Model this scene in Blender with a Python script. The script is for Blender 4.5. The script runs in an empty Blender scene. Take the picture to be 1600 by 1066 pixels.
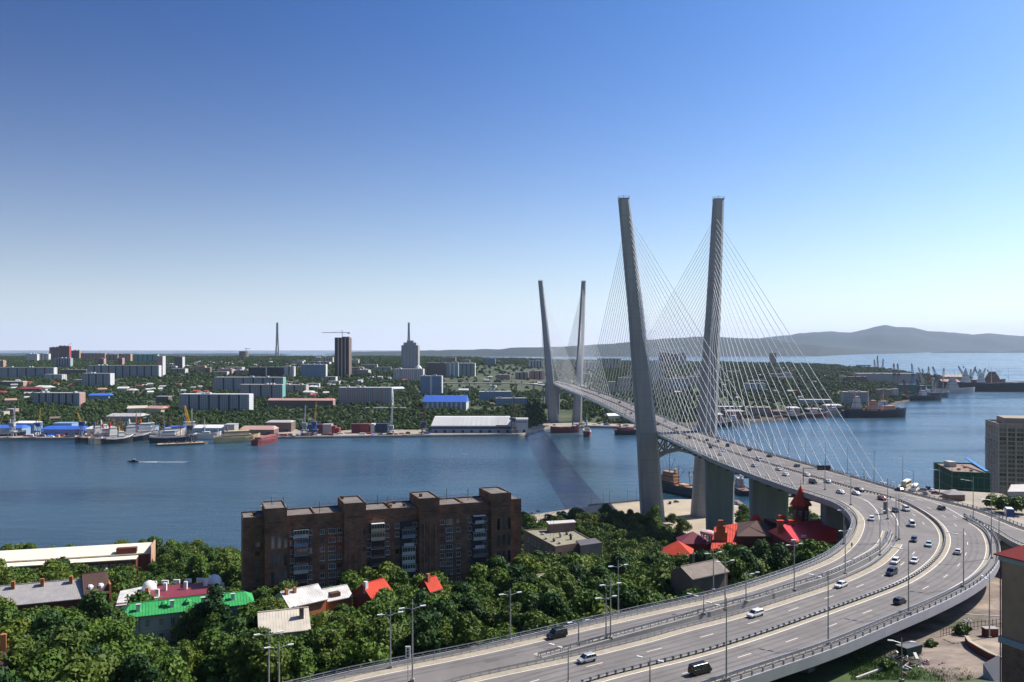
import bpy, math, random, bisect
import numpy as np
from mathutils import Vector, noise
from mathutils.geometry import tessellate_polygon
random.seed(7)
R = random.random
def U(a, b): return a + (b - a) * random.random()
# ---------------------------------------------------------------- camera, sky, sun, exposure
SC = bpy.context.scene
COL = SC.collection
F, EH, CH = 1305.0, 540.0, 126.0          # focal length in px of the 1600 px wide photo, eye-level row, eye height (m)
cam = bpy.data.cameras.new('camera'); camo = bpy.data.objects.new('camera', cam); COL.objects.link(camo)
camo.location = (0, 0, CH); camo.rotation_euler = (math.pi / 2, 0, 0)
cam.sensor_width = 36; cam.lens = F / 1600 * 36; cam.shift_y = 7 / 1600
cam.clip_start = 1; cam.clip_end = 90000
SC.camera = camo
SUN = Vector((0.80, 0.36, 0.92)).normalized()
sl = bpy.data.lights.new('sun', 'SUN'); so = bpy.data.objects.new('sun', sl); COL.objects.link(so)
sl.energy = 5.0; sl.angle = math.radians(0.53); sl.color = (1.0, 0.93, 0.84)
so.rotation_euler = SUN.to_track_quat('Z', 'Y').to_euler(); so.location = (300, 200, 500)
W = bpy.data.worlds.new('World'); SC.world = W; W.use_nodes = True
nt = W.node_tree; nt.nodes.clear()
def N(t, ty, **k):
    n = t.nodes.new(ty)
    for a, b in k.items(): setattr(n, a, b)
    return n
def build_world():
    out = N(nt, 'ShaderNodeOutputWorld'); bg = N(nt, 'ShaderNodeBackground'); bg.inputs[1].default_value = 0.125
    sky = N(nt, 'ShaderNodeTexSky'); sky.sky_type = 'NISHITA'; sky.sun_disc = False
    sky.sun_elevation = math.asin(SUN.z); sky.sun_rotation = math.atan2(SUN.x, SUN.y)
    sky.altitude = 100; sky.air_density = 1.0; sky.dust_density = 1.2; sky.ozone_density = 3.5
    sc1 = N(nt, 'ShaderNodeVectorMath', operation='MULTIPLY'); sc1.inputs[1].default_value = (.138, .139, .146); nt.links.new(sky.outputs[0], sc1.inputs[0])
    gm = N(nt, 'ShaderNodeGamma'); gm.inputs[1].default_value = 1.35; nt.links.new(sc1.outputs[0], gm.inputs[0])
    sc2 = N(nt, 'ShaderNodeVectorMath', operation='SCALE'); sc2.inputs['Scale'].default_value = 6.2; nt.links.new(gm.outputs[0], sc2.inputs[0])
    hs = N(nt, 'ShaderNodeHueSaturation'); hs.inputs['Saturation'].default_value = 1.12; hs.inputs['Value'].default_value = 1.0
    nt.links.new(sc2.outputs[0], hs.inputs['Color'])
    # the air whitens evenly towards the horizon, all round
    tc0 = N(nt, 'ShaderNodeTexCoord'); sp0 = N(nt, 'ShaderNodeSeparateXYZ'); nt.links.new(tc0.outputs['Generated'], sp0.inputs[0])
    ab = N(nt, 'ShaderNodeMath', operation='MAXIMUM'); ab.inputs[1].default_value = 0; nt.links.new(sp0.outputs['Z'], ab.inputs[0])
    e1 = N(nt, 'ShaderNodeMath', operation='MULTIPLY'); e1.inputs[1].default_value = -9.5; nt.links.new(ab.outputs[0], e1.inputs[0])
    e2 = N(nt, 'ShaderNodeMath', operation='EXPONENT'); nt.links.new(e1.outputs[0], e2.inputs[0])
    e3 = N(nt, 'ShaderNodeMath', operation='MULTIPLY'); e3.inputs[1].default_value = .92; nt.links.new(e2.outputs[0], e3.inputs[0])
    mh = N(nt, 'ShaderNodeMix', data_type='RGBA'); mh.inputs[7].default_value = (7.5, 8.1, 8.6, 1); nt.links.new(e3.outputs[0], mh.inputs[0]); nt.links.new(hs.outputs[0], mh.inputs[6])
    # low sea fog lying along the horizon: depends only on the direction in the world
    tc = N(nt, 'ShaderNodeTexCoord'); sep = N(nt, 'ShaderNodeSeparateXYZ'); nt.links.new(tc.outputs['Generated'], sep.inputs[0])
    mp = N(nt, 'ShaderNodeMapping'); mp.inputs['Scale'].default_value = (5, 5, 60); nt.links.new(tc.outputs['Generated'], mp.inputs[0])
    nz = N(nt, 'ShaderNodeTexNoise'); nz.inputs['Scale'].default_value = 2.2; nz.inputs['Detail'].default_value = 6
    nt.links.new(mp.outputs[0], nz.inputs['Vector'])
    ma = N(nt, 'ShaderNodeMath', operation='MULTIPLY_ADD'); ma.inputs[1].default_value = -0.036; nt.links.new(nz.outputs[0], ma.inputs[0]); nt.links.new(sep.outputs['Z'], ma.inputs[2])
    mr = N(nt, 'ShaderNodeMapRange', clamp=True); mr.inputs['From Min'].default_value = -0.006; mr.inputs['From Max'].default_value = 0.006
    mr.inputs['To Min'].default_value = 0.8; mr.inputs['To Max'].default_value = 0
    nt.links.new(ma.outputs[0], mr.inputs[0])
    mx = N(nt, 'ShaderNodeMix', data_type='RGBA'); nt.links.new(mr.outputs[0], mx.inputs[0]); nt.links.new(mh.outputs[2], mx.inputs[6])
    mx.inputs[7].default_value = (6.1, 6.2, 6.8, 1)
    # brighter on the sun's side of the sky (the aureole), darker away from it
    dt = N(nt, 'ShaderNodeVectorMath', operation='DOT_PRODUCT'); dt.inputs[1].default_value = SUN; nt.links.new(tc0.outputs['Generated'], dt.inputs[0])
    def toward(lo, hi, src, dst):
        d_ = N(nt, 'ShaderNodeMapRange', clamp=True); d_.interpolation_type = 'SMOOTHSTEP'; d_.inputs['From Min'].default_value = -.35; d_.inputs['From Max'].default_value = 1.05; d_.inputs['To Min'].default_value = lo; d_.inputs['To Max'].default_value = hi
        nt.links.new(dt.outputs['Value'], d_.inputs[0]); f_ = N(nt, 'ShaderNodeVectorMath', operation='SCALE'); nt.links.new(src, f_.inputs[0]); nt.links.new(d_.outputs[0], f_.inputs['Scale'])
        return f_
    clear = toward(.6, 1.1, hs.outputs[0], None); 
    tm = N(nt, 'ShaderNodeMapRange', clamp=True); tm.inputs['From Min'].default_value = .05; tm.inputs['From Max'].default_value = .85; nt.links.new(dt.outputs['Value'], tm.inputs[0])
    tint = N(nt, 'ShaderNodeMix', data_type='RGBA'); tint.inputs[6].default_value = (.27, .70, 1.02, 1); tint.inputs[7].default_value = (.74, .84, .86, 1); nt.links.new(tm.outputs[0], tint.inputs[0])
    tv = N(nt, 'ShaderNodeVectorMath', operation='MULTIPLY'); nt.links.new(clear.outputs[0], tv.inputs[0]); nt.links.new(tint.outputs[2], tv.inputs[1]); nt.links.new(tv.outputs[0], mh.inputs[6])
    fin = toward(.74, 1.12, mx.outputs[2], None)
    nt.links.new(fin.outputs[0], bg.inputs[0]); nt.links.new(bg.outputs[0], out.inputs[0])
build_world()
SC.view_settings.view_transform = 'Standard'; SC.view_settings.look = 'None'
SC.view_settings.exposure = 0.5; SC.view_settings.gamma = 1.0; SC.view_settings.use_curve_mapping = False
SC.cycles.volume_bounces = 0; SC.cycles.max_bounces = 6; SC.cycles.use_denoising = True
SC.cycles.transparent_max_bounces = 8
# ---------------------------------------------------------------- helpers
def P(u, v, z):
    Y = (CH - z) * F / (v - EH); return Vector(((u - 800) / F * Y, Y, z))
def PY(u, v, Y): return Vector(((u - 800) / F * Y, Y, CH - (v - EH) / F * Y))
def uv(p): return (800 + p[0] / p[1] * F, EH + (CH - p[2]) / p[1] * F)
MATS = {}
def M(name, col, rough=0.8, metal=0.0, var=0.12, sc=0.3, bump=0.0, spec=0.4, obj=0.0, stretch=(1, 1, 1)):
    if name in MATS: return MATS[name]
    m = bpy.data.materials.new(name); m.use_nodes = True; t = m.node_tree; b = t.nodes['Principled BSDF']
    b.inputs['Roughness'].default_value = rough; b.inputs['Metallic'].default_value = metal
    b.inputs['Specular IOR Level'].default_value = spec
    tc = N(t, 'ShaderNodeNewGeometry'); mp = N(t, 'ShaderNodeMapping'); mp.inputs['Scale'].default_value = stretch
    t.links.new(tc.outputs['Position'], mp.inputs[0])
    nz = N(t, 'ShaderNodeTexNoise'); nz.inputs['Scale'].default_value = sc; nz.inputs['Detail'].default_value = 7; nz.inputs['Roughness'].default_value = 0.65
    t.links.new(mp.outputs[0], nz.inputs['Vector'])
    r = N(t, 'ShaderNodeMapRange'); r.inputs['From Min'].default_value = 0.3; r.inputs['From Max'].default_value = 0.7
    r.inputs['To Min'].default_value = 1 - var; r.inputs['To Max'].default_value = 1 + var
    t.links.new(nz.outputs[0], r.inputs[0])
    mul = N(t, 'ShaderNodeVectorMath', operation='SCALE'); mul.inputs[0].default_value = col[:3]
    t.links.new(r.outputs[0], mul.inputs['Scale']); last = mul.outputs[0]
    if obj:
        oi = N(t, 'ShaderNodeObjectInfo'); r2 = N(t, 'ShaderNodeMapRange'); r2.inputs['To Min'].default_value = 1 - obj; r2.inputs['To Max'].default_value = 1 + obj
        t.links.new(oi.outputs['Random'], r2.inputs[0]); m2 = N(t, 'ShaderNodeVectorMath', operation='SCALE')
        t.links.new(last, m2.inputs[0]); t.links.new(r2.outputs[0], m2.inputs['Scale']); last = m2.outputs[0]
    t.links.new(last, b.inputs['Base Color'])
    if bump:
        bp = N(t, 'ShaderNodeBump'); bp.inputs['Strength'].default_value = bump; bp.inputs['Distance'].default_value = 0.1
        n2 = N(t, 'ShaderNodeTexNoise'); n2.inputs['Scale'].default_value = sc * 8; n2.inputs['Detail'].default_value = 4
        t.links.new(tc.outputs['Position'], n2.inputs['Vector']); t.links.new(n2.outputs[0], bp.inputs['Height']); t.links.new(bp.outputs[0], b.inputs['Normal'])
    MATS[name] = m; return m
def tag(o, label=None, cat=None, group=None, kind=None):
    if label: o['label'] = label
    if cat: o['category'] = cat
    if group: o['group'] = group
    if kind: o['kind'] = kind
    return o
def empty(name, loc=(0, 0, 0), rz=0.0):
    o = bpy.data.objects.new(name, None); COL.objects.link(o); o.location = loc; o.rotation_euler.z = rz
    o.empty_display_size = 1; return o
def inst(name, mesh, parent=None, loc=(0, 0, 0), rz=0.0, sc=None):
    o = bpy.data.objects.new(name, mesh); COL.objects.link(o); o.location = loc; o.rotation_euler.z = rz
    if sc is not None: o.scale = sc if hasattr(sc, '__len__') else (sc, sc, sc)
    if parent: o.parent = parent
    return o
def copy_tree(o, parent=None):
    c = o.copy(); COL.objects.link(c); c.parent = parent
    for ch in list(o.children): copy_tree(ch, c)
    return c
class MB:
    def __init__(s): s.v = []; s.f = []; s.mi = []; s.cur = 0
    def mat(s, i): s.cur = i; return s
    def add(s, vs, fs):
        n = len(s.v); s.v += [tuple(p) for p in vs]
        for f in fs: s.f.append([n + i for i in f]); s.mi.append(s.cur)
        return s
    def box(s, x0, x1, y0, y1, z0, z1, rz=0, c=(0, 0)):
        p = [(x, y) for x, y in ((x0, y0), (x1, y0), (x1, y1), (x0, y1))]
        if rz:
            ca, sa = math.cos(rz), math.sin(rz); p = [(c[0] + (x - c[0]) * ca - (y - c[1]) * sa, c[1] + (x - c[0]) * sa + (y - c[1]) * ca) for x, y in p]
        return s.prism(p, z0, z1)
    def prism(s, poly, z0, z1, poly2=None):
        n = len(poly); q = poly2 or poly
        g = lambda z, i: z[i] if hasattr(z, '__len__') else z
        vs = [(x, y, g(z0, i)) for i, (x, y) in enumerate(poly)] + [(x, y, g(z1, i)) for i, (x, y) in enumerate(q)]
        fs = [[i, (i + 1) % n, n + (i + 1) % n, n + i] for i in range(n)]
        fs.append(list(range(n - 1, -1, -1))); fs.append(list(range(n, 2 * n)))
        return s.add(vs, fs)
    def tube(s, a, b, r, r2=None, n=6, cap=True):
        a = Vector(a); b = Vector(b); d = (b - a)
        if d.length < 1e-6: return s
        d.normalize(); x = d.orthogonal().normalized(); y = d.cross(x); r2 = r if r2 is None else r2
        vs = []
        for p, rr in ((a, r), (b, r2)):
            for k in range(n):
                t = 2 * math.pi * k / n; vs.append(p + (x * math.cos(t) + y * math.sin(t)) * rr)
        fs = [[k, (k + 1) % n, n + (k + 1) % n, n + k] for k in range(n)]
        if cap: fs += [list(range(n - 1, -1, -1)), list(range(n, 2 * n))]
        return s.add(vs, fs)
    def bar(s, a, b, w, h):     # rectangular bar from a to b
        a = Vector(a); b = Vector(b); d = (b - a).normalized(); up = Vector((0, 0, 1))
        x = d.cross(up)
        x = Vector((1, 0, 0)) if x.length < 1e-3 else x.normalized()
        y = x.cross(d).normalized(); vs = []
        for p in (a, b):
            for sx, sy in ((-1, -1), (1, -1), (1, 1), (-1, 1)): vs.append(p + x * sx * w / 2 + y * sy * h / 2)
        return s.add(vs, [[0, 1, 2, 3], [7, 6, 5, 4], [0, 4, 5, 1], [1, 5, 6, 2], [2, 6, 7, 3], [3, 7, 4, 0]])
    def lathe(s, prof, c=(0, 0, 0), n=12):
        vs = []
        for r, z in prof:
            for k in range(n):
                t = 2 * math.pi * k / n; vs.append((c[0] + r * math.cos(t), c[1] + r * math.sin(t), c[2] + z))
        fs = [[j * n + k, j * n + (k + 1) % n, (j + 1) * n + (k + 1) % n, (j + 1) * n + k] for j in range(len(prof) - 1) for k in range(n)]
        fs += [list(range(n - 1, -1, -1)), [(len(prof) - 1) * n + k for k in range(n)]]
        return s.add(vs, fs)
    def loft(s, secs, close=True):    # secs: list of closed rings of equal size
        n = len(secs[0]); vs = [p for r in secs for p in r]
        fs = [[j * n + k, j * n + (k + 1) % n, (j + 1) * n + (k + 1) % n, (j + 1) * n + k] for j in range(len(secs) - 1) for k in range(n)]
        if close: fs += [list(range(n - 1, -1, -1)), [(len(secs) - 1) * n + k for k in range(n)]]
        return s.add(vs, fs)
    def mesh(s, name, mats, org=(0, 0, 0), smooth=False):
        me = bpy.data.meshes.new(name)
        vs = s.v if tuple(org) == (0, 0, 0) else [(x - org[0], y - org[1], z - org[2]) for x, y, z in s.v]
        me.from_pydata(vs, [], s.f)
        for m in (mats if isinstance(mats, (list, tuple)) else [mats]): me.materials.append(m)
        if any(s.mi): me.polygons.foreach_set('material_index', s.mi)
        if smooth: me.polygons.foreach_set('use_smooth', [True] * len(s.f))
        me.update(); return me
    def build(s, name, mats, parent=None, org=(0, 0, 0), smooth=False):
        o = inst(name, s.mesh(name, mats, org, smooth), parent)
        if parent is None: o.location = org
        return o
def cat_rom(pts, step=2.5):
    pts = [np.array(p, float) for p in pts]; pts = [2 * pts[0] - pts[1]] + pts + [2 * pts[-1] - pts[-2]]; out = []
    for i in range(1, len(pts) - 2):
        p0, p1, p2, p3 = pts[i - 1:i + 3]; n = max(1, int(np.linalg.norm(p2 - p1) / step))
        for k in range(n):
            t = k / n
            out.append(0.5 * ((2 * p1) + (-p0 + p2) * t + (2 * p0 - 5 * p1 + 4 * p2 - p3) * t * t + (-p0 + 3 * p1 - 3 * p2 + p3) * t ** 3))
    out.append(pts[-2]); return np.array(out)
def smooth(c, it=6):
    c = c.copy()
    for _ in range(it): c[1:-1] = (c[:-2] + 2 * c[1:-1] + c[2:]) / 4
    return c
def resample(c, step):
    d = np.r_[0, np.cumsum(np.linalg.norm(np.diff(c, axis=0), axis=1))]; n = max(2, int(d[-1] / step) + 1); s = np.linspace(0, d[-1], n)
    return np.c_[np.interp(s, d, c[:, 0]), np.interp(s, d, c[:, 1])]
def offs(c, o):
    t = np.gradient(c, axis=0); t /= np.linalg.norm(t, axis=1)[:, None]
    return c + np.c_[-t[:, 1], t[:, 0]] * (np.asarray(o)[:, None] if np.ndim(o) else o)
def sweep(mb, c, off, w, z0, z1, zf):     # box section w wide swept along c at offset off, from zf+z0 to zf+z1
    a = offs(c, off - w / 2); b = offs(c, off + w / 2); secs = []
    for p, q, m in zip(a, b, c):
        z = zf(m[1]); secs.append([(p[0], p[1], z + z0), (q[0], q[1], z + z0), (q[0], q[1], z + z1), (p[0], p[1], z + z1)])
    return mb.loft(secs)
def flat(mb, c, o1, o2, dz, zf):
    a = offs(c, o1); b = offs(c, o2); vs = []
    for p, q, m in zip(a, b, c): vs += [(p[0], p[1], zf(m[1]) + dz), (q[0], q[1], zf(m[1]) + dz)]
    return mb.add(vs, [[2 * i, 2 * i + 1, 2 * i + 3, 2 * i + 2] for i in range(len(c) - 1)])
def fill(mb, poly, z, flip=False):
    tr = tessellate_polygon([[Vector((x, y, 0)) for x, y in poly]])
    zz = z if callable(z) else (lambda y: z)
    vs = [(x, y, zz(y)) for x, y in poly]; fs = []
    for a, b, c in tr:
        ar = (vs[b][0] - vs[a][0]) * (vs[c][1] - vs[a][1]) - (vs[b][1] - vs[a][1]) * (vs[c][0] - vs[a][0])
        f = [a, b, c] if ar > 0 else [a, c, b]
        fs.append(f[::-1] if flip else f)
    return mb.add(vs, fs)
def inside(p, poly):
    x, y = p; r = False; n = len(poly)
    for i in range(n):
        x1, y1 = poly[i]; x2, y2 = poly[i - 1]
        if (y1 > y) != (y2 > y) and x < (x2 - x1) * (y - y1) / (y2 - y1) + x1: r = not r
    return r
# ---------------------------------------------------------------- materials
def mat_brick():
    m = bpy.data.materials.new('brown brick'); m.use_nodes = True; t = m.node_tree; b = t.nodes['Principled BSDF']
    g = N(t, 'ShaderNodeTexCoord'); br = N(t, 'ShaderNodeTexBrick'); br.inputs['Scale'].default_value = 1.0
    mp = N(t, 'ShaderNodeMapping'); mp.inputs['Rotation'].default_value = (math.pi / 2, 0, 0); t.links.new(g.outputs['Object'], mp.inputs[0])
    br.inputs['Brick Width'].default_value = 1.1; br.inputs['Row Height'].default_value = 0.35; br.inputs['Mortar Size'].default_value = 0.03
    br.inputs['Color1'].default_value = (0.215, 0.095, 0.045, 1); br.inputs['Color2'].default_value = (0.12, 0.062, 0.038, 1); br.inputs['Mortar'].default_value = (0.13, 0.09, 0.07, 1)
    t.links.new(mp.outputs[0], br.inputs['Vector'])
    nz = N(t, 'ShaderNodeTexNoise'); nz.inputs['Scale'].default_value = 0.22; nz.inputs['Detail'].default_value = 8; t.links.new(g.outputs['Object'], nz.inputs['Vector'])
    r = N(t, 'ShaderNodeMapRange'); r.inputs['From Min'].default_value = .3; r.inputs['From Max'].default_value = .7; r.inputs['To Min'].default_value = .6; r.inputs['To Max'].default_value = 1.5; t.links.new(nz.outputs[0], r.inputs[0])
    s = N(t, 'ShaderNodeVectorMath', operation='SCALE'); t.links.new(br.outputs[0], s.inputs[0]); t.links.new(r.outputs[0], s.inputs['Scale'])
    t.links.new(s.outputs[0], b.inputs['Base Color']); b.inputs['Roughness'].default_value = .9; return m
BRICK = mat_brick()
GLASS = M('window glass', (0.055, 0.068, 0.08), 0.12, 0, 0.3, 0.5, spec=0.8, obj=.85)
FRAME = M('window frame paint', (0.42, 0.42, 0.41), 0.6, var=.3, sc=.5)
WHITE = M('white paint', (0.72, 0.72, 0.7), 0.55)
CONC = M('concrete', (0.3, 0.29, 0.27), 0.85, var=.15, sc=.15, bump=.2)
CONCP = M('pylon concrete', (0.27, 0.283, 0.29), 0.8, var=.16, sc=.25, stretch=(1, 1, .12))
STEEL = M('galvanised steel', (0.36, 0.37, 0.38), 0.45, 0.5, .15)
STEELD = M('weathered steel', (0.16, 0.16, 0.165), 0.5, 0.4, .2)
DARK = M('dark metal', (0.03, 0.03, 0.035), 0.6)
ASPH = M('asphalt', (0.175, 0.16, 0.15), 0.9, var=.2, sc=.1, bump=.1)
TRACK = M('worn asphalt', (0.13, 0.119, 0.114), 0.8, var=.22, sc=.2)
LINE = M('road paint', (0.72, 0.66, 0.58), 0.7, var=.15, sc=1.5)
DUST = M('dusty shoulder', (0.33, 0.29, 0.22), 0.95, var=.2, sc=.8)
FASC = M('painted girder', (0.34, 0.34, 0.36), 0.6, var=.1, sc=.3)
SAND = M('quay sand', (0.38, 0.32, 0.235), 0.95, var=.18, sc=.06)
YARD0 = M('gravel', (0.27, 0.225, 0.175), 0.95, var=.3, sc=.35, bump=.4)
TAR = M('roofing felt', (0.15, 0.135, 0.12), 0.95, var=.3, sc=.25)
TRUNK = M('bark', (0.07, 0.05, 0.035), 0.95)
def mat_leaf(name, c1, c2, sc=.05):
    m = bpy.data.materials.new(name); m.use_nodes = True; t = m.node_tree; b = t.nodes['Principled BSDF']
    oi = N(t, 'ShaderNodeObjectInfo'); g = N(t, 'ShaderNodeNewGeometry')
    nz = N(t, 'ShaderNodeTexNoise'); nz.inputs['Scale'].default_value = sc; nz.inputs['Detail'].default_value = 5; t.links.new(g.outputs['Position'], nz.inputs['Vector'])
    ad = N(t, 'ShaderNodeMath', operation='ADD'); t.links.new(oi.outputs['Random'], ad.inputs[0]); t.links.new(nz.outputs[0], ad.inputs[1])
    hv = N(t, 'ShaderNodeMapRange'); hv.inputs['From Min'].default_value = .35; hv.inputs['From Max'].default_value = 1.65; t.links.new(ad.outputs[0], hv.inputs[0])
    mx = N(t, 'ShaderNodeMix', data_type='RGBA'); mx.inputs[6].default_value = (*c1, 1); mx.inputs[7].default_value = (*c2, 1); t.links.new(hv.outputs[0], mx.inputs[0])
    t.links.new(mx.outputs[2], b.inputs['Base Color']); b.inputs['Roughness'].default_value = .65; b.inputs['Specular IOR Level'].default_value = .25
    tr = N(t, 'ShaderNodeBsdfTranslucent'); t.links.new(mx.outputs[2], tr.inputs[0]); ms = N(t, 'ShaderNodeMixShader'); ms.inputs[0].default_value = .12
    t.links.new(b.outputs[0], ms.inputs[1]); t.links.new(tr.outputs[0], ms.inputs[2]); t.links.new(ms.outputs[0], t.nodes['Material Output'].inputs[0]); return m
LEAF = mat_leaf('leaves', (0.026, 0.074, 0.008), (0.11, 0.18, 0.017), .12)
LEAF2 = mat_leaf('yellowish leaves', (0.045, 0.085, 0.01), (0.13, 0.175, 0.018), .12)
LEAF3 = mat_leaf('deep green leaves', (0.015, 0.05, 0.01), (0.06, 0.12, 0.02), .12)
LEAFF = mat_leaf('distant leaves', (0.025, 0.065, 0.012), (0.085, 0.135, 0.024), .006)
def mat_ground(name, cols, sc):
    m = bpy.data.materials.new(name); m.use_nodes = True; t = m.node_tree; b = t.nodes['Principled BSDF']; g = N(t, 'ShaderNodeNewGeometry')
    nz = N(t, 'ShaderNodeTexNoise'); nz.inputs['Scale'].default_value = sc; nz.inputs['Detail'].default_value = 9; nz.inputs['Roughness'].default_value = .65; t.links.new(g.outputs['Position'], nz.inputs['Vector'])
    cr = N(t, 'ShaderNodeValToRGB'); t.links.new(nz.outputs[0], cr.inputs[0]); e = cr.color_ramp.elements
    e[0].position = .36; e[0].color = (*cols[0], 1); e[1].position = .68; e[1].color = (*cols[-1], 1)
    for i, c in enumerate(cols[1:-1]): x = e.new(.36 + .32 * (i + 1) / (len(cols) - 1)); x.color = (*c, 1)
    t.links.new(cr.outputs[0], b.inputs['Base Color']); b.inputs['Roughness'].default_value = .95; return m
GRASS = mat_ground('hill ground', [(0.03, 0.06, 0.012), (0.055, 0.095, 0.018), (0.1, 0.1, 0.035)], .08)
GRAVEL = mat_ground('gravel yard', [(.05, .065, .02), (.15, .12, .1), (.24, .19, .15), (.36, .29, .21)], .075)
GFAR = mat_ground('far ground', [(0.015, 0.035, 0.01), (0.035, 0.055, 0.018), (0.06, 0.07, 0.03), (0.14, 0.12, 0.08)], .02)
HILLM = mat_ground('wooded hill', [(0.007, 0.018, 0.016), (0.016, 0.03, 0.024)], .0025)
def mat_water():
    m = bpy.data.materials.new('sea water'); m.use_nodes = True; t = m.node_tree; b = t.nodes['Principled BSDF']; g = N(t, 'ShaderNodeNewGeometry')
    n0 = N(t, 'ShaderNodeTexNoise'); n0.inputs['Scale'].default_value = .004; n0.inputs['Detail'].default_value = 5
    mp0 = N(t, 'ShaderNodeMapping'); mp0.inputs['Scale'].default_value = (.5, 1.6, 1); t.links.new(g.outputs['Position'], mp0.inputs[0]); t.links.new(mp0.outputs[0], n0.inputs['Vector'])
    cr = N(t, 'ShaderNodeValToRGB'); e = cr.color_ramp.elements; e[0].position = .38; e[0].color = (0.012, 0.048, 0.076, 1); e[1].position = .62; e[1].color = (0.027, 0.072, 0.102, 1)
    t.links.new(n0.outputs[0], cr.inputs[0]); t.links.new(cr.outputs[0], b.inputs['Base Color'])
    rr = N(t, 'ShaderNodeMapRange'); rr.inputs['From Min'].default_value = .35; rr.inputs['From Max'].default_value = .65; rr.inputs['To Min'].default_value = .06; rr.inputs['To Max'].default_value = .3
    t.links.new(n0.outputs[0], rr.inputs[0]); t.links.new(rr.outputs[0], b.inputs['Roughness'])
    b.inputs['IOR'].default_value = 1.75
    mp = N(t, 'ShaderNodeMapping'); mp.inputs['Scale'].default_value = (.35, 1, 1); mp.inputs['Rotation'].default_value = (0, 0, .25); t.links.new(g.outputs['Position'], mp.inputs[0])
    n1 = N(t, 'ShaderNodeTexNoise'); n1.inputs['Scale'].default_value = .35; n1.inputs['Detail'].default_value = 6; n1.inputs['Roughness'].default_value = .7; t.links.new(mp.outputs[0], n1.inputs['Vector'])
    bp = N(t, 'ShaderNodeBump'); bp.inputs['Strength'].default_value = 1.0; bp.inputs['Distance'].default_value = .6
    mp3 = N(t, 'ShaderNodeMapping'); mp3.inputs['Scale'].default_value = (.3, 1, 1); mp3.inputs['Rotation'].default_value = (0, 0, -.12); t.links.new(g.outputs['Position'], mp3.inputs[0])
    n3 = N(t, 'ShaderNodeTexNoise'); n3.inputs['Scale'].default_value = .07; n3.inputs['Detail'].default_value = 4; n3.inputs['Roughness'].default_value = .6; t.links.new(mp3.outputs[0], n3.inputs['Vector'])
    b3 = N(t, 'ShaderNodeBump'); b3.inputs['Strength'].default_value = .8; b3.inputs['Distance'].default_value = 2.2; t.links.new(n3.outputs[0], b3.inputs['Height'])
    t.links.new(b3.outputs[0], bp.inputs['Normal'])
    t.links.new(n1.outputs[0], bp.inputs['Height']); t.links.new(bp.outputs[0], b.inputs['Normal']); return m
WATER = mat_water()
# ---------------------------------------------------------------- the ground
TX = [-320, -120, -50, 0, 50, 90, 130, 200, 420]
TY = [40, 110, 135, 160, 190, 230, 280, 330, 400, 450, 510, 2000]
TZ = np.array([[100, 100, 100, 100, 99, 99, 99, 99, 99], [50, 52, 62, 63, 66, 78, 80, 82, 82], [48, 50, 58, 61, 62, 73, 76, 78, 78],
    [50, 53, 58, 60, 57, 62, 66, 70, 70], [48, 50, 53, 53, 54, 58, 58, 59, 60], [43, 44, 45, 45, 47, 56, 57, 58, 56], [36, 38, 38, 38, 38, 42, 53, 54, 50],
    [25, 29, 31, 32, 31, 33, 42, 45, 40], [10, 14, 18, 19, 19, 18, 22, 28, 25], [4, 5, 6, 10, 10, 9, 12, 14, 12], [3] * 9, [3] * 9], float)
def near_z(x, y):
    r = [np.interp(x, TX, row) for row in TZ]; z = float(np.interp(y, TY, r))
    return z
SHX = [-700, -330, -200, -100, 9, 60, 100, 128, 150, 182, 215, 260, 350, 420, 900]
SHY = [440, 462, 492, 520, 604, 640, 660, 668, 668, 632, 680, 660, 640, 640, 600]
def shore(x): return float(np.interp(x, SHX, SHY))
def grid(name, ni, nj, fn, mats, mi=None):
    vs = [fn(i, j) for j in range(nj) for i in range(ni)]
    fs = [[j * ni + i, j * ni + i + 1, (j + 1) * ni + i + 1, (j + 1) * ni + i] for j in range(nj - 1) for i in range(ni - 1)]
    mb = MB(); mb.v = vs; mb.f = fs; mb.mi = [mi(i, j) if mi else 0 for j in range(nj - 1) for i in range(ni - 1)]
    return mb.build(name, mats, smooth=True)
mb = MB(); n = 40
mb.add([(-18000 + 36000 * i / n, -200 + 21600 * j / n, 0) for j in range(n + 1) for i in range(n + 1)], [[j * (n + 1) + i, j * (n + 1) + i + 1, (j + 1) * (n + 1) + i + 1, (j + 1) * (n + 1) + i] for j in range(n) for i in range(n)])
tag(mb.build('water', WATER), kind='structure')
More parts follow.
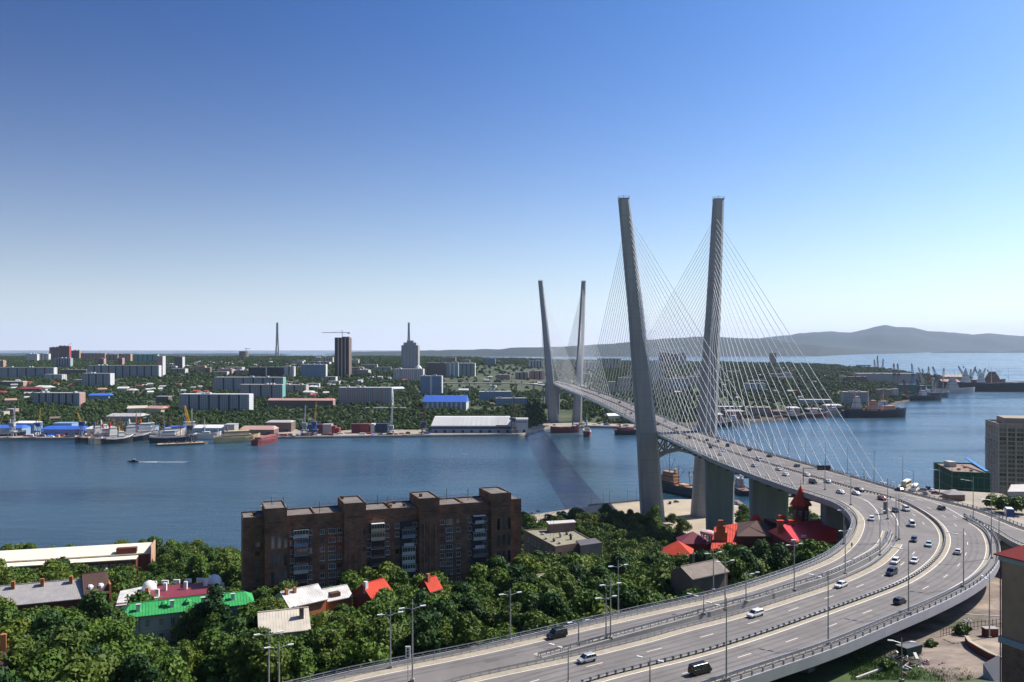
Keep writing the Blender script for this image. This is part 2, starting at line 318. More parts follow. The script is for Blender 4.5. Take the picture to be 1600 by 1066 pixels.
# far shore: polar grid by picture column u
FU = [-400, 0, 400, 560, 820, 850, 905, 985, 1060, 1130, 1220, 1262, 1300, 1345, 1400, 1440, 1500, 1560, 1640, 1700]
FV = [691, 688, 686, 684, 681, 671, 668, 670, 668, 664, 657, 652, 648, 650, 632, 622, 607, 603, 602, 598]
DBU = [-400, 880, 930, 1120, 1250, 1300, 1400, 1500, 1560, 1640, 1700]
DB = [9500, 9500, 5200, 5000, 4500, 4200, 3700, 3150, 2800, 2700, 2850]
def dfront(u): return 126 * F / (float(np.interp(u, FU, FV)) - EH)
def dback(u): return float(np.interp(u, DBU, DB))
def farz(u, Y):
    d = Y - dfront(u); q = 70 if u < 860 else 45
    if d < q: return 3.0
    Yp = 1160 + d
    h = float(np.interp(Yp, [1230, 1300, 1500, 1800, 2200, 2700, 3300, 4000, 5000, 6500, 8000], [3, 9.4, 18, 29.4, 41.7, 55.6, 64, 66, 58, 22, -5]))
    k = float(np.interp(u, [600, 700, 850, 950, 1050, 1150, 1300, 1380, 1450, 1600], [1, .95, .75, .6, .55, .5, .42, .3, .12, .05]))
    x = (u - 800) / F * Y
    h = h * k + (3.5 * noise.noise(Vector((x / 170, Y / 240, 1.7))) * min(1, (d - q) / 250) if h > 3 else 0)
    return max(h, 3) if Yp < 6500 else h
def hit(u, v, zoff=0):
    Y = dfront(u) + 5
    while Y < 9000:
        if CH - (v - EH) / F * Y <= farz(u, Y) + zoff: return Y
        Y += 6 if Y < 2500 else 15
    return 4200.0
def gf(i, j):
    u = -400 + 10 * i; d0 = dfront(u); d1 = dback(u)
    if j == 0: return ((u - 800) / F * d0, d0, -5)
    if j == 59: return ((u - 800) / F * (d1 + 5), d1 + 5, -6)
    t = (j - 1) / 57; Y = d0 + (d1 - d0) * (t ** 1.7)
    return ((u - 800) / F * Y, Y, farz(u, Y) if j < 58 else max(0.5, min(3, farz(u, Y))))
def gfi(i, j):
    u = -400 + 10 * i; x, Y, z = gf(i, j)
    return (1 if u < 990 else 2) if Y - dfront(u) < (62 if u < 860 else 40) else 0
ROCKY = mat_ground('rocky shore', [(.03, .028, .022), (.08, .06, .045), (.16, .12, .09)], .04)
QUAY = M('quay concrete', (0.3, 0.26, 0.21), 0.95, var=.3, sc=.05)
tag(grid('far_ground', 211, 60, gf, [GFAR, QUAY, ROCKY], gfi), kind='structure')
def ridge(name, us, vs, d0s, dep, seed, rough):
    u0, u1 = us[0], us[-1]; ni = int((u1 - u0) / 3); nj = 26
    def fn(i, j):
        u = u0 + (u1 - u0) * i / (ni - 1); v = float(np.interp(u, us, vs)); D0 = float(np.interp(u, d0s[0], d0s[1])); t = j / 18
        D = D0 + dep * t; x = (u - 800) / F * D
        H = CH - (v - EH) / F * (D0 + dep)
        q = t if t <= 1 else max(0, 2 - t)
        s = q * q * (3 - 2 * q)
        f = s * (1 + rough * (1 - s) * 3 * noise.noise(Vector((x / 1300, D / 1300, seed))))
        z = H * f + 14 * s * noise.noise(Vector((x / 260, D / 260, seed + 3))) + 22 * s * (1 - s) * noise.noise(Vector((x / 500, D / 500, seed + 5)))
        return (x, D, z - 2 * (j == 0))
    return tag(grid(name, ni, nj, fn, HILLM), kind='structure')
ridge('hills', [-160, 0, 120, 240, 380, 437, 470, 500, 520, 560, 600, 640, 720, 780, 800, 850, 920, 960, 985, 1015, 1050, 1090, 1130, 1200, 1250, 1300, 1350, 1400, 1450, 1475],
      [552, 553.5, 552, 554, 553, 554, 556, 555.5, 554.7, 550, 549.5, 549, 547, 546.5, 543, 543, 540, 537, 535, 531, 528, 527, 527, 530, 537, 543, 546.5, 549, 550, 551],
      ([-160, 1280, 1340, 1400, 1475], [8600, 9600, 11700, 13000, 15000]), 2400, 1.3, .25)
ridge('island_mountains', [1120, 1200, 1230, 1250, 1270, 1300, 1330, 1350, 1370, 1382, 1400, 1425, 1450, 1480, 1520, 1545, 1600, 1660, 1760],
      [538, 527, 524, 521, 519.5, 518, 520, 515.5, 510, 508, 511, 512, 517.5, 519, 523, 521, 525.5, 529, 540],
      ([1120, 1600, 1760], [15500, 17500, 17500]), 4000, 8.1, .3)
ridge('low_spit', [1455, 1480, 1500, 1540, 1565, 1580, 1600, 1640, 1700], [550.5, 548.8, 548.4, 548.6, 550, 548, 547.2, 547, 549], ([1455, 1700], [13800, 14600]), 500, 4.4, .1)
# ---------------------------------------------------------------- road alignment (world x, y)
def zd(y): return float(np.interp(y, [0, 450, 590, 844, 1000, 1344, 1610, 1900], [64.5, 64.5, 64.2, 66.5, 66.3, 63.5, 58, 44]))
def XL(y): return 103.5 - (y - 590) * 0.046
RT = 65.8
def pw(u, v, z=RT):
    q = P(u, v, z); return (q.x, q.y)
FARY = [1590, 1480, 1344, 1200, 1000, 850, 700]
def prep(pts, it=8): return smooth(resample(cat_rom(pts), 2.0), it)
A = prep([(XL(y), y) for y in FARY + [600, 520]] + [(110, 450), (113, 420), (116.5, 392), (121, 362), (125.5, 340), (127.5, 322)] +
         [pw(*q) for q in ((1337.5, 804), (1334.5, 825), (1322, 844), (1296, 864), (1253.7, 882), (1200.6, 900), (1126, 922), (1020, 945), (915, 968.5), (802, 994), (707.5, 1014), (561, 1042), (473.5, 1063))] + [(-52, 141), (-70, 130)])
E = prep([(XL(y) + 28.5, y) for y in FARY + [620, 575]] + [(137, 540), (141.5, 500), (147, 460), (153.5, 420), (159, 385), (164, 352), (169.5, 327), (173, 310)] + [pw(1600, 822), (173, 268), (174, 240)])
C = prep([(XL(y) + 14.25, y) for y in FARY + [600]] + [(121, 540), (126, 480), (130, 450), (134.5, 425), (139.5, 396), (144.5, 368), (148, 352)] +
         [pw(*q, 65.4) for q in ((1381, 772), (1412, 782), (1443, 798), (1466, 816), (1476, 835), (1472, 855.6), (1455.6, 876), (1422.5, 899), (1381, 917.5), (1295, 948), (1206, 979), (1100, 1012), (1014, 1033), (897, 1064))] + [(-2, 137), (-20, 126)])
D = prep([pw(*q) for q in ((1507, 804), (1536, 821), (1547, 837), (1550, 854), (1546, 871), (1534, 887), (1515, 902), (1484.5, 919), (1443, 938), (1391.6, 958.7), (1294, 998), (1206, 1027), (1100, 1061), (1000, 1092))] + [(2, 133)], 4)
B1 = prep([pw(*q, 65.4) for q in ((1387, 826), (1380, 843), (1362, 859), (1296, 891), (1232.5, 911), (1169, 931), (1140, 938), (1062, 960), (960, 987), (892.5, 1005.5), (841, 1019))], 4)
B2 = prep([pw(*q, 65.4) for q in ((1402, 833), (1396, 848), (1381, 864), (1358, 881), (1296, 908), (1232.5, 929), (1147.5, 955), (1062, 976), (1005, 992), (892, 1019), (780, 1042), (685, 1064.6))] + [(-24, 138), (-42, 128)], 4)
FR = prep([pw(1507, 804), pw(1540, 815), pw(1567, 829), pw(1600, 847), (161, 240)], 4)
GT1, GT2 = pw(1386, 822, 64.6), pw(1506, 801, 64.6)
G1 = offs(B1, 1.0 * -1); G2 = offs(B2, 1.0)     # inner slab edges on both sides of the open gap
# sanity: which side is which (a curve running towards the camera has +x on its left side)
Aout = offs(A, -1.6); Eout = offs(E, 1.3); Dout = offs(D, 2.0); FRo = offs(FR, -0.8)
iA = int(np.argmin(np.abs(A[:, 1] - 470))); iE = int(np.argmin(np.abs(E[:, 1] - 470)))
def L(c): return [tuple(p) for p in c]
B1o = offs(B1, 1.2); B2o = offs(B2, -1.2)
endB2 = L(B2o); 
outline = L(Aout[iA:]) + [(-60, 120), (-35, 118)] + L(B2o[-1:]) 
# left slab: ramp, then merge with the middle carriageway where the gap closes
gap = L(B1o)[::-1]
kk = int(np.argmin(np.linalg.norm(B2o - B1o[-1], axis=1)))
gap_poly = L(B1o) + L(B2o[:kk])[::-1] + [GT1]
out2 = L(Aout[iA:]) + [(-62, 108), (20, 108)] + L(Dout)[::-1] + [GT2] + L(FRo) + [(168, 226)] + L(Eout[iE:])[::-1]
from mathutils.geometry import delaunay_2d_cdt
def slab_tris():
    pts = [Vector(p) for p in out2 + gap_poly]; n, m = len(out2), len(gap_poly)
    ed = [(i, (i + 1) % n) for i in range(n)] + [(n + i, n + (i + 1) % m) for i in range(m)]
    v, e, f, *_ = delaunay_2d_cdt(pts, ed, [], 0, 1e-4); fs = []
    for t in f:
        c = sum((v[i] for i in t), Vector((0, 0))) / len(t)
        if inside(c, out2) and not inside(c, gap_poly): fs.append(list(t))
    return [tuple(p) for p in v], fs
ST = slab_tris()
def slab_mesh(mb, z, flip=False):
    mb.add([(x, y, z) for x, y in ST[0]], [f[::-1] if flip else f for f in ST[1]])
def gn(i, j):
    x = -700 + 8 * i; s = shore(x)
    if j >= 91: return (x, s, [3, -6][j - 91])
    y = 40 + (s - 40) * j / 91
    z = near_z(x, y)
    if y < 500: z += 0.5 * noise.noise(Vector((x / 14, y / 14, 0)))
    return (x, y, z)
def gmi(i, j):
    x, y, z = gn(i, j)
    if j >= 90: return 2
    if x > 66 and 128 < y < 262 and x < 230: return 0 if (x < 88 and y < 160) or (y < 180 and x / y < .475) else 1
    if y > 505 - (60 if x > 150 else 0): return 2 if x > -20 else 0
    return 0
tag(grid('ground', 201, 93, gn, [GRASS, GRAVEL, SAND], gmi), kind='structure')
mb = MB(); slab_mesh(mb, 64.5)
mb.add([(p[0], p[1], zd(p[1])) for i in range(0, iA + 1) for p in (A[i],)] + [(E[min(iE, int(i * iE / iA))][0], E[min(iE, int(i * iE / iA))][1], zd(E[min(iE, int(i * iE / iA))][1])) for i in range(iA + 1)],
       [[i, i + 1, iA + 2 + i, iA + 1 + i] for i in range(iA)])
tag(mb.build('road', ASPH), kind='structure')
# painted lines and dusty shoulders
mb = MB(); ms = MB()
def line(c, off, w=0.22, dz=0.02, i0=0, i1=None): flat(mb, c[i0:i1], off - w / 2, off + w / 2, dz, zd)
def shoulder(c, o1, o2, i0=0, i1=None): flat(ms, c[i0:i1], min(o1, o2), max(o1, o2), 0.012, zd)
line(A, 2.6); shoulder(A, .3, 2.45)
line(B1, -1.5); shoulder(B1, -.3, -1.35)
line(B2, 2.2, i0=6); shoulder(B2, .3, 2.05, i0=6)
jC = int(np.argmin(np.abs(C[:, 1] - 420)))
line(C, -1.4); line(C, 1.6, w=.26); shoulder(C, .35, 1.45, jC); shoulder(C, -.3, -1.25, jC)
line(D, -1.5, i0=4); shoulder(D, -.3, -1.35, 4); line(E, -1.6); shoulder(E, -.3, -1.45, iE); line(FR, 1.3, i0=4); shoulder(FR, .3, 1.15)
# gore lines: left ramp splits off the bridge, right ramp splits off the outer carriageway
g1 = prep([(137.0, 352), pw(1347, 779, 64.5), pw(1360, 787, 64.5), pw(1371, 800, 64.5), pw(1375, 814, 64.5)], 2); line(g1, 0, .3)
g2 = prep([pw(1382, 790, 64.5), pw(1396, 803, 64.5), pw(1403, 816, 64.5), pw(1405, 826, 64.5)], 2); line(g2, 0, .3)
g3 = prep([pw(1414, 773, 64.5), pw(1440, 779, 64.5), pw(1470, 789, 64.5), pw(1500, 805, 64.5), pw(1525, 822, 64.5)], 2); line(g3, 0, .3)
for i in range(7):
    a = g1[min(len(g1) - 1, 6 + 3 * i)]; b = g2[min(len(g2) - 1, 2 + 3 * i)]
    if np.linalg.norm(a - b) < 14: mb.add([(a[0], a[1], 64.52), (a[0] + .3, a[1] + .3, 64.52), (b[0], b[1], 64.52), (b[0] - .3, b[1] - .3, 64.52)], [[0, 1, 2, 3]])
def dashes(c, o, i0=0, i1=None):
    d = resample(c[i0:i1], 1.0); k = 0
    while k + 5 < len(d):
        flat(mb, d[k:k + 5], o - .1, o + .1, 0.02, zd); k += 15
def between(c1, c2):
    out = []
    for p in c1:
        q = c2[np.argmin(np.linalg.norm(c2 - p, axis=1))]; out.append((p + q) / 2)
    return smooth(np.array(out), 10)
jc = int(np.argmin(np.linalg.norm(C - np.array(GT1), axis=1)))
dashes(between(C[jc + 18:-6], B2), 0); jd = int(np.argmin(np.linalg.norm(C - D[0], axis=1))); dashes(between(C[jd + 12:-6], D), 0)
lc = between(C[:jc], A); dashes(lc, 0); dashes(C[:jc], -4.4, 0); dashes(C[:jd + 10], 5.6); dashes(C[:jd + 6], 9.3)
mt = MB()
def track(c, o, i0=0, i1=None, w=.55):
    for q in (-.8, .8): flat(mt, c[i0:i1], o + q - w / 2, o + q + w / 2, .008, zd)
mB = between(C[jc + 18:-6], B2); mD = between(C[jd + 12:-6], D); mA = between(A[iA + 80:], B1)
for o_ in (-1.9, 1.9): track(mB, o_); track(mD, o_)
track(offs(A, 4.6), 0, iA + 90, -14)
for o_ in (-5.5, -2, 1.8, 5.4): track(lc, o_)
for o_ in (3.2, 7.3): track(C[:jd], o_)
rj = random.Random(4)
for c_, k0 in ((B2, 14), (C, jc + 10), (A, iA + 70)):       # expansion joints and patched strips
    for k in range(k0, len(c_) - 6, 21):
        t_ = c_[k + 1] - c_[k]; t_ /= np.linalg.norm(t_); n_ = np.array((-t_[1], t_[0])); a_ = c_[k] + n_ * .6; b_ = c_[k] + n_ * (9.6 if c_ is not A else 6.5)
        mt.add([(*a_, 64.511), (*(a_ + t_ * .28), 64.511), (*(b_ + t_ * .28), 64.511), (*b_, 64.511)], [[0, 1, 2, 3]])
        if rj.random() < .5: p_ = c_[k] + n_ * rj.uniform(2, 7) + t_ * 7; q_ = rj.uniform(3, 9); mt.add([(*p_, 64.5095), (*(p_ + t_ * q_), 64.5095), (*(p_ + t_ * q_ + n_ * 1.7), 64.5095), (*(p_ + n_ * 1.7), 64.5095)], [[0, 1, 2, 3]])
tag(mt.build('road_wear', TRACK), kind='structure')
tag(mb.build('road_markings', LINE), kind='structure'); tag(ms.build('road_shoulder', DUST), kind='structure')
# ---------------------------------------------------------------- the elevated road
org = (60, 200, 64.5)
via = tag(empty('viaduct', org), 'wide curving elevated motorway deck with grey edge beams sweeping across the foreground', 'elevated road')
mb = MB(); slab_mesh(mb, 64.44); slab_mesh(mb, 63.0, True)
def skirt(mb, pts, z0, z1):
    vs = []
    for x, y in pts: vs += [(x, y, z0), (x, y, z1)]
    mb.add(vs, [[2 * i, 2 * i + 2, 2 * i + 3, 2 * i + 1] for i in range(len(pts) - 1)])
skirt(mb, out2 + out2[:1], 63.0, 64.44); skirt(mb, gap_poly + gap_poly[:1], 63.0, 64.44)
mb.build('deck_slab', CONC, via, org)
def edge(name, c, off, w, z0, z1, mat, parent, org):
    m = MB(); sweep(m, c, off, w, z0, z1, zd); return m.build(name, mat, parent, org)
for c, o in ((Aout[iA:], 0), (Dout, 0), (Eout[iE:], 0)): edge('edge_beam', c, o, .5, -1.9, .25, FASC, via, org)
for c, o in ((B1o, 0), (B2o[:kk + 1], 0), (FRo, 0)): edge('edge_beam', c, o, .4, -1.5, .2, CONC, via, org)
def girder(c, off, w=7.5, z0=-4.0):
    m = MB(); sweep(m, c, off, w, z0, -1.6, zd); m.build('box_girder', CONC, via, org)
girder(A[iA:-3], 7); girder(D[3:], -6.5); girder(D[:], -16); girder(C[jc + 20:-4], -7); girder(E[iE:], -7)
def pier(x, y, w=2.4, d=2.4, rz=0, zt=60.6):
    m = MB(); zb = near_z(x, y) - 3; m.box(x - w / 2, x + w / 2, y - d / 2, y + d / 2, zb, zt - 2, rz, (x, y)); m.box(x - w, x + w, y - d / 2, y + d / 2, zt - 2.2, zt, rz, (x, y)); m.build('pier', CONC, via, org)
for c, o, k0, st in ((A, 7, iA + 105, 17), (D, -6.5, 12, 17), (C, -7, jc + 30, 17), (E, -7, iE + 62, 17)):
    for k in range(k0, len(c) - 4, st):
        q = offs(c, o)[k]; t = c[min(k + 1, len(c) - 1)] - c[k - 1]; pier(q[0], q[1], rz=math.atan2(t[1], t[0]) + math.pi / 2)
# guard rails and railings: one thing per line; posts are parts, shared mesh
def post_mesh(w, h, d=.12, nm='post', m=STEEL): return MB().box(-w / 2, w / 2, -d / 2, d / 2, 0, h).mesh(nm, m)
PG = post_mesh(.16, .85); PR = post_mesh(.12, 1.25); PRD = post_mesh(.2, 1.3, .2, 'post', STEELD); PB = MB().box(-.13, .13, -.16, .16, -1.9, 1.15).mesh('post', FASC)
def rail(name, c, off, step, pm, beams, label, cat, lim=300, i0=0, i1=None, rev=False, ph=.1, grp=None):
    c = offs(c, off)[i0:i1]; d = resample(c, step); o0 = (float(c[-1][0]), float(c[-1][1]), zd(c[-1][1]))
    t = tag(empty(name, o0), label, cat, grp)
    for nm, w, z0, z1, mt in beams: m = MB(); sweep(m, resample(c, 3), 0, w, z0, z1, zd); m.build(nm, mt, t, o0)
    d = d[::-1]; far = MB()
    for i, p in enumerate(d):
        a = d[min(i + 1, len(d) - 1)] - d[max(i - 1, 0)]; rz = math.atan2(a[1], a[0])
        if i < lim and p[1] < 430: inst('post', pm, t, (p[0] - o0[0], p[1] - o0[1], zd(p[1]) - o0[2]), rz)
        else: far.box(p[0] - .1, p[0] + .1, p[1] - .1, p[1] + .1, zd(p[1]), zd(p[1]) + 1.1)
    if far.v: tag(far.build('far_posts', STEELD, t, o0), kind='stuff')
GB = [('beam', .12, .45, .85, STEEL)]
RB = [('top_rail', .12, 1.15, 1.27, STEEL), ('middle_rail', .08, .75, .82, STEEL), ('lower_rail', .08, .35, .42, STEEL)]
rail('guard_rail', A, .45, 2, PG, GB, 'inner steel guard rail following the left edge of the leftmost lane', 'guard rail')
rail('railing', A, -1.2, 2.5, PR, RB, 'slender pedestrian railing along the outermost left edge above the trees', 'railing')
rail('guard_rail', B1, 0, 2, PG, GB, 'guard rail on the right side of the leftmost lane beside the open gap', 'guard rail')
rail('railing', B1, .8, 2.5, PR, RB, 'railing between the open gap and the leftmost lane', 'railing')
rail('guard_rail', B2, 0, 2, PG, GB, 'guard rail on the left side of the middle carriageway where the white cars drive', 'guard rail')
rail('median_barrier', C, 0, 2, MB().box(-.1, .1, -.28, .28, 0, .8).mesh('post', STEELD), [('beam', .08, .5, .85, STEEL), ('second_beam', .5, .42, .5, STEEL)], 'central double guard rail dividing the two directions of traffic', 'guard rail')
rail('guard_rail', D, 0, 2, PG, [('beam', .14, .4, .85, STEEL), ('top_tube', .2, .95, 1.1, STEEL)], 'heavy guard rail along the outer right curve of the motorway', 'guard rail')
rail('parapet_railing', D, 1.9, 3, PB, [('top_rail', .14, 1.0, 1.15, STEELD), ('middle_rail', .08, .55, .62, STEELD)], 'parapet railing with stanchions on the outermost right edge of the deck', 'railing')
rail('guard_rail', FR, 0, 2, PG, GB, 'short guard rail on the left of the slip road leaving to the right', 'guard rail')
rail('guard_rail', E, 0, 2, PG, GB, 'guard rail along the right edge of the bridge and the slip road', 'guard rail')
rail('railing', E, 1.2, 2.5, PRD, RB, 'dark pedestrian railing along the far right edge of bridge and slip road', 'railing')
# ---------------------------------------------------------------- the cable-stayed bridge
org = (118, 590, 3)
br = tag(empty('cable_stayed_bridge', org), 'huge white cable-stayed bridge with two pairs of splayed concrete pylons crossing the bay', 'bridge')
yy = np.r_[np.arange(1600, 600, -20.), A[(A[:, 1] < 600) & (A[:, 1] > 318)][::4, 1]]
iz = int(np.argmin(np.abs(A[:, 1] - 322)))
cA = resample(Aout[:iz], 12); cE = np.array([Eout[np.argmin(np.linalg.norm(Eout[:int(len(Eout) * .97)] - p, axis=1))] for p in cA])
m = MB(); secs = []
for a, e in zip(cA, cE):
    z = zd(a[1]) - .06; d = e - a; q = lambda t, dz: (a[0] + d[0] * t, a[1] + d[1] * t, z + dz)
    secs.append([q(0, 0), q(0, -1.1), q(.12, -2.9), q(.88, -2.9), q(1, -1.1), q(1, 0)])
m.loft(secs); m.build('deck_girder', FASC, br, org)
m = MB(); sweep(m, Aout[:iz], -.05, .35, -1.3, .35, zd); m.build('edge_beam', WHITE, br, org)
m = MB(); sweep(m, Eout[:iE], .05, .35, -1.3, .35, zd); m.build('edge_beam', WHITE, br, org)
for k in range(0, len(cA) - 2, 1):       # cross girders seen below the edge
    a, e = cA[k], cE[k]
    if a[1] < 620: m = MB(); m.bar((a[0] + .4, a[1], zd(a[1]) - 2.2), (e[0] - .4, e[1], zd(a[1]) - 2.2), .7, 2.2); m.build('cross_girder', STEELD, br, org)
CONCJ = M('pylon concrete joint', (0.215, 0.22, 0.22), .85)
def leg(y0, st, side, yaw=0):
    # st: (z, xcentre, width, depth); octagonal section with chamfered corners
    secs = []
    for z, x, w, d in st:
        c1 = min(w, d) * (.22 if side > 0 else .16); h = w / 2; k = d / 2
        secs.append([(x - h, y0 - k + c1, z), (x - h + c1, y0 - k, z), (x + h - c1, y0 - k, z), (x + h, y0 - k + c1, z), (x + h, y0 + k - c1, z), (x + h - c1, y0 + k, z), (x - h + c1, y0 + k, z), (x - h, y0 + k - c1, z)])
    o = MB().loft(secs).build('pylon_leg', CONCP, br, org)
    for zj in range(10, 225, 9):
        xj, wj, dj = [float(np.interp(zj, [q[0] for q in st], [q[k] for q in st])) for k in (1, 2, 3)]; c1 = min(wj, dj) * (.22 if side > 0 else .16); h = wj / 2 + .05; k = dj / 2 + .05; m = MB()
        ring = [(xj - h, y0 - k + c1), (xj - h + c1, y0 - k), (xj + h - c1, y0 - k), (xj + h, y0 - k + c1), (xj + h, y0 + k - c1), (xj + h - c1, y0 + k), (xj - h + c1, y0 + k), (xj - h, y0 + k - c1)]
        m.prism(ring, zj, zj + .28); m.build('pour_joint', CONCJ, br, org)
    z, x, w, d = st[-1]; m = MB()
    m.box(x - w / 2 + .1, x + w / 2 - .1, y0 - d / 2 + .1, y0 + d / 2 - .1, z, z + .6); m.build('leg_cap', STEELD, br, org)
    m = MB()
    for sx in (-1, 1):
        for sy in (-1, 0, 1): m.tube((x + sx * w / 2, y0 + sy * d / 2, z + .6), (x + sx * w / 2, y0 + sy * d / 2, z + 2), .08, n=4)
    for zz in (1.3, 2): 
        for sx in (-1, 1): m.bar((x + sx * w / 2, y0 - d / 2, z + zz), (x + sx * w / 2, y0 + d / 2, z + zz), .1, .1)
        for sy in (-1, 1): m.bar((x - w / 2, y0 + sy * d / 2, z + zz), (x + w / 2, y0 + sy * d / 2, z + zz), .1, .1)
    m.tube((x, y0, z + .6), (x, y0, z + 3.4), .15, n=5); m.build('cap_railing', STEELD, br, org)
    return st
LN = leg(589.5, [(-1, 99.6, 16.2, 13), (62, 95.2, 13.8, 11), (150, 87.3, 10.2, 9), (229, 78.8, 7.3, 7.5)], -1)
RN = leg(603, [(-1, 137, 15.5, 13), (62, 140.5, 13.6, 11), (150, 145.3, 9.8, 9), (231, 149, 7.3, 7.5)], 1)
LF = leg(1340, [(-1, 67, 17, 13), (62, 61.8, 13.2, 11), (150, 54, 10, 9), (229, 45.5, 7.2, 7.5)], -1)
RF = leg(1348, [(-1, 104.5, 16, 13), (62, 107.6, 12, 11), (150, 112, 9.6, 9), (229, 115.5, 7, 7.5)], 1)
def at_z(st, z): return float(np.interp(z, [s[0] for s in st], [s[1] for s in st])), float(np.interp(z, [s[0] for s in st], [s[2] for s in st])), float(np.interp(z, [s[0] for s in st], [s[3] for s in st]))
CAB = M('stay cable', (0.78, 0.77, 0.74), 0.45, 0, .05)
def fan(st, y0, side, curve, dirn, spacing, y_end):
    n = 21
    for i in range(n):
        z = 217 - i * 4.1; x, w, d = at_z(st, z); ay = y0 + dirn * (18 + (i and 0)) 
        t = (n - i) / n; yt = y0 + dirn * (14 + (abs(y_end - y0) - 14) * t)
        cand = curve[:int(len(curve))]; k = int(np.argmin(np.abs(cand[:, 1] - yt) + (0 if True else 0)))
        p = cand[k]; px = p[0] + side * .35; zz = zd(p[1]) + .6
        a = Vector((x - side * w * .22, y0 + dirn * d * .5, z)); b = Vector((px, float(p[1]), zz))
        m = MB(); m.tube(a, b, .17 if y0 < 700 else .15, n=5); e = (b - a).normalized(); m.tube(b - e * 4.5, b, .27, n=5); m.build('stay_cable', CAB, br, org)
for st, y0, side, cv in ((LN, 589.5, -1, Aout), (RN, 603, 1, Eout)):
    fan(st, y0, side, cv, -1, 11.6, 356 if side < 0 else 366); fan(st, y0, side, cv, 1, 17, 955)
for st, y0, side, cv in ((LF, 1340, -1, Aout), (RF, 1348, 1, Eout)):
    fan(st, y0, side, cv, -1, 17, 985); fan(st, y0, side, cv, 1, 11, 1575)
def truss(y, xa, xb, zt, hz):
    # arched bottom chord, verticals and crossing braces between two legs
    n = 4; zb = lambda t: zt - hz + (hz * .42) * math.sin(math.pi * t)
    for yo in (-4, 4):
        pts = [(xa + (xb - xa) * i / n, y + yo, zb(i / n)) for i in range(n + 1)]
        for i in range(n):
            m = MB().bar(pts[i], pts[i + 1], 1.6, 1.6); m.build('bottom_chord', CONCP, br, org)
            t0 = (pts[i][0], y + yo, zt); t1 = (pts[i + 1][0], y + yo, zt)
            m = MB().bar(pts[i], t1, 1.0, .9); m.build('brace', CONCP, br, org)
            m = MB().bar(t0, pts[i + 1], .95, .85); m.build('brace', CONCP, br, org)
            if i: m = MB().bar(pts[i], t0, 1.1, 1.1); m.build('vertical', CONCP, br, org)
        m = MB().bar((xa, y + yo, zt), (xb, y + yo, zt), 1.5, 1.3); m.build('top_chord', CONCP, br, org)
truss(594, 101, 134, 60.5, 14.5); truss(1344, 68, 103, 59.5, 14)
def wallpier(x0, x1, y, zt, zb, tp=1.2, d=5):
    m = MB(); c = .9
    g = lambda s: [(x0 + s, y - d / 2 + c), (x0 + s + c, y - d / 2), (x1 - s - c, y - d / 2), (x1 - s, y - d / 2 + c), (x1 - s, y + d / 2 - c), (x1 - s - c, y + d / 2), (x0 + s + c, y + d / 2), (x0 + s, y + d / 2 - c)]
    m.prism(g(tp), zb, zt, g(0)); m.build('pier', CONCP, br, org)
wallpier(113.2, 130.4, 490, 61.3, 2); wallpier(115.2, 133.8, 405, 61.6, 8); wallpier(128, 148, 345, 61.6, 20, 0, 5)
wallpier(63, 83, 1440, 58.5, 0); wallpier(60, 80, 1530, 57, 5)
# thin approach viaduct on the far shore
q = [(64, 1600), (50, 1650), (15, 1690), (-30, 1700), (-90, 1702), (-150, 1715)]
qc = smooth(resample(cat_rom(q), 8), 3); zf = lambda y: 50.0
ov = (-50, 1700, 50); fv = tag(empty('approach_viaduct', ov), 'thin grey approach viaduct on the far bank left of the distant pylons', 'elevated road')
m = MB(); sweep(m, qc, 0, 12, -1.8, 0, zf); m.build('deck', CONC, fv, ov)
for k in range(2, len(qc), 6):
    m = MB(); m.box(qc[k][0] - 1.5, qc[k][0] + 1.5, qc[k][1] - 1.5, qc[k][1] + 1.5, 0, 48.2); m.build('pier', CONC, fv, ov)
# ---------------------------------------------------------------- vehicles
RUB = M('tyre rubber', (0.02, 0.02, 0.02), .85); CGL = M('car glass', (0.015, 0.02, 0.025), .08, spec=.9)
LAMPW = M('headlight glass', (0.7, 0.7, 0.68), .15); LAMPR = M('tail light', (0.45, 0.02, 0.015), .3)
CARC = {'white': (0.75, 0.74, 0.72), 'silver': (0.42, 0.45, 0.48), 'black': (0.012, 0.012, 0.014), 'grey': (0.12, 0.125, 0.14), 'red': (0.22, 0.02, 0.025), 'navy': (0.02, 0.03, 0.06), 'teal': (0.45, 0.56, 0.57), 'blue': (0.03, 0.1, 0.35)}
def carmat(c): return M('car paint ' + c, CARC[c], .28, .15, .03, spec=.6)
TYP = {  # length, width, height, profile of body (x from nose, ztop, halfwidth) and cabin (x0,x1 at base; x0,x1 at roof), roof z
 'sedan': (4.6, 1.75, [(0, .35, .62), (.12, .68, .8), (1.2, .88, .87), (3.5, .93, .87), (4.4, .9, .82), (4.6, .5, .75)], (1.15, 4.0, 1.85, 3.3), 1.43),
 'hatch': (3.9, 1.7, [(0, .35, .62), (.1, .72, .78), (.95, .95, .84), (3.3, 1.0, .85), (3.8, .98, .82), (3.9, .5, .76)], (.85, 3.8, 1.55, 3.45), 1.52),
 'wagon': (4.5, 1.75, [(0, .35, .62), (.12, .7, .8), (1.1, .92, .87), (3.6, .97, .87), (4.4, .96, .84), (4.5, .5, .78)], (1.0, 4.4, 1.75, 4.05), 1.52),
 'suv': (4.6, 1.85, [(0, .45, .7), (.1, .9, .86), (1.1, 1.1, .92), (3.6, 1.15, .93), (4.5, 1.13, .9), (4.6, .6, .84)], (1.0, 4.5, 1.6, 4.3), 1.82),
 'van': (4.7, 1.75, [(0, .45, .7), (.08, .85, .84), (.5, 1.1, .88), (3.6, 1.15, .88), (4.65, 1.15, .87), (4.7, .6, .84)], (.4, 4.65, 1.0, 4.5), 1.95)}
WM = MB(); WM.tube((0, -.1, 0), (0, .1, 0), .31, n=12); WMESH = WM.mesh('wheel', RUB)
CARM = {}
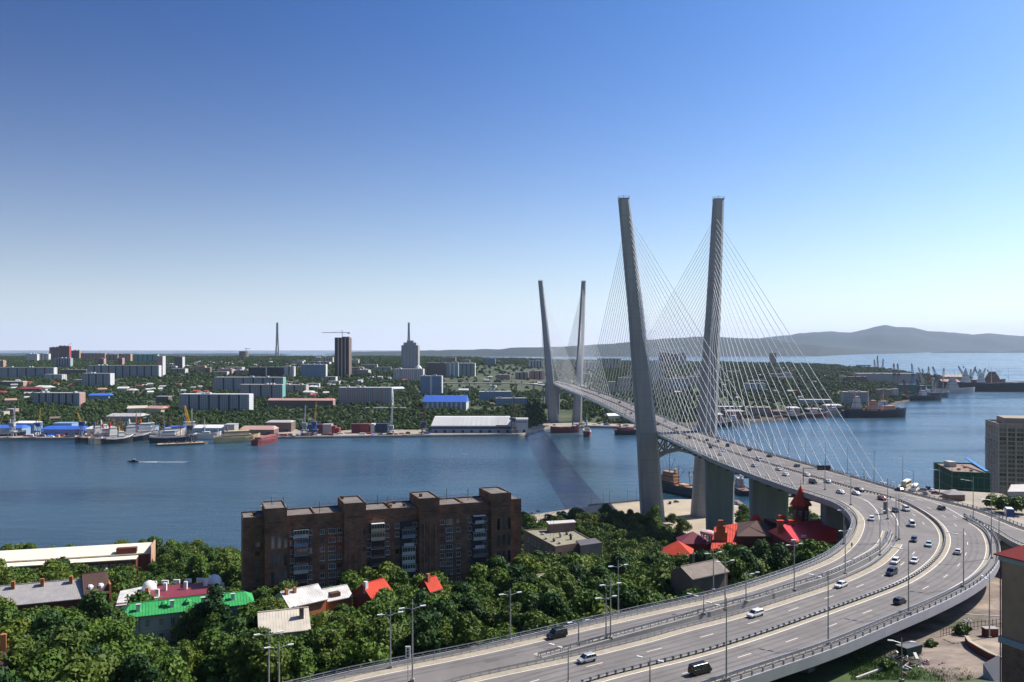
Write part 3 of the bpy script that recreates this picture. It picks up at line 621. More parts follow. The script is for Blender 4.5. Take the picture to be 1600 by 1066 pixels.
def car_parts(typ, colr):
    if (typ, colr) in CARM: return CARM[(typ, colr)]
    Ln, Wd, prof, cab, rz = TYP[typ]; mt = carmat(colr)
    b = MB(); secs = []
    for x, z, h in prof:
        zl = .28 if 0.3 < x < Ln - .3 else .34
        secs.append([(Ln / 2 - x, -h * .94, zl), (Ln / 2 - x, -h, (z + zl) / 2), (Ln / 2 - x, -h * .93, z - .04), (Ln / 2 - x, -h * .8, z), (Ln / 2 - x, h * .8, z), (Ln / 2 - x, h * .93, z - .04), (Ln / 2 - x, h, (z + zl) / 2), (Ln / 2 - x, h * .94, zl)])
    b.loft(secs); h = Wd / 2; x0, x1, x2, x3 = cab; zb = prof[3][1] - .03
    g = MB()
    g.prism([(Ln / 2 - x1, -h * .9), (Ln / 2 - x0, -h * .9), (Ln / 2 - x0, h * .9), (Ln / 2 - x1, h * .9)], zb, rz - .03, [(Ln / 2 - x3, -h * .74), (Ln / 2 - x2, -h * .74), (Ln / 2 - x2, h * .74), (Ln / 2 - x3, h * .74)])
    r = MB(); r.prism([(Ln / 2 - x3 - .06, -h * .76), (Ln / 2 - x2 + .06, -h * .76), (Ln / 2 - x2 + .06, h * .76), (Ln / 2 - x3 - .06, h * .76)], rz - .05, rz, [(Ln / 2 - x3, -h * .68), (Ln / 2 - x2 - .05, -h * .68), (Ln / 2 - x2 - .05, h * .68), (Ln / 2 - x3, h * .68)])
    for s in (-1, 1):   # pillars
        for xb, xt in ((x0, x2), (x1, x3), ((x0 + x1) / 2 + .1, (x2 + x3) / 2 + .05)):
            r.bar((Ln / 2 - xb, s * h * .905, zb), (Ln / 2 - xt, s * h * .755, rz - .03), .09, .05)
    if typ in ('wagon', 'suv', 'van'):
        for s in (-1, 1): r.bar((Ln / 2 - x2, s * h * .6, rz + .05), (Ln / 2 - x3, s * h * .6, rz + .05), .04, .06)
    hl = MB().box(Ln / 2 - .16, Ln / 2 + .005, -.16, .16, .58, .72); tl = MB().box(-Ln / 2 - .01, -Ln / 2 + .1, -.1, .1, .66, .9)
    CARM[(typ, colr)] = (b.mesh('body', mt), g.mesh('windows', CGL), r.mesh('roof', mt), hl.mesh('headlight', LAMPW), tl.mesh('tail_light', LAMPR), Ln, Wd)
    return CARM[(typ, colr)]
def car(typ, colr, x, y, z, rz, label, group=None, detail=True, cat='car', name='car'):
    bo, gl, ro, hl, tl, Ln, Wd = car_parts(typ, colr); t = tag(empty(name, (x, y, z), rz), label, cat, group)
    inst('body', bo, t); inst('windows', gl, t); inst('roof', ro, t)
    for sx in (-1, 1):
        for sy in (-1, 1): inst('wheel', WMESH, t, (sx * (Ln / 2 - .8), sy * (Wd / 2 - .1), .31))
    if detail:
        for s in (-1, 1): inst('headlight', hl, t, (0, s * (Wd / 2 - .3), .05)); inst('tail_light', tl, t, (0, s * (Wd / 2 - .2), .08))
    return t
def tangent(p, c):
    k = int(np.argmin(np.linalg.norm(c - np.array(p), axis=1))); a = c[max(0, k - 2)]; b = c[min(len(c) - 1, k + 2)]; return math.atan2(b[1] - a[1], b[0] - a[0])
# u, v of the ground contact, type, colour, curve followed, +1 towards camera / -1 away, label
CARS = [
 (870, 996, 'suv', 'black', 'A', 1, 'black off-road car alone on the leftmost lane beside the trees'),
 (917, 1034, 'hatch', 'silver', 'B', 1, 'silver hatchback lowest on the middle carriageway'),
 (1094, 1052, 'van', 'black', 'C', -1, 'black boxy van driving away at the bottom of the outer carriageway'),
 (1180, 963, 'wagon', 'white', 'B', 1, 'white estate car left of the white saloon on the middle carriageway'),
 (1314, 917, 'sedan', 'white', 'B', 1, 'white saloon between the white estate car and the navy off-road car'),
 (1406, 943, 'hatch', 'black', 'C', -1, 'black hatchback with red tail lights driving away on the outer carriageway'),
 (1393, 898, 'suv', 'navy', 'B', 1, 'dark navy off-road car right behind the white saloon'),
 (1399, 880, 'wagon', 'white', 'B', 1, 'white estate car following close behind the navy off-road car'),
 (1429, 879, 'sedan', 'white', 'B', 1, 'white saloon beside the median right of the white estate car'),
 (1497, 865, 'sedan', 'white', 'C', -1, 'lone white saloon on the outermost curve'),
 (1451.5, 853, 'sedan', 'teal', 'C0', 1, 'pale teal saloon next to the median in the curve'),
 (1428, 846, 'hatch', 'navy', 'C0', 1, 'dark blue hatchback just left of the pale teal saloon'),
 (1425, 822, 'van', 'white', 'C0', 1, 'white high-roofed van in the curve'),
 (1416, 798, 'suv', 'white', 'C0', 1, 'white off-road car near the two central lamp posts'),
 (1399, 800, 'hatch', 'black', 'C0', 1, 'black hatchback left of the white off-road car'),
 (1378, 781, 'wagon', 'red', 'C0', 1, 'dark red estate car entering the curve'),
 (1362, 813, 'hatch', 'white', 'A', 1, 'white hatchback on the slip road at the left inner curve'),
 (1405.5, 767, 'sedan', 'black', 'C', -1, 'black saloon driving onto the bridge beside the right railing'),
 (1471, 796, 'wagon', 'grey', 'C', -1, 'dark grey estate car where the right slip road splits off'),
 (1338, 773, 'sedan', 'white', 'C0', 1, 'white saloon at the bridge end beside the black estate car'),
 (1343.5, 768, 'wagon', 'black', 'C0', 1, 'black estate car at the bridge end beside the white saloon'),
 (1313.6, 771, 'sedan', 'white', 'C0', 1, 'white saloon hugging the left railing at the last cable'),
 (1293.5, 754.5, 'sedan', 'silver', 'C0', 1, 'silver saloon beside the median at the bridge end'),
 (1270, 755, 'suv', 'black', 'C0', 1, 'black off-road car behind the overhead sign'),
 (1261, 744, 'sedan', 'white', 'C0', 1, 'white saloon just before the overhead sign'),
 (1228, 743.5, 'sedan', 'white', 'C0', 1, 'white saloon in the left lane of the side span'),
 (1217, 735, 'sedan', 'white', 'C0', 1, 'white saloon in the middle lane of the side span'),
 (1245, 729.5, 'hatch', 'grey', 'C', -1, 'grey hatchback on the right half of the side span'),
 (1202, 714, 'sedan', 'black', 'C', -1, 'black saloon by the right railing of the side span'),
 (1186, 720, 'van', 'white', 'C0', 1, 'white van beside the median on the side span'),
 (1179, 729.5, 'sedan', 'silver', 'C0', 1, 'silver saloon beside the left railing on the side span'),
 (1129, 706, 'wagon', 'white', 'C0', 1, 'white estate car in front of the near right pylon leg'),
 (1126, 711.5, 'hatch', 'white', 'C0', 1, 'white hatchback by the left railing over the first pier'),
 (1111, 700, 'van', 'black', 'C0', 1, 'black van above the crossed bracing'),
 (1076, 685.5, 'suv', 'black', 'C0', 1, 'black off-road car between the two near pylon legs'),
 (1062.5, 678, 'sedan', 'white', 'C0', 1, 'white saloon between the two near pylon legs'),
 (1104, 689, 'sedan', 'black', 'C', -1, 'black saloon beside the near right pylon leg'),
 (1137.5, 697.5, 'suv', 'black', 'C', -1, 'black off-road car just past the near right pylon leg'),
 (1170, 704.5, 'wagon', 'black', 'C', -1, 'black estate car on the right half before the pylon'),
 (1121, 691, 'hatch', 'grey', 'C', -1, 'grey hatchback next to the black off-road car by the pylon'),
 (1056, 670, 'sedan', 'grey', 'C', -1, 'grey saloon behind the near left pylon leg'),
 (1040, 658, 'sedan', 'white', 'C', -1, 'white saloon on the main span just past the near left leg'),
 (978, 642, 'sedan', 'white', 'C0', 1, 'front white saloon of the pair left of the near pylon'),
 (977, 647, 'hatch', 'white', 'C0', 1, 'white hatchback by the left edge left of the near pylon'),
 (986, 647, 'sedan', 'black', 'C0', 1, 'black saloon nearest to the near left pylon leg on the main span'),
 (987, 634, 'van', 'white', 'C', -1, 'white van on the right half of the main span'),
 (968, 630, 'suv', 'black', 'C', -1, 'black off-road car in mid main span'),
 (942, 622.5, 'sedan', 'white', 'C0', 1, 'white saloon in mid main span'),
 (935.6, 616, 'sedan', 'black', 'C', -1, 'black saloon beyond mid span'),
 (917, 612.5, 'sedan', 'white', 'C0', 1, 'white saloon farthest out by the distant pylon'),
 (1028, 664, 'hatch', 'black', 'C0', 1, 'black hatchback right beside the near left pylon leg')]
CV = {'A': A, 'B': B2, 'C': C, 'C0': C}
for u, v, ty, co, cv, s, lab in CARS:
    z = 64.55; q = P(u, v, z)
    for _ in range(4): z = zd(q.y) + .03; q = P(u, v, z)
    car(ty, co, q.x, q.y, z, tangent((q.x, q.y), CV[cv]) + (0 if s > 0 else math.pi), lab, 'traffic on the motorway and bridge', q.y < 900, 'van' if ty == 'van' else 'car')
# parked below the left edge and on the ground
for u, v, ty, co, zz, rz, lab in ((690, 1022, 'sedan', 'white', 62.6, .35, 'white parked car showing behind the left railing'), (783, 1002, 'sedan', 'silver', 62.2, .35, 'silver parked car behind the left railing near a lamp'),
     (1535, 893, 'hatch', 'white', 57.5, .4, 'white car parked in the shade under the outer curve'), (1524, 906, 'sedan', 'white', 57.5, .7, 'white saloon half hidden below the edge of the motorway')):
    q = P(u, v, zz); car(ty, co, q.x, q.y, near_z(q.x, q.y) + .3, rz, lab, None)
QC = [(833, 803, 'sedan', 'grey'), (826, 806, 'sedan', 'silver'), (841, 800, 'wagon', 'grey'), (855, 806, 'sedan', 'silver'), (862, 810, 'hatch', 'silver'), (873, 803, 'suv', 'black'), (881, 802, 'wagon', 'black'), (886, 804, 'sedan', 'silver'), (892, 804, 'sedan', 'white'), (1047, 787, 'suv', 'black'), (1057, 785, 'wagon', 'grey')]
for i, (u, v, ty, co) in enumerate(QC):
    q = P(u, v, 3.1); car(ty, co, q.x, q.y, 3.05, U(0, 3), f'{co} {ty} parked on the sandy quay, {["first", "second", "third", "fourth", "fifth", "sixth", "seventh", "eighth", "ninth", "tenth", "eleventh"][i]} from the left', 'cars parked on the quay', False)
# ---------------------------------------------------------------- street lamps
def lamp(p, h, arm, label, kind='double', grp='street lamps along the motorway', mast=.12):
    x, y, z = p; t = tag(empty('street_lamp', p), label, 'street lamp', grp)
    MB().box(-.35, .35, -.35, .35, -.1, .5).build('base', CONC, t)
    MB().tube((0, 0, .4), (0, 0, h), .17, .08, 8).build('pole', STEEL, t)
    hz = h * (1 - mast); dx, dy = math.cos(arm), math.sin(arm)
    a = MB(); hd = []
    sides = (1, -1) if kind == 'double' else (1,)
    ln = 1.6 if kind == 'double' else 3.0
    for s in sides: a.tube((0, 0, hz), (dx * s * ln, dy * s * ln, hz + .35), .06, n=5); hd.append((s * ln, s))
    if kind == 'twin': hd.append((1.4, 1))
    a.build('arm', STEEL, t)
    for d, s in hd:
        m = MB(); m.box(-.1, .95, -.19, .19, -.08, .1); o = m.build('lamp_head', WHITE, t); o.location = (dx * d, dy * d, hz + .35 * abs(d) / ln); o.rotation_euler.z = arm + (0 if s > 0 else math.pi)
    return t
LA = [  # base u,v, tip v, arm direction, kind, what it stands by
 (1135, 1063, 934, 2.5, 'twin', 'tall lamp post at the bottom on the outer right edge'), (1294, 1005, 891, 2.5, 'twin', 'lamp post on the outer edge right of the bottom one'),
 (1419.5, 959, 847, 2.4, 'twin', 'lamp post on the outer edge near the black hatchback'), (1505.5, 917, 825, 2.7, 'twin', 'lamp post on the outer edge near the lone white saloon'),
 (1549, 872, 769, 3.1, 'twin', 'lamp post at the sharpest outer curve'), (1520.6, 810, 744, 2.6, 'twin', 'lamp post between the curve and the right slip road'), (1561, 846, 805, 2.8, 'twin', 'short lamp post right of the outer curve'),
 (1410.6, 759, 712, 2.8, 'twin', 'lamp post on the right railing beside the white bus'), (1468, 771, 730, 2.9, 'twin', 'lamp post on the right railing before the green netting'),
 (1386.8, 811, 747, 3.0, 'double', 'lamp post on the sandy gore between ramp and motorway'), (1400, 845, 773, 3.0, 'double', 'left one of two close lamp posts at the open gap'), (1404.5, 843, 772, .2, 'double', 'right one of two close lamp posts at the open gap'),
 (1375, 868, 792, .6, 'double', 'lamp post inside the curve between both left barriers'), (1320.7, 897, 821, .5, 'double', 'lamp post between the left lanes above the white saloon'), (1318.6, 850, 791, .4, 'double', 'lamp post on the left railing beside the red tower roof'),
 (1241, 923, 843, .4, 'double', 'thick lamp post between the left lanes in front of the tower building'), (1165.6, 941, 893, .4, 'twin', 'short lamp post between the left lanes near the white estate car'), (1133, 953, 869, .4, 'double', 'lamp post above the white estate car'),
 (1114.7, 923, 858, .4, 'double', 'lamp post on the left railing in front of the grey roof'), (1099.5, 960, 930, 2.6, 'twin', 'shortest lamp post left of the white estate car'), (966, 959, 876, .4, 'double', 'lamp post on the left railing beside the dark trees'),
 (954, 998, 904, .4, 'double', 'taller of the twin lamp posts mid way between the left lanes'), (947, 998, 927, .4, 'double', 'shorter of the twin lamp posts mid way between the left lanes'), (904, 1006, 969, .4, 'double', 'low lamp post beside the black off-road car'),
 (888, 1068, 1008, 2.6, 'twin', 'lamp post below the silver hatchback'), (1015.6, 1072, 1027, 2.6, 'double', 'lamp post cut by the bottom edge left of the black van'), (797.5, 1001, 920, .4, 'double', 'lamp post on the left railing behind the silver parked car'),
 (644.5, 1064, 936, .4, 'double', 'tall lamp post near the bottom left of the road'), (610, 1043, 950, .4, 'double', 'lamp post on the left railing over the dark trees'), (420, 1082, 980, .4, 'double', 'leftmost lamp post in front of the garden trees'), (436, 1082, 1003, .4, 'double', 'thin lamp post right of the leftmost one'),
 (1329.4, 789, 738, 2.8, 'double', 'lamp post on the left corner of the bridge end'), (1289, 765, 716, 2.8, 'double', 'lamp post on the left railing near the last cables'),
 (1365.7, 753, 704, 2.9, 'twin', 'lamp post on the right railing below the longest cable'), (1324, 743, 698, 2.9, 'twin', 'lamp post on the right railing under the second cable'), (1290, 733, 692, 2.9, 'twin', 'lamp post on the right railing under the third cable'),
 (1259, 725, 688, 2.9, 'twin', 'lamp post on the right railing under the fourth cable'), (1232, 717, 682, 2.9, 'twin', 'lamp post on the right railing behind the grey hatchback'), (1207, 710, 677, 2.9, 'twin', 'lamp post on the right railing behind the black saloon'), (1184, 702, 671, 2.9, 'twin', 'lamp post on the right railing farthest towards the pylon'),
 (1350, 745.5, 722, 2.9, 'twin', 'thin lamp post on the right railing left of the longest cable'), (1427, 762, 735, 2.9, 'twin', 'thin lamp post behind the parked coaches')]
for u, vb, vt, arm, kd, lab in LA:
    q = P(u, vb, 64.6); h = (vb - vt) / F * q.y; q.z = 64.55 if q.y > 149 else 64.55
    lamp(q, h, arm, lab, kd)
# overhead sign on the bridge
q = P(1255, 756, 64.5); t = tag(empty('overhead_sign', q), 'dark traffic sign panel on a cantilever arm over the bridge end', 'sign')
MB().tube((0, 0, 0), (0, 0, 7.2), .22, .18, 8).build('pole', STEELD, t); MB().bar((0, 0, 6.9), (13, 1.5, 6.9), .3, .3).build('arm', STEELD, t)
MB().box(6.5, 12.5, .9, 1.2, 5.9, 8.0).build('sign_panel', DARK, t)
# traffic warning board at lower left of the road
q = P(641, 1062, 64.5)
t = tag(empty('traffic_light', (q.x - .4, q.y - .2, 64.5)), 'white framed traffic signal hung beside the tall bottom left lamp post', 'traffic light')
MB().tube((0, 0, 0), (0, 0, 5.6), .07, n=6).build('post', STEEL, t); MB().box(-.45, .45, -.12, .12, 4.0, 6.2).build('board', WHITE, t)
for k, cc in enumerate(('a', 'b', 'c')): MB().tube((0, -.13, 4.5 + k * .6), (0, -.3, 4.5 + k * .6), .2, n=10).build('signal_lens', DARK, t)
# black box on a post on the gore
q = P(1383, 803, 64.5); t = tag(empty('traffic_cabinet', q), 'narrow dark box standing on the sandy gore beside a lamp', 'cabinet')
MB().box(-.5, .5, -.4, .4, 0, 4.2).build('body', STEELD, t); MB().box(-.6, .6, -.5, .5, 4.2, 4.5).build('lid', STEEL, t)
# ---------------------------------------------------------------- pedestrian on the shoulder
def person(x, y, z, rz, label):
    t = tag(empty('person', (x, y, z), rz), label, 'person')
    J = [(0, 0, .95), (0, 0, 1.2), (0, 0, 1.42), (0, 0, 1.5), (.02, 0, 1.62), (.02, 0, 1.74), (0, .19, 1.4), (-.06, .26, 1.12), (.08, .24, .88), (0, -.19, 1.4), (.06, -.26, 1.12), (.16, -.2, .9), (.02, .1, .9), (.14, .1, .5), (.08, .1, .08), (.22, .1, .04), (-.02, -.1, .9), (-.08, -.1, .5), (-.26, -.1, .1), (-.14, -.1, .04)]
    Ed = [(0, 1), (1, 2), (2, 3), (3, 4), (4, 5), (2, 6), (6, 7), (7, 8), (2, 9), (9, 10), (10, 11), (0, 12), (12, 13), (13, 14), (14, 15), (0, 16), (16, 17), (17, 18), (18, 19)]
    Rr = [.14, .13, .16, .06, .1, .08, .07, .05, .04, .07, .05, .04, .1, .07, .05, .045, .1, .07, .05, .045]
    me = bpy.data.meshes.new('body'); me.from_pydata(J, Ed, []); o = inst('body', me, t); me.materials.append(M('dark clothes', (.02, .02, .025), .9))
    s = o.modifiers.new('skin', 'SKIN')
    for i, r in enumerate(Rr): me.skin_vertices[0].data[i].radius = (r, r)
    u = o.modifiers.new('sub', 'SUBSURF'); u.levels = 1; u.render_levels = 1
    MB().lathe([(.02, 0), (.1, .03), (.125, .1), (.1, .2), (.03, .25)], (.02, 0, 1.55), 10).build('head', M('skin', (.45, .27, .18), .6), t, smooth=True)
    MB().lathe([(.11, 0), (.135, .05), (.11, .14), (.02, .17)], (.0, 0, 1.65), 10).build('hair', DARK, t, smooth=True)
q = P(1331, 857, 64.5); person(q.x, q.y, 64.55, 3.9, 'person in dark clothes walking on the shoulder of the inner left curve')
# ---------------------------------------------------------------- near buildings
FOOT = []      # footprints that trees must avoid
def foot(pts, pad=3):
    cx = sum(p[0] for p in pts) / len(pts); cy = sum(p[1] for p in pts) / len(pts)
    FOOT.append([(cx + (x - cx) * (1 + pad / max(3, math.hypot(x - cx, y - cy))), cy + (y - cy) * (1 + pad / max(3, math.hypot(x - cx, y - cy)))) for x, y in pts])
WINW = MB().mat(0).box(-.75, .75, -.1, .05, -.8, -.7).box(-.75, .75, -.1, .05, .7, .8).box(-.75, -.65, -.1, .05, -.7, .7).box(.65, .75, -.1, .05, -.7, .7).box(-.04, .04, -.08, .05, -.7, .7).box(-.9, .9, -.3, -.02, -.92, -.8).mat(1).box(-.65, .65, -.03, .05, -.7, .7).mesh('window', [FRAME, GLASS])
WIND = MB().mat(0).box(-1.2, 1.2, -.1, .05, -.85, -.75).box(-1.2, 1.2, -.1, .05, .7, .8).box(-1.2, -1.1, -.1, .05, -.75, .7).box(1.1, 1.2, -.1, .05, -.75, .7).box(-.36, -.3, -.08, .05, -.75, .7).box(.36, .42, -.08, .05, -.75, .7).box(-1.3, 1.3, -.35, -.02, -.97, -.85).mat(1).box(-1.1, 1.1, -.03, .05, -.75, .7).mesh('window', [FRAME, GLASS])
WINB = MB().mat(0).box(-.75, .75, -.06, .05, -.8, -.72).box(-.75, .75, -.06, .05, .72, .8).box(-.75, -.67, -.06, .05, -.72, .72).box(.67, .75, -.06, .05, -.72, .72).mat(1).box(-.67, .67, -.03, .05, -.72, .72).box(-.03, .03, -.05, -.03, -.72, .72).mesh('window', [M('brown frame', (.12, .07, .05)), GLASS])
def panel_bld():
    X0, Y0, X1, Y1 = -85.6, 266.7, 3.7, 300.7; rz = math.atan2(Y1 - Y0, X1 - X0); c, s = math.cos(rz), math.sin(rz)
    sx = lambda u: ((u - 800) / F * Y0 - X0) / (c - (u - 800) / F * s)
    zr, zb, dp = 70, 33, 12
    t = tag(empty('apartment_block', (X0, Y0, zb), rz), 'long dark brown brick apartment block with four projecting stair towers and mixed balconies', 'building')
    H = zr - zb; foot([(X0, Y0), (X1, Y1), (X1 - s * 14, Y1 + c * 14), (X0 - s * 14, Y0 + c * 14)], 4)
    lows = [(380, 413.5, 1.6), (448, 537, 0), (571, 653.5, 0), (685.4, 766, 0), (797, 816.7, 1.4)]; tw = [(413.5, 448), (537, 571), (653.5, 685.4), (766, 797)]
    for a, b, sb in lows:
        xa, xb = sx(a), sx(b); MB().box(xa, xb, sb, dp, 0, H).build('wall', BRICK, t)
        MB().box(xa + .3, xb - .3, sb + .4, dp - .4, H, H + .25).build('roof', TAR, t)
        for y0, y1 in ((sb, sb + .3), (dp - .3, dp)): MB().box(xa, xb, y0, y1, H, H + .7).build('parapet', BRICK, t)
        n = int((xb - xa) / 3.2)
        for k in range(n): x = xa + (k + .5) * (xb - xa) / n; MB().box(x - .7, x + .7, sb - .06, sb + .1, H - 2.6, H - 2.3).build('vent_slot', DARK, t)
        xm = (xa + xb) / 2
        if xb - xa > 12: MB().box(xm - .25, xm + .25, sb, dp, H + .25, H + .75).build('fire_wall', BRICK, t)
    slot = MB().box(-.5, .5, -.06, .1, -2, 2).mesh('stair_window', GLASS); sq = MB().box(-.55, .55, -.08, .1, -.7, .7).mesh('stair_window', DARK)
    rib = MB().box(-.22, .22, -.25, .1, -2.2, 2.2).mesh('stair_rib', M('pale brick', (.2, .12, .09)))
    for i, (a, b) in enumerate(tw):
        xa, xb = sx(a), sx(b); MB().box(xa, xb, -1.2, dp + .5, 0, H + 3).build('stair_tower', BRICK, t)
        MB().box(xa + .3, xb - .3, -.9, dp + .2, H + 3, H + 3.2).build('roof', TAR, t)
        for y0, y1 in ((-1.2, -.9), (dp + .2, dp + .5)): MB().box(xa, xb, y0, y1, H + 3, H + 3.6).build('parapet', BRICK, t)
        for x0, x1 in ((xa, xa + .3), (xb - .3, xb)): MB().box(x0, x1, -.88, dp + .18, H + 3, H + 3.6).build('parapet', BRICK, t)
        MB().box(xa + 1, xb - 1, -1.26, -1.1, H - 1.2, H - .9).build('vent_slot', DARK, t)
        for g in range(5):
            z = H - 7.4 - 5.8 * g; xm = (xa + xb) / 2 + 1
            for d in (-2.0, 0, 2.0):
                if i in (0, 3): inst('stair_window', slot, t, (xm + d, -1.2, z))
                else: inst('stair_rib', rib, t, (xm + d - .8, -1.2, z))
            if i in (1, 2): inst('stair_window', sq, t, (xm + (1.9 if i == 1 else -2.6), -1.2, z + 1.2))
    r = random.Random(3)
    for u, k in ((456.6, 0), (483.8, 0), (503.5, 0), (518.5, 1), (530.7, 0), (576.7, 0), (604.8, 0), (620.6, 0), (648, 0), (691, 0), (702, 1), (716, 0), (734, 0), (757.6, 0), (403, 2)):
        for f in range(9):
            z = H - 5.4 - 2.9 * f
            inst('window', (WINW if r.random() < .72 else WINB) if k == 0 else WIND if k == 1 else WINB, t, (sx(u), 1.6 if k == 2 else 0, z))
    pale = [M('balcony white', (.42, .42, .41), var=.25), M('balcony blue', (.17, .21, .28), var=.25), M('balcony cream', (.48, .41, .27)), M('balcony grey', (.14, .13, .13)), M('balcony wood', (.16, .09, .06))]
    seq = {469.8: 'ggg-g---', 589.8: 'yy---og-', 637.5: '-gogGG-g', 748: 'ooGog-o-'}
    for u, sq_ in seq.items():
        MB().box(sx(u) - 2.9, sx(u) + 2.9, -.05, .1, H - 4.5 - 2.9 * 8, H - 3.9).build('loggia_shade', DARK, t)  # flat near-black panel on the wall, loggia shade put into its colour
        for f, ch in enumerate(sq_):
            z = H - 6.6 - 2.9 * f; x = sx(u); b = MB()
            b.box(x - 2.4, x + 2.4, -1.3, -.05, z - .15, z); sl = b.build('balcony', CONC, t)
            mt = pale[{'g': r.choice([0, 1, 3]), 'G': 0, 'y': 2, 'o': 0, '-': r.choice([3, 4])}[ch]]
            w = 2.3 if ch in 'gGy' else 1.7
            MB().box(x - w, x + w, -1.3, -1.2, z, z + (1.1 if ch != '-' else .9)).build('panel', mt, sl)
            if ch in 'gGy':
                g = MB().box(x - 2.3, x + 2.3, -1.22, -1.17, z + 1.1, z + 2.4).build('glazing', GLASS, sl)
                fm = MB()
                for k in range(6): fm.box(x - 2.3 + k * .9, x - 2.18 + k * .9, -1.32, -1.22, z + 1.1, z + 2.4)
                fm.box(x - 2.4, x + 2.4, -1.35, -1.15, z + 2.4, z + 2.55); fm.build('frame', mt, sl)
            if ch == 'y' and f == 0 or ch == 'o' and f == 0: MB().box(x - 2.2, x + 2.2, -1.6, .2, z + 2.6, z + 2.75).build('awning', WHITE, sl)
    for k in range(26):
        x = r.uniform(2, 92); y = r.uniform(1.5, dp - 1); on = any(sx(a) < x < sx(b) for a, b in tw); z = H + (3.2 if on else .25)
        q = k % 4
        if q == 0: MB().tube((x, y, z), (x, y, z + r.uniform(2, 4.5)), .1, n=4).build('aerial', DARK, t)
        elif q == 1: MB().box(x - .5, x + .5, y - .4, y + .4, z, z + 1.1).build('chimney', BRICK, t)
        elif q == 2: MB().tube((x, y, z), (x, y, z + .9), .2, n=6).build('vent_pipe', STEEL, t)
        else: MB().box(x - .9, x + .9, y - .6, y + .6, z, z + .12).build('roof_patch', CONC, t)
    m = MB()
    for k in range(48): x = 1 + k * 1.98; m.tube((x, dp - .2, H + .7), (x, dp - .2, H + 1.5), .03, n=3)
    m.bar((1, dp - .2, H + 1.5), (94, dp - .2, H + 1.5), .05, .05); tag(m.build('roof_fence', DARK, t), kind='stuff')
panel_bld()
def poly_bld(name, pts, z0, z1, wall, roofm, label, cat='building', par=.5, pad=3):
    o = (pts[0][0], pts[0][1], z0); t = tag(empty(name, o), label, cat); foot(pts, pad)
    MB().prism(pts, z0, z1).build('wall', wall, t, o)
    cx = sum(p[0] for p in pts) / len(pts); cy = sum(p[1] for p in pts) / len(pts)
    ins = [(cx + (x - cx) * .97, cy + (y - cy) * .97) for x, y in pts]
    MB().prism(ins, z1, z1 + .12).build('roof', roofm, t, o)
    if par:
        for i in range(len(pts)):
            a, b = pts[i], pts[(i + 1) % len(pts)]; ai, bi = ins[i], ins[(i + 1) % len(pts)]
            MB().prism([a, b, bi, ai], z1, z1 + par).build('parapet', wall, t, o)
    return t, o
def wall_windows(t, o, a, b, z0, z1, nx, nz, me, inset=.0, skip=0):
    dx, dy = b[0] - a[0], b[1] - a[1]; ln = math.hypot(dx, dy); rz = math.atan2(dy, dx); nxv, nyv = dy / ln, -dx / ln
    for i in range(nx):
        for k in range(nz):
            if skip and random.random() < skip: continue
            s = (i + .5) / nx; z = z0 + (k + .5) / nz * (z1 - z0)
            inst('window', me, t, (a[0] + dx * s + nxv * .04 - o[0], a[1] + dy * s + nyv * .04 - o[1], z - o[2]), rz)
BR2 = M('grey brown masonry', (0.2, 0.14, 0.11), .9, var=.2, sc=.4); ORB = M('orange brick', (.42, .15, .06), .9, var=.15, sc=.5)
PAL = M('pale plaster', (.48, .46, .42), .9); GRYW = M('grey plaster', (.36, .35, .335), .9, var=.12, sc=.3)
GREEN = M('green sheet roof', (.04, .33, .09), .55, var=.2, sc=.5); REDR = M('red sheet roof', (.62, .018, .035), .45, var=.08, sc=.3); ORR = M('orange red roof', (.5, .04, .012), .8, var=.2, sc=.3)
MAR = M('dark red roof', (.2, .03, .045), .6, var=.12); BRWN = M('dark brown roof', (.085, .045, .035), .8, var=.15); SLATE = M('asbestos slate roof', (.36, .34, .33), .9, var=.14, sc=.6)
WRF = M('pale sheet roof', (.55, .53, .49), .6, var=.28, sc=.3); REDB = M('dark red brick', (.13, .03, .02), .9, var=.15, sc=.5)
def pxy(u, v, z): q = P(u, v, z); return (q.x, q.y)
# low masonry building right of the block
pts = [(17, 328), (33, 338), (25, 362), (5, 358)]
t, o = poly_bld('office_building', pts, 24, 46.6, BR2, M('khaki felt roof', (.25, .23, .16), .95, var=.2, sc=.3), 'flat roofed brick building with aerials and rooftop clutter right of the dark block')
wall_windows(t, o, (5, 358), (17, 328), 32, 45.5, 9, 4, WINW, skip=.2); wall_windows(t, o, (17, 328), (33, 338), 32, 45.5, 4, 4, WINB)
MB().prism([(27, 329), (36, 334), (34, 342), (26, 338)], 24, 47.2).build('stair_annex', M('dark render', (.1, .095, .1)), t, o)
MB().prism([(16, 353), (27, 357), (26.3, 361), (15, 358)], 46.7, 50.2).build('penthouse', BR2, t, o); MB().prism([(15.6, 352.6), (27.4, 356.6), (26.7, 361.6), (14.6, 358.6)], 50.2, 50.6).build('penthouse_roof', PAL, t, o)
for k, (x, y, h) in enumerate(((14, 342, 1), (17, 338, 1.4), (20, 345, 2.2), (24, 341, 2.6), (13, 350, .8), (23, 350, 1.2), (19, 334, 1.1))):
    MB().lathe([(.5, 0), (.5, h * .6), (.9, h * .65), (.2, h)], (x, y, 46.7), 8).build('roof_cowl', DARK if k % 2 else CONC, t, o)
for x, y, h in ((16, 346, 9), (17.2, 345, 8), (31, 336, 7)): MB().tube((x, y, 46.7), (x, y, 46.7 + h), .07, n=4).build('aerial', STEELD, t, o)
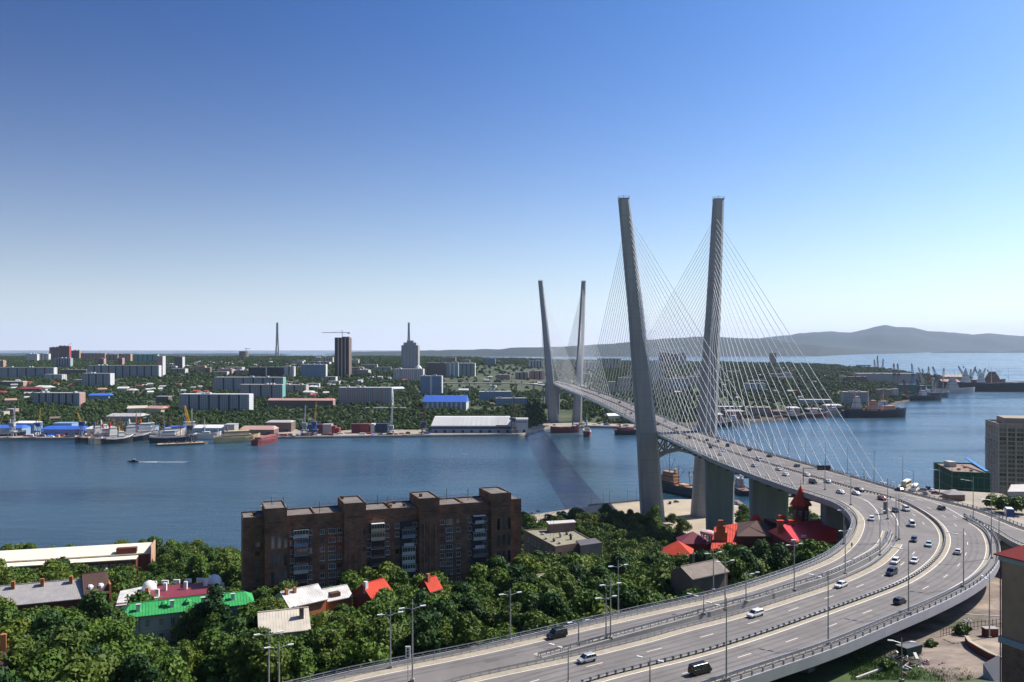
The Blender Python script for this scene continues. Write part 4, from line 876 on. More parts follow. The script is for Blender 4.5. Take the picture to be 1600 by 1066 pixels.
# green roofed house
GY = [pxy(187, 967, 52.7), pxy(320, 954, 52.7), pxy(399, 943, 52.7)]
p0, p2 = GY[0], GY[2]; d = Vector((p2[0] - p0[0], p2[1] - p0[1])); Lg = d.length; rz = math.atan2(d.y, d.x)
t = tag(empty('house', (p0[0], p0[1], 36), rz), 'two storey grey house with a bright green hipped metal roof', 'building')
c_, s_ = math.cos(rz), math.sin(rz); foot([p0, p2, (p2[0] - s_ * 11, p2[1] + c_ * 11), (p0[0] - s_ * 11, p0[1] + c_ * 11)], 2)
MB().box(.6, Lg - .6, .6, 10, 0, 16.6).build('wall', GRYW, t)
MB().add([(-.1, 0, 16.7), (Lg, 0, 16.7), (Lg, 10.6, 16.7), (-.1, 10.6, 16.7), (2.5, 5.3, 19), (Lg - 2.5, 5.3, 19), (0, 0, 16.4), (Lg, 0, 16.4), (Lg, 10.6, 16.4), (0, 10.6, 16.4)], [[0, 1, 5, 4], [1, 2, 5], [2, 3, 4, 5], [3, 0, 4], [0, 6, 7, 1], [1, 7, 8, 2], [2, 8, 9, 3], [3, 9, 6, 0]]).build('roof', GREEN, t)
rf = t.children[-1]; sm = MB()
for k in range(1, int(Lg / .8)): x = k * .8; q_ = min(1, x / 2.6, (Lg - x) / 2.6); sm.bar((x, 0.02, 16.76), (x, 5.3 * q_, 16.76 + 2.3 * q_), .06, .08)
sm.bar((2.5, 5.3, 19.05), (Lg - 2.5, 5.3, 19.05), .3, .15); tag(sm.build('roof_seams', GREEN, rf), kind='stuff')
WING = MB().mat(0).box(-.6, .6, -.06, .04, -.95, .95).mat(1).box(-.5, .5, -.1, -.06, -.85, .85).mat(0).box(-.04, .04, -.13, -.1, -.85, .85).box(-.5, .5, -.13, -.1, .2, .27).mesh('window', [FRAME, GLASS])
for x in (3.6, 6.9, 10.3, 13.2, 16.4, 18.4, 20.4, 22.6, 25.6, 29, 32):
    for z in (14.4, 10.4): inst('window', WING, t, (x, .6, z))
MB().box(.6, Lg - .6, .45, .6, 12.2, 12.4).build('string_course', PAL, t); MB().tube((4.9, .3, 0), (4.9, .3, 16.5), .09, n=6).build('drainpipe', STEELD, t)
for x, y in ((4.5, 2.2), (13, 2.4), (21, 2.2), (29, 2.6), (9, 7), (25, 7)): MB().box(x - .45, x + .45, y - .45, y + .45, 17.2, 19.3).build('chimney', WHITE, rf); MB().box(x - .6, x + .6, y - .6, y + .6, 19.3, 19.5).build('chimney_cap', PAL, rf)
for x in (17, 11): MB().lathe([(.8, 0), (.8, .9), (1, 1), (.1, 1.8)], (x, 3, 17.6), 6).build('dormer', GREEN, rf)
# red and white house with two small domes behind it
o = (-112, 245, 36); t = tag(empty('mansion', o), 'white trimmed house with dark red roof and two small white domes behind the green roof', 'building')
A1, A2, A3, A4 = pxy(180, 945, 50), pxy(352, 925, 50), pxy(350, 908, 50), pxy(185, 925, 50); foot([A1, A2, A3, A4], 1)
MB().prism([A1, A2, A3, A4], 36, 49.6).build('wall', M('cream red wall', (.55, .42, .38)), t, o)
MB().prism([pxy(232, 940, 50), pxy(345, 927, 50), pxy(340, 910, 50), pxy(238, 918, 50)], 49.6, 50.3).build('roof', MAR, t, o)
MB().prism([pxy(182, 943, 50), pxy(233, 938, 50), pxy(238, 914, 50), pxy(188, 924, 50)], 49.6, 50.1).build('terrace', WRF, t, o)
for u, v in ((233, 918), (335, 908)):
    q = P(u, v + 4, 50); MB().lathe([(2.2, 0), (2.2, .6), (2.0, 1.6), (1.4, 2.4), (.6, 2.85), (.05, 3)], (q.x, q.y, 50), 14).build('dome', WHITE, t, o, smooth=True)
for u, v in ((230, 932), (258, 924), (290, 922), (321, 917), (246, 934)): q = P(u, v, 50); MB().box(q.x - .5, q.x + .5, q.y - .4, q.y + .4, 50, 52.6).build('chimney', WHITE if u != 230 else ORB, t, o)
for k in range(6): q0 = pxy(240 + 18 * k, 914 - 1.2 * k, 50); MB().box(q0[0] - 1, q0[0] + 1, q0[1] - .3, q0[1] + .3, 50, 51.2).build('parapet_block', WHITE, t, o)
# long slate roof with orange gable wall
def gable(name, e0, e1, ye, yr, wall, roofm, gab, label, zg, deep=None):
    # e0,e1: (u,v) of the front eave ends, ye: their distance; ridge yr further back and up
    a = PY(e0[0], e0[1], ye[0]); b = PY(e1[0], e1[1], ye[1]); d = (b - a); d.z = 0; ln = d.length; rz = math.atan2(d.y, d.x); H = (a.z + b.z) / 2 - zg; dp, rh = yr
    t = tag(empty(name, (a.x, a.y, zg), rz), label, 'house'); c, s = math.cos(rz), math.sin(rz)
    foot([(a.x, a.y), (b.x, b.y), (b.x - s * 2 * dp, b.y + c * 2 * dp), (a.x - s * 2 * dp, a.y + c * 2 * dp)], 2)
    MB().box(.3, ln - .3, .5, 2 * dp - .5, 0, H - .1).build('wall', wall, t)
    for x in (.3, ln - .6): MB().add([(x, .5, H - .1), (x + .3, .5, H - .1), (x + .3, 2 * dp - .5, H - .1), (x, 2 * dp - .5, H - .1), (x, dp, H + rh - .2), (x + .3, dp, H + rh - .2)], [[0, 1, 5, 4], [1, 2, 5], [2, 3, 4, 5], [3, 0, 4], [0, 3, 2, 1]]).build('gable', gab, t)
    m = MB()
    for y0, y1 in ((0, dp), (2 * dp, dp)): m.add([(0, y0, H), (ln, y0, H), (ln, y1, H + rh), (0, y1, H + rh), (0, y0, H - .2), (ln, y0, H - .2), (ln, y1, H + rh - .2), (0, y1, H + rh - .2)], [[0, 1, 2, 3], [4, 7, 6, 5], [0, 4, 5, 1], [1, 5, 6, 2], [0, 3, 7, 4]])
    r = m.build('roof', roofm, t); sm = MB()
    for k in range(1, int(ln / .7)): x = k * .7; sm.bar((x, .02, H + .02), (x, dp, H + rh + .02), .06, .05)
    sm.bar((0, dp, H + rh + .06), (ln, dp, H + rh + .06), .3, .16); tag(sm.build('roof_seams', roofm, r), kind='stuff')
    MB().box(0, ln, -.16, 0, H - .28, H - .12).build('gutter', STEELD, t)
    return t, r, ln, H
t, r, ln, H = gable('slate_house', (-60, 953), (131, 936), (250, 262), (6.5, 4.6), REDB, SLATE, ORB, 'long house with a worn grey slate roof and orange gable wall at left edge', 36)
for x in (4, 12, 20, 28): MB().box(x, x + 1, 5, 6, H + 3, H + 6).build('chimney', ORB, r)
mb_ = MB().box(ln - .35, ln + .1, .3, 12.7, 0, H + .2).build('end_wall', ORB, t)
t, r, ln, H = gable('brown_house', (131, 932), (172, 925), (262, 266), (6, 5.5), REDB, BRWN, ORB, 'steep dark brown mansard roof with orange and white gable beside the slate roof', 36)
for x in (2, 5): MB().lathe([(1, 0), (1, .9), (.6, 1.4), (.1, 1.5)], (x, 2.4, H + 1.2), 8).build('dormer', WHITE, r)
MB().box(ln - .2, ln + .4, .3, 11.7, 0, H + 2.5).build('end_wall', ORB, t); MB().box(ln + .1, ln + .5, 11, 12, 0, H + 5).build('corner_pier', WHITE, t)
for k in range(4):
    for z in (H - 2, H - 5.5): inst('window', WING, t, (ln + .45, 2 + 2.6 * k, z), math.pi / 2)
# long white roofed hall by the water
a = pxy(-90, 892, 14); b = pxy(212, 873.5, 14); rz = math.atan2(b[1] - a[1], b[0] - a[0]); ln = math.hypot(b[0] - a[0], b[1] - a[1])
t = tag(empty('harbour_hall', (a[0], a[1], 2), rz), 'very long low hall with a cream white roof and red brick end by the water', 'building')
c_, s_ = math.cos(rz), math.sin(rz); foot([a, b, (b[0] + 8 * c_ - s_ * 24, b[1] + 8 * s_ + c_ * 24), (a[0] - s_ * 24, a[1] + c_ * 24)], 3)
WHR = M('cream roof sheet', (.72, .66, .52), .8, var=.1, sc=.3)
MB().box(0, ln, .4, 8, 0, 11.6).build('front_wall', REDB, t); MB().box(-1, ln, 0, 8.4, 11.6, 12).build('front_roof', WHR, t)
MB().box(0, ln + 6, 8.4, 22, 0, 12.4).build('wall', REDB, t); MB().prism([(-1, 8.2), (ln + 6, 8.2), (ln + 6, 22), (-1, 22)], 12.4, [13, 13, 15.5, 15.5]).build('roof', WHR, t)
MB().box(ln + 6, ln + 6.5, 7, 22.4, 0, 16.6).build('end_wall', M('salmon brick', (.5, .3, .2)), t); MB().box(ln - 11, ln - 1, 8.5, 12, 12.6, 16).build('roof_house', REDB, t)
for k in range(22): x = 3 + k * (ln - 6) / 21; inst('window', WINW, t, (x, .4, 8.6), 0, (1.6, 1, 1.4)); 
for k in range(12): x = 6 + k * (ln - 9) / 11; MB().box(x - .12, x + .12, .1, .4, 2, 11.6).build('pilaster', ORB, t)
# pale roofs among the trees
t, r, ln, H = gable('white_roof_house', (452, 950), (512, 936), (232, 240), (5.5, 3.2), ORB, WRF, PAL, 'house with a large pale white metal roof between the trees below the block', 36)
for x in (1, 3.5): MB().box(x, x + .8, 4, 4.8, H + 1, H + 4).build('chimney', ORB, r)
t, r, ln, H = gable('white_roof_wing', (512, 941), (552, 931), (243, 248), (4, 2.6), ORB, WRF, PAL, 'smaller white roofed wing with a dark dormer right of the large white roof', 36)
MB().box(1.5, 4.5, .8, 3, H + .3, H + 1.8).build('dormer', BRWN, r)
t, r, ln, H = gable('cream_roof_house', (404, 993), (486, 984), (196, 200), (6, 3.6), PAL, M('cream sheet roof', (.58, .52, .42), .7, var=.15, sc=.4), PAL, 'cream patched roof half buried in trees near the lower left', 40)
MB().box(ln - 2.4, ln - 1.4, 3, 4, H + 1, H + 4.5).build('chimney', BR2, r)
t, r, ln, H = gable('red_roof_house', (581, 936), (616, 927), (243, 250), (4.5, 3.6), REDB, ORR, REDB, 'vivid red roof patch between trees in front of the brick block', 40)
MB().box(.3, 1.3, 3, 4, H + 1, H + 4.5).build('chimney', WHITE, r)
t, r, ln, H = gable('red_roof_cottage', (672, 925), (692, 920), (250, 254), (3, 3.4), REDB, ORR, REDB, 'small red gabled roof peeping out between two tree crowns', 40)
MB().box(1, 2, 2, 3, H + 1.5, H + 4.8).build('chimney', ORB, r)
t, r, ln, H = gable('shed', (838, 916), (860, 912), (250, 252), (3.5, 2.2), REDB, M('rusty pale roof', (.5, .4, .28), .9, var=.2), PAL, 'little shed with a pale rusty roof in the trees below the office building', 40)
t, r, ln, H = gable('grey_roof_house', (1082, 903), (1140, 895), (228, 236), (4.6, 2.4), BR2, M('brown grey felt', (.24, .2, .17), .9, var=.2, sc=.4), BR2, 'house with a dull grey brown roof behind the left lamp posts', 36)
MB().box(5, 6, 5, 6, H + 2, H + 5).build('chimney', DARK, r)
t, r, ln, H = gable('brick_cottage', (-30, 1052), (12, 1046), (165, 167), (4, 3), ORB, BRWN, ORB, 'orange brick gable with a chimney at the lower left corner', 46)
MB().box(ln - 1.6, ln - .6, 3.4, 4.4, H + 1, H + 6).build('chimney', ORB, r)
# ---- red roofed castle-like building
o = (100, 320, 30); t = tag(empty('red_roofed_building', o), 'castle-like dark red brick building with crimson roofs and an octagonal pointed tower beside the bridge', 'building')
def roof_quad(name, pts, mt, par=t, th=.3):
    b = [(p.x, p.y, p.z) for p in pts]; n = len(b); MB().add(b + [(x, y, z - th) for x, y, z in b], [list(range(n)), list(range(2 * n - 1, n - 1, -1))] + [[i, n + i, n + (i + 1) % n, (i + 1) % n] for i in range(n)]).build(name, mt, par, o)
zE, zR = 48.5, 53.5
a = P(1212, 834, zE); b = P(1253, 857, zE); c = P(1330, 826, zE); 
ra = P(1236, 822, zR - .5); rb = P(1278, 815, zR)
e1, e2, e3 = P(1200, 830, zE), P(1252, 858, zE), P(1310, 842, zE)
foot([(95, 300), (140, 300), (146, 345), (95, 350)], 1)
MB().prism([(e1.x + .5, e1.y + .5), (e2.x, e2.y + .6), (e3.x - .5, e3.y + .3), (e3.x + 6, e3.y + 22), (e1.x + 6, e1.y + 26)], 28, zE - .3).build('wall', REDB, t, o)
r1, r2 = P(1222, 820, zR), P(1290, 809, zR)
roof_quad('roof', [e1, e2, Vector((r1.x, r1.y, zR))], REDR); roof_quad('roof', [e2, e3, Vector((r2.x + 4, r2.y, zR)), Vector((r1.x, r1.y, zR))], REDR)
roof_quad('roof', [Vector((r1.x, r1.y, zR)), Vector((r2.x + 4, r2.y, zR)), Vector((e3.x + 6, e3.y + 22, zE)), Vector((e1.x + 6, e1.y + 26, zE))], MAR)
for u, v in ((1262, 829), (1283, 824), (1240, 846), (1256, 839), (1277, 816)):
    q = P(u, v, 50.8); MB().box(q.x - .9, q.x + .9, q.y - .5, q.y + .5, 50.5, 51.4).build('skylight', WHITE, t, o)
for u, v, h in ((1222, 816, 3.4), (1246, 818, 3), (1254, 809, 3), (1237, 822, 3), (1287, 812, 2), (1219, 824, 3.4)): q = P(u, v + 6, 51); MB().box(q.x - 1.1, q.x + 1.1, q.y - .8, q.y + .8, 50, 51.5 + h).build('chimney', ORB, t, o); MB().box(q.x - 1.4, q.x + 1.4, q.y - 1.1, q.y + 1.1, 51.5 + h, 52 + h).build('chimney_cap', ORR, t, o)
q = P(1255, 814, 53); tx, ty = q.x, q.y + 3
MB().lathe([(3.4, 0), (3.4, 8.6), (3.8, 9.2)], (tx, ty, 50), 8).build('tower', REDB, t, o)
MB().lathe([(4.7, 0), (3.7, 1.6), (1.9, 4.2), (.5, 7.2), (.06, 8.2)], (tx, ty, 59.2), 8).build('tower_roof', ORR, t, o); MB().tube((tx, ty, 67), (tx, ty, 69.5), .07, n=4).build('finial', DARK, t, o)
for k in range(5):
    an = -math.pi / 2 + (k - 2) * math.pi / 4 + math.pi / 8; wx, wy = tx + 3.25 * math.cos(an), ty + 3.25 * math.sin(an)
    inst('window', WING, t, (wx - o[0], wy - o[1], 55.4 - o[2]), an + math.pi / 2, (1, 1, 1.6))
wp = [pxy(1151, 838, 47), pxy(1204, 838, 47), pxy(1212, 828, 47), pxy(1200, 816, 47), pxy(1152, 816, 47)]; foot(wp, 2)
o2 = (wp[0][0], wp[0][1], 28); t2 = tag(empty('brown_roofed_hall', o2), 'dark red hall with a low brown conical roof left of the pointed tower', 'building')
MB().prism(wp, 28, 46.8).build('wall', REDB, t2, o2); cx, cy = np.mean([p[0] for p in wp]), np.mean([p[1] for p in wp])
MB().add([(x, y, 47) for x, y in wp] + [(cx, cy + 1, 50.5)], [[i, (i + 1) % 5, 5] for i in range(5)]).build('roof', BRWN, t2, o2)
q = P(1188, 826, 47); MB().lathe([(3.6, 0), (1, 3.2), (.1, 3.6)], (q.x, q.y + 6, 48.5), 6).build('turret_roof', ORR, t2, o2)
rp = [pxy(1110, 862, 44), pxy(1150, 853, 44), pxy(1152, 832, 44), pxy(1116, 838, 44)]; foot(rp, 2); o3 = (rp[0][0], rp[0][1], 28)
t3 = tag(empty('orange_roofed_wing', o3), 'wing with ribbed orange red roof and stepped gable chimney beside the brown roofed hall', 'building')
MB().prism(rp, 28, 43.8).build('wall', REDB, t3, o3); MB().add([(rp[0][0], rp[0][1], 44), (rp[1][0], rp[1][1], 44), (rp[2][0], rp[2][1], 48), (rp[3][0], rp[3][1], 48)], [[0, 1, 2, 3]]).build('roof', ORR, t3, o3)
for k in range(9): a = np.array(rp[0]) + (np.array(rp[1]) - rp[0]) * (k + .5) / 9; b = np.array(rp[3]) + (np.array(rp[2]) - rp[3]) * (k + .5) / 9; MB().bar((a[0], a[1], 44.1), (b[0], b[1], 48.1), .12, .15).build('roof_seam', MAR, t3, o3)
q = P(1126, 828, 50); 
for w, z0, z1 in ((2.6, 44, 49), (1.7, 49, 51.5), (1, 51.5, 54)): MB().box(q.x - w, q.x + w, q.y - .6, q.y + .6, z0, z1).build('stepped_gable', ORB, t3, o3)
q = P(1105, 838, 46); o4 = (q.x, q.y, 30); t4 = tag(empty('round_turret', o4), 'round white turret with columns and pinkish cap between the red roofs', 'turret')
MB().lathe([(2.6, 0), (2.6, 14)], (q.x, q.y, 30), 12).build('wall', PAL, t4, o4); MB().lathe([(3, 0), (3, .7), (2.6, 1.2), (.1, 1.5)], (q.x, q.y, 47), 12).build('roof', M('pinkish sheet', (.5, .33, .33), .7), t4, o4)
for k in range(10): a = k * math.pi / 5; MB().tube((q.x + 2.4 * math.cos(a), q.y + 2.4 * math.sin(a), 44), (q.x + 2.4 * math.cos(a), q.y + 2.4 * math.sin(a), 47), .22, n=6).build('column', WHITE, t4, o4)
q = P(1062, 860, 43); o5 = (q.x, q.y, 28); t5 = tag(empty('hipped_red_roof_house', o5), 'leftmost orange red hipped roof with a maroon ridge in the trees below the pylon', 'house')
hp = [(q.x - 8, q.y - 3), (q.x + 4, q.y - 6), (q.x + 7, q.y + 6), (q.x - 5, q.y + 9)]; foot(hp, 2)
MB().prism(hp, 28, 42).build('wall', REDB, t5, o5); MB().add([(x, y, 42.1) for x, y in hp] + [(q.x - .5, q.y + 1.5, 46.6)], [[i, (i + 1) % 4, 4] for i in range(4)]).build('roof', ORR, t5, o5)
q = P(1085, 846, 44); hp = [(q.x - 7, q.y - 2), (q.x + 6, q.y - 3), (q.x + 7, q.y + 8), (q.x - 6, q.y + 9)]; MB().prism(hp, 28, 43.4).build('rear_wall', REDB, t5, o5); MB().add([(x, y, 43.5) for x, y in hp] + [(q.x, q.y + 3, 47.5)], [[i, (i + 1) % 4, 4] for i in range(4)]).build('rear_roof', MAR, t5, o5)
# ---- buildings at the right edge
NET = M('green debris netting', (.008, .075, .05), .9, var=.25, sc=.25, stretch=(1, 1, .2))
gp = [(235, 446), (252, 440), (263, 478), (243, 481)]
t, o = poly_bld('netted_building', gp, 2, 58, NET, M('brown deck roof', (.25, .17, .13), .9, var=.3, sc=.4), 'building under construction wrapped in dark green netting by the water', par=.8)
for k in range(7):
    a = np.array(gp[0]) + (np.array(gp[1]) - gp[0]) * k / 6; MB().tube((a[0], a[1] - .3, 4), (a[0], a[1] - .3, 60), .09, n=4).build('scaffold_pole', STEELD, t, o)
    a = np.array(gp[3]) + (np.array(gp[0]) - gp[3]) * k / 6; MB().tube((a[0] - .3, a[1], 4), (a[0] - .3, a[1], 60), .09, n=4).build('scaffold_pole', STEELD, t, o)
for k in range(9): z = 8 + 6 * k; MB().bar((*gp[0], z), (*gp[1], z), .25, .2).build('scaffold_rail', STEELD, t, o); MB().bar((*gp[3], z), (*gp[0], z), .25, .2).build('scaffold_rail', STEELD, t, o)
MB().bar((252, 443, 59.2), (258, 474, 62), 1.8, .4).build('blue_tarpaulin', M('blue tarpaulin', (.03, .2, .5), .7), t, o)
MB().box(244, 248, 466, 472, 58, 61).build('roof_shed', PAL, t, o)
for x, y in ((243, 455), (250, 462), (247, 450)): MB().box(x, x + 1.4, y, y + 1, 58.1, 59.2).build('material_stack', CONC, t, o)
tp = [(326, 560), (368, 548), (378, 586), (335.5, 592)]
t, o = poly_bld('tower_block', tp, 2, 72.5, M('dull tower concrete', (.24, .225, .21), .9), TAR, 'tall unfinished grey tower block with a grid of dark windows at the right edge', par=1.2)
MB().prism([(333, 565), (368, 554), (374, 580), (340, 586)], 72.6, 77).build('upper_storey', M('beige panel', (.3, .25, .19)), t, o); MB().box(356, 362, 566, 571, 77, 79.5).build('lift_house', GRYW, t, o)
a, b = np.array(tp[0], float), np.array(tp[1], float); d = (b - a) / np.linalg.norm(b - a); nv = np.array((d[1], -d[0]))
wm = MB().mat(0).box(-1.9, 1.9, -.12, .05, -.95, .95).mat(1).box(-.08, .08, -.2, -.1, -.95, .95).mesh('window', [GLASS, CONC]); wm2 = MB().box(-1.3, 1.3, -.12, .05, -1, 1).mesh('window', GLASS); rz = math.atan2(d[1], d[0])
for k in range(21):
    z = 9.5 + 3.0 * k; MB().bar((*(a + nv * .15), z - 1.5), (*(b + nv * .15), z - 1.5), .35, .4).build('floor_band', CONC, t, o)
    for i in range(8): q = a + d * (2.8 + i * 5.1); inst('window', wm, t, (q[0] - o[0], q[1] - o[1], z - o[2]), rz)
    if k > 3:
        for i in range(5): q = np.array(tp[3]) + (np.array(tp[0]) - np.array(tp[3])) * (i + .5) / 5; inst('window', wm2, t, (q[0] - o[0], q[1] - o[1], z - o[2]), math.atan2(tp[0][1] - tp[3][1], tp[0][0] - tp[3][0]))
for i in range(9): q = a + d * (.2 + i * 5.1) + nv * .3; MB().box(q[0] - .3, q[0] + .3, q[1] - .3, q[1] + .3, 2, 73).build('pilaster', CONC, t, o)
for k in range(8): x = 326 + k * 1.2; y = 560 + k * 4; MB().tube((x - 1.2, y, 4), (x - 1.2, y, 62), .12, n=4).build('hoist_mast', STEELD, t, o)
t, o = poly_bld('grey_hut', [pxy(1574, 776, 55), pxy(1640, 776, 55), pxy(1640, 762, 55), pxy(1580, 764, 55)], 40, 57, GRYW, PAL, 'plain grey building with a pale roof below the tower block', par=.3)
# stalin era building at bottom right
c0 = (76.5, 130.5); dr = np.array((.42, -.91)); dr /= np.linalg.norm(dr); sd = np.array((-dr[1], dr[0]))
fp = [c0, tuple(np.array(c0) + dr * 26), tuple(np.array(c0) + dr * 26 + sd * 16), tuple(np.array(c0) + sd * 16)]
o = (c0[0], c0[1], 66); t = tag(empty('corner_building', o), 'brownish plastered building with red metal roof cut off by the lower right corner', 'building'); foot(fp, 4)
PLB = M('brown plaster', (.4, .26, .19), .9, var=.12, sc=.5)
MB().prism(fp, 66, 79.6).build('base', M('graffiti brick base', (.22, .13, .1), .9, var=.3, sc=.8), t, o); f2 = [tuple(np.array(p)) for p in fp]; MB().prism(f2, 80.6, 92.4).build('wall', PLB, t, o)
ex = lambda k: [tuple(np.array(fp[i]) + dr * (-k if i in (0, 3) else k) + sd * (-k if i in (0, 1) else k)) for i in range(4)]
MB().prism(ex(.35), 79.6, 80.6).build('string_course', M('pale blue render', (.32, .36, .42), .9), t, o); MB().prism(ex(.3), 92.4, 93.2).build('cornice', M('pale blue render', (.32, .36, .42)), t, o)
cc = np.mean(np.array(fp), axis=0); MB().prism(ex(.8), 93.2, 93.4).build('eave', MAR, t, o)
e = ex(.8); MB().add([(x, y, 93.4) for x, y in e] + [tuple(cc + dr * -5) + (98.5,), tuple(cc + dr * 5) + (98.5,)], [[0, 1, 5, 4], [1, 2, 5], [2, 3, 4, 5], [3, 0, 4]]).build('roof', M('brick red metal roof', (.33, .045, .03), .55), t, o)
for k in range(5):
    for z in (82.6, 86.4, 90.2): q = np.array(c0) + dr * (4.4 + 3.6 * k) - sd * .05; inst('window', WING, t, (q[0] - o[0], q[1] - o[1], z - o[2]), math.atan2(dr[1], dr[0]))
MB().tube((c0[0] - .2, c0[1], 66), (c0[0] - .2, c0[1], 93), .09, n=6).build('drainpipe', MAR, t, o)
def gz(u, v):
    Y = 130.0
    while Y < 330:
        x = (u - 800) / F * Y
        if CH - (v - EH) / F * Y <= near_z(x, Y): break
        Y += .5
    return Vector(((u - 800) / F * Y, Y, near_z((u - 800) / F * Y, Y)))
# retaining wall, terrace and lamps
wl = [gz(*p) for p in ((1510, 1004), (1516, 1013), (1530, 1022), (1548, 1032), (1566, 1040))]; o = tuple(wl[0])
t = tag(empty('retaining_wall', o), 'curved low retaining wall with pale coping edging the gravel yard', 'wall')
for a, b in zip(wl, wl[1:]):
    a2, b2 = a - Vector((0, 0, 2)), b - Vector((0, 0, 2)); MB().bar(a2 + Vector((0, 0, 1.6)), b2 + Vector((0, 0, 1.6)), .6, 3.4).build('wall_section', REDB, t, o); MB().bar(a + Vector((0, 0, 1.5)), b + Vector((0, 0, 1.5)), .9, .2).build('coping', SAND, t, o)
q = gz(1512, 1004)
t = tag(empty('garden_lamp', q), 'ornate black lamp with a cluster of white globes on the end of the curved wall', 'street lamp')
MB().lathe([(.5, 0), (.45, 1), (.15, 1.5), (.09, 4.6), (.14, 4.8)], (0, 0, 0), 8).build('post', DARK, t)
for k in range(5): a = k * 1.257; r_ = 0 if k == 4 else .62; x, y, z = r_ * math.cos(a), r_ * math.sin(a), 5.3 if k == 4 else 4.9; MB().tube((0, 0, 4.5), (x, y, z - .2), .04, n=4).build('arm', DARK, t); MB().lathe([(.03, -.25), (.2, -.15), (.27, 0), (.2, .16), (.03, .26)], (x, y, z), 8).build('globe', WHITE, t, smooth=True)
q = gz(1546, 998); lamp((q.x, q.y, q.z), 15, 1.5, 'tall slim lamp post standing on the dark box beside the corner building', 'twin', None)
t = tag(empty('plinth', (q.x + 1, q.y, q.z)), 'dark masonry plinth around the foot of the tall slim lamp', 'plinth'); MB().box(-1.6, 1.4, .5, 2.2, -1, 1.9).build('block', REDB, t); MB().box(-1.7, 1.5, .4, 2.3, 1.9, 2.05).build('cap', CONC, t)
q = gz(1409, 1066); lamp((q.x, q.y, q.z), 8.6, 2.9, 'multi headed lamp post beside the rubbish heap at the bottom', 'double', None)
fa = [gz(1470, 996), gz(1500, 988), gz(1522, 984), gz(1568, 978)]; o = tuple(fa[0]); t = tag(empty('iron_fence', o), 'thin iron fence in front of the shrub and the pavement', 'fence')
for a, b in zip(fa, fa[1:]):
    n = max(3, int((b - a).length / 1.1))
    for k in range(n): p = a.lerp(b, k / n); MB().tube(p, p + Vector((0, 0, 1.9)), .06, n=4).build('picket', DARK, t, o)
    for h in (.6, 1.6): MB().bar(a + Vector((0, 0, h)), b + Vector((0, 0, h)), .06, .08).build('rail', DARK, t, o)
a, b = gz(1508, 961), gz(1575, 966); mb = MB(); mb.bar(a + Vector((0, 0, .12)), b + Vector((0, 0, .12)), .35, .25); tag(mb.build('kerb', PAL), kind='structure')
a, b = gz(1338, 1062), gz(1400, 1040); mb = MB(); mb.bar(a + Vector((0, 0, .25)), b + Vector((0, 0, .25)), .4, .5); tag(mb.build('kerb', PAL), kind='structure')
q = gz(1424, 1040); r = random.Random(5); t = tag(empty('rubbish_heap', q), 'heap of planks bags and rubble on the grass by the bottom lamp', 'rubbish')
for k in range(34):
    x, y = r.gauss(0, 2.4), r.gauss(0, 2); MB().bar((x, y, r.uniform(0, .6)), (x + r.uniform(-1.6, 1.6), y + r.uniform(-1, 1), r.uniform(.2, 1.3)), r.uniform(.15, .7), r.uniform(.1, .5)).build(('plank', 'bag', 'board')[k % 3], (WHITE, DARK, MAR, CONC, STEEL)[k % 5], t)
q = gz(1421, 1024); t = tag(empty('skip_container', q, .5), 'dark green rusty container tipped beside the rubbish heap', 'container')
MB().prism([(-2.2, -1.2), (2.2, -1.2), (2.2, 1.2), (-2.2, 1.2)], 0, 2.2, [(-2.7, -1.3), (2.7, -1.3), (2.7, 1.3), (-2.7, 1.3)]).build('body', M('dark green steel', (.02, .05, .04)), t); MB().box(-2.8, 2.8, -1.4, 1.4, 2.2, 2.32).build('rim', STEELD, t)
fp = [gz(1536, 1058), gz(1600, 1075), gz(1640, 1066), gz(1560, 1046)]
o = tuple(fp[0]); t = tag(empty('garage', o), 'low blue grey walled garage roof at the bottom right corner', 'garage'); zt = min(p.z for p in fp) + 2.6
MB().prism([(p.x, p.y) for p in fp], zt - 6, zt).build('wall', M('blue grey wall', (.25, .3, .38)), t, o); MB().prism([(p.x, p.y) for p in fp], zt, zt + .15).build('roof', DARK, t, o)
# coach, kiosk, parked vehicles behind the right railing
def coach(u, v, z, Ln, h, colr, rz, label, cat='bus'):
    q = P(u, v, z); t = tag(empty('coach' if cat == 'bus' else 'truck', q, rz), label, cat); w = 1.3
    MB().box(-Ln / 2, Ln / 2, -w, w, .4, h).build('body', colr, t); MB().box(-Ln / 2 + .3, Ln / 2 - .2, -w - .03, w + .03, h * .5, h * .8).build('windows', CGL, t); MB().box(-Ln / 2 + .4, Ln / 2 - .4, -w * .85, w * .85, h, h + .2).build('roof', WHITE, t)
    for x in (-Ln * .32, Ln * .32):
        for s in (-1, 1): inst('wheel', WMESH, t, (x, s * 1.1, .45), 0, 1.45)
coach(1416, 760, 50, 11, 3.2, M('coach cream', (.6, .55, .4)), .9, 'cream white coach parked behind the right railing'); coach(1429, 766, 50, 10, 3, WHITE, 1.0, 'white coach parked right of the cream one')
coach(1577, 808, 62, 5, 3.2, carmat('blue'), 1.2, 'blue tank truck standing behind the slip road railing', 'truck')
r = random.Random(11)
for i, (u, v, cl) in enumerate(((1441, 768, 'silver'), (1450, 765, 'black'), (1457, 768, 'white'), (1446, 773, 'grey'), (1462, 772, 'red'), (1474, 776, 'white'))):
    q = P(u, v, 50); car(r.choice(['van', 'suv', 'sedan']), cl, q.x, q.y, 50, r.uniform(0, 3), f'{cl} vehicle parked behind the right railing, {["first", "second", "third", "fourth", "fifth", "sixth"][i]} after the coaches', 'vehicles parked behind the railing', False)
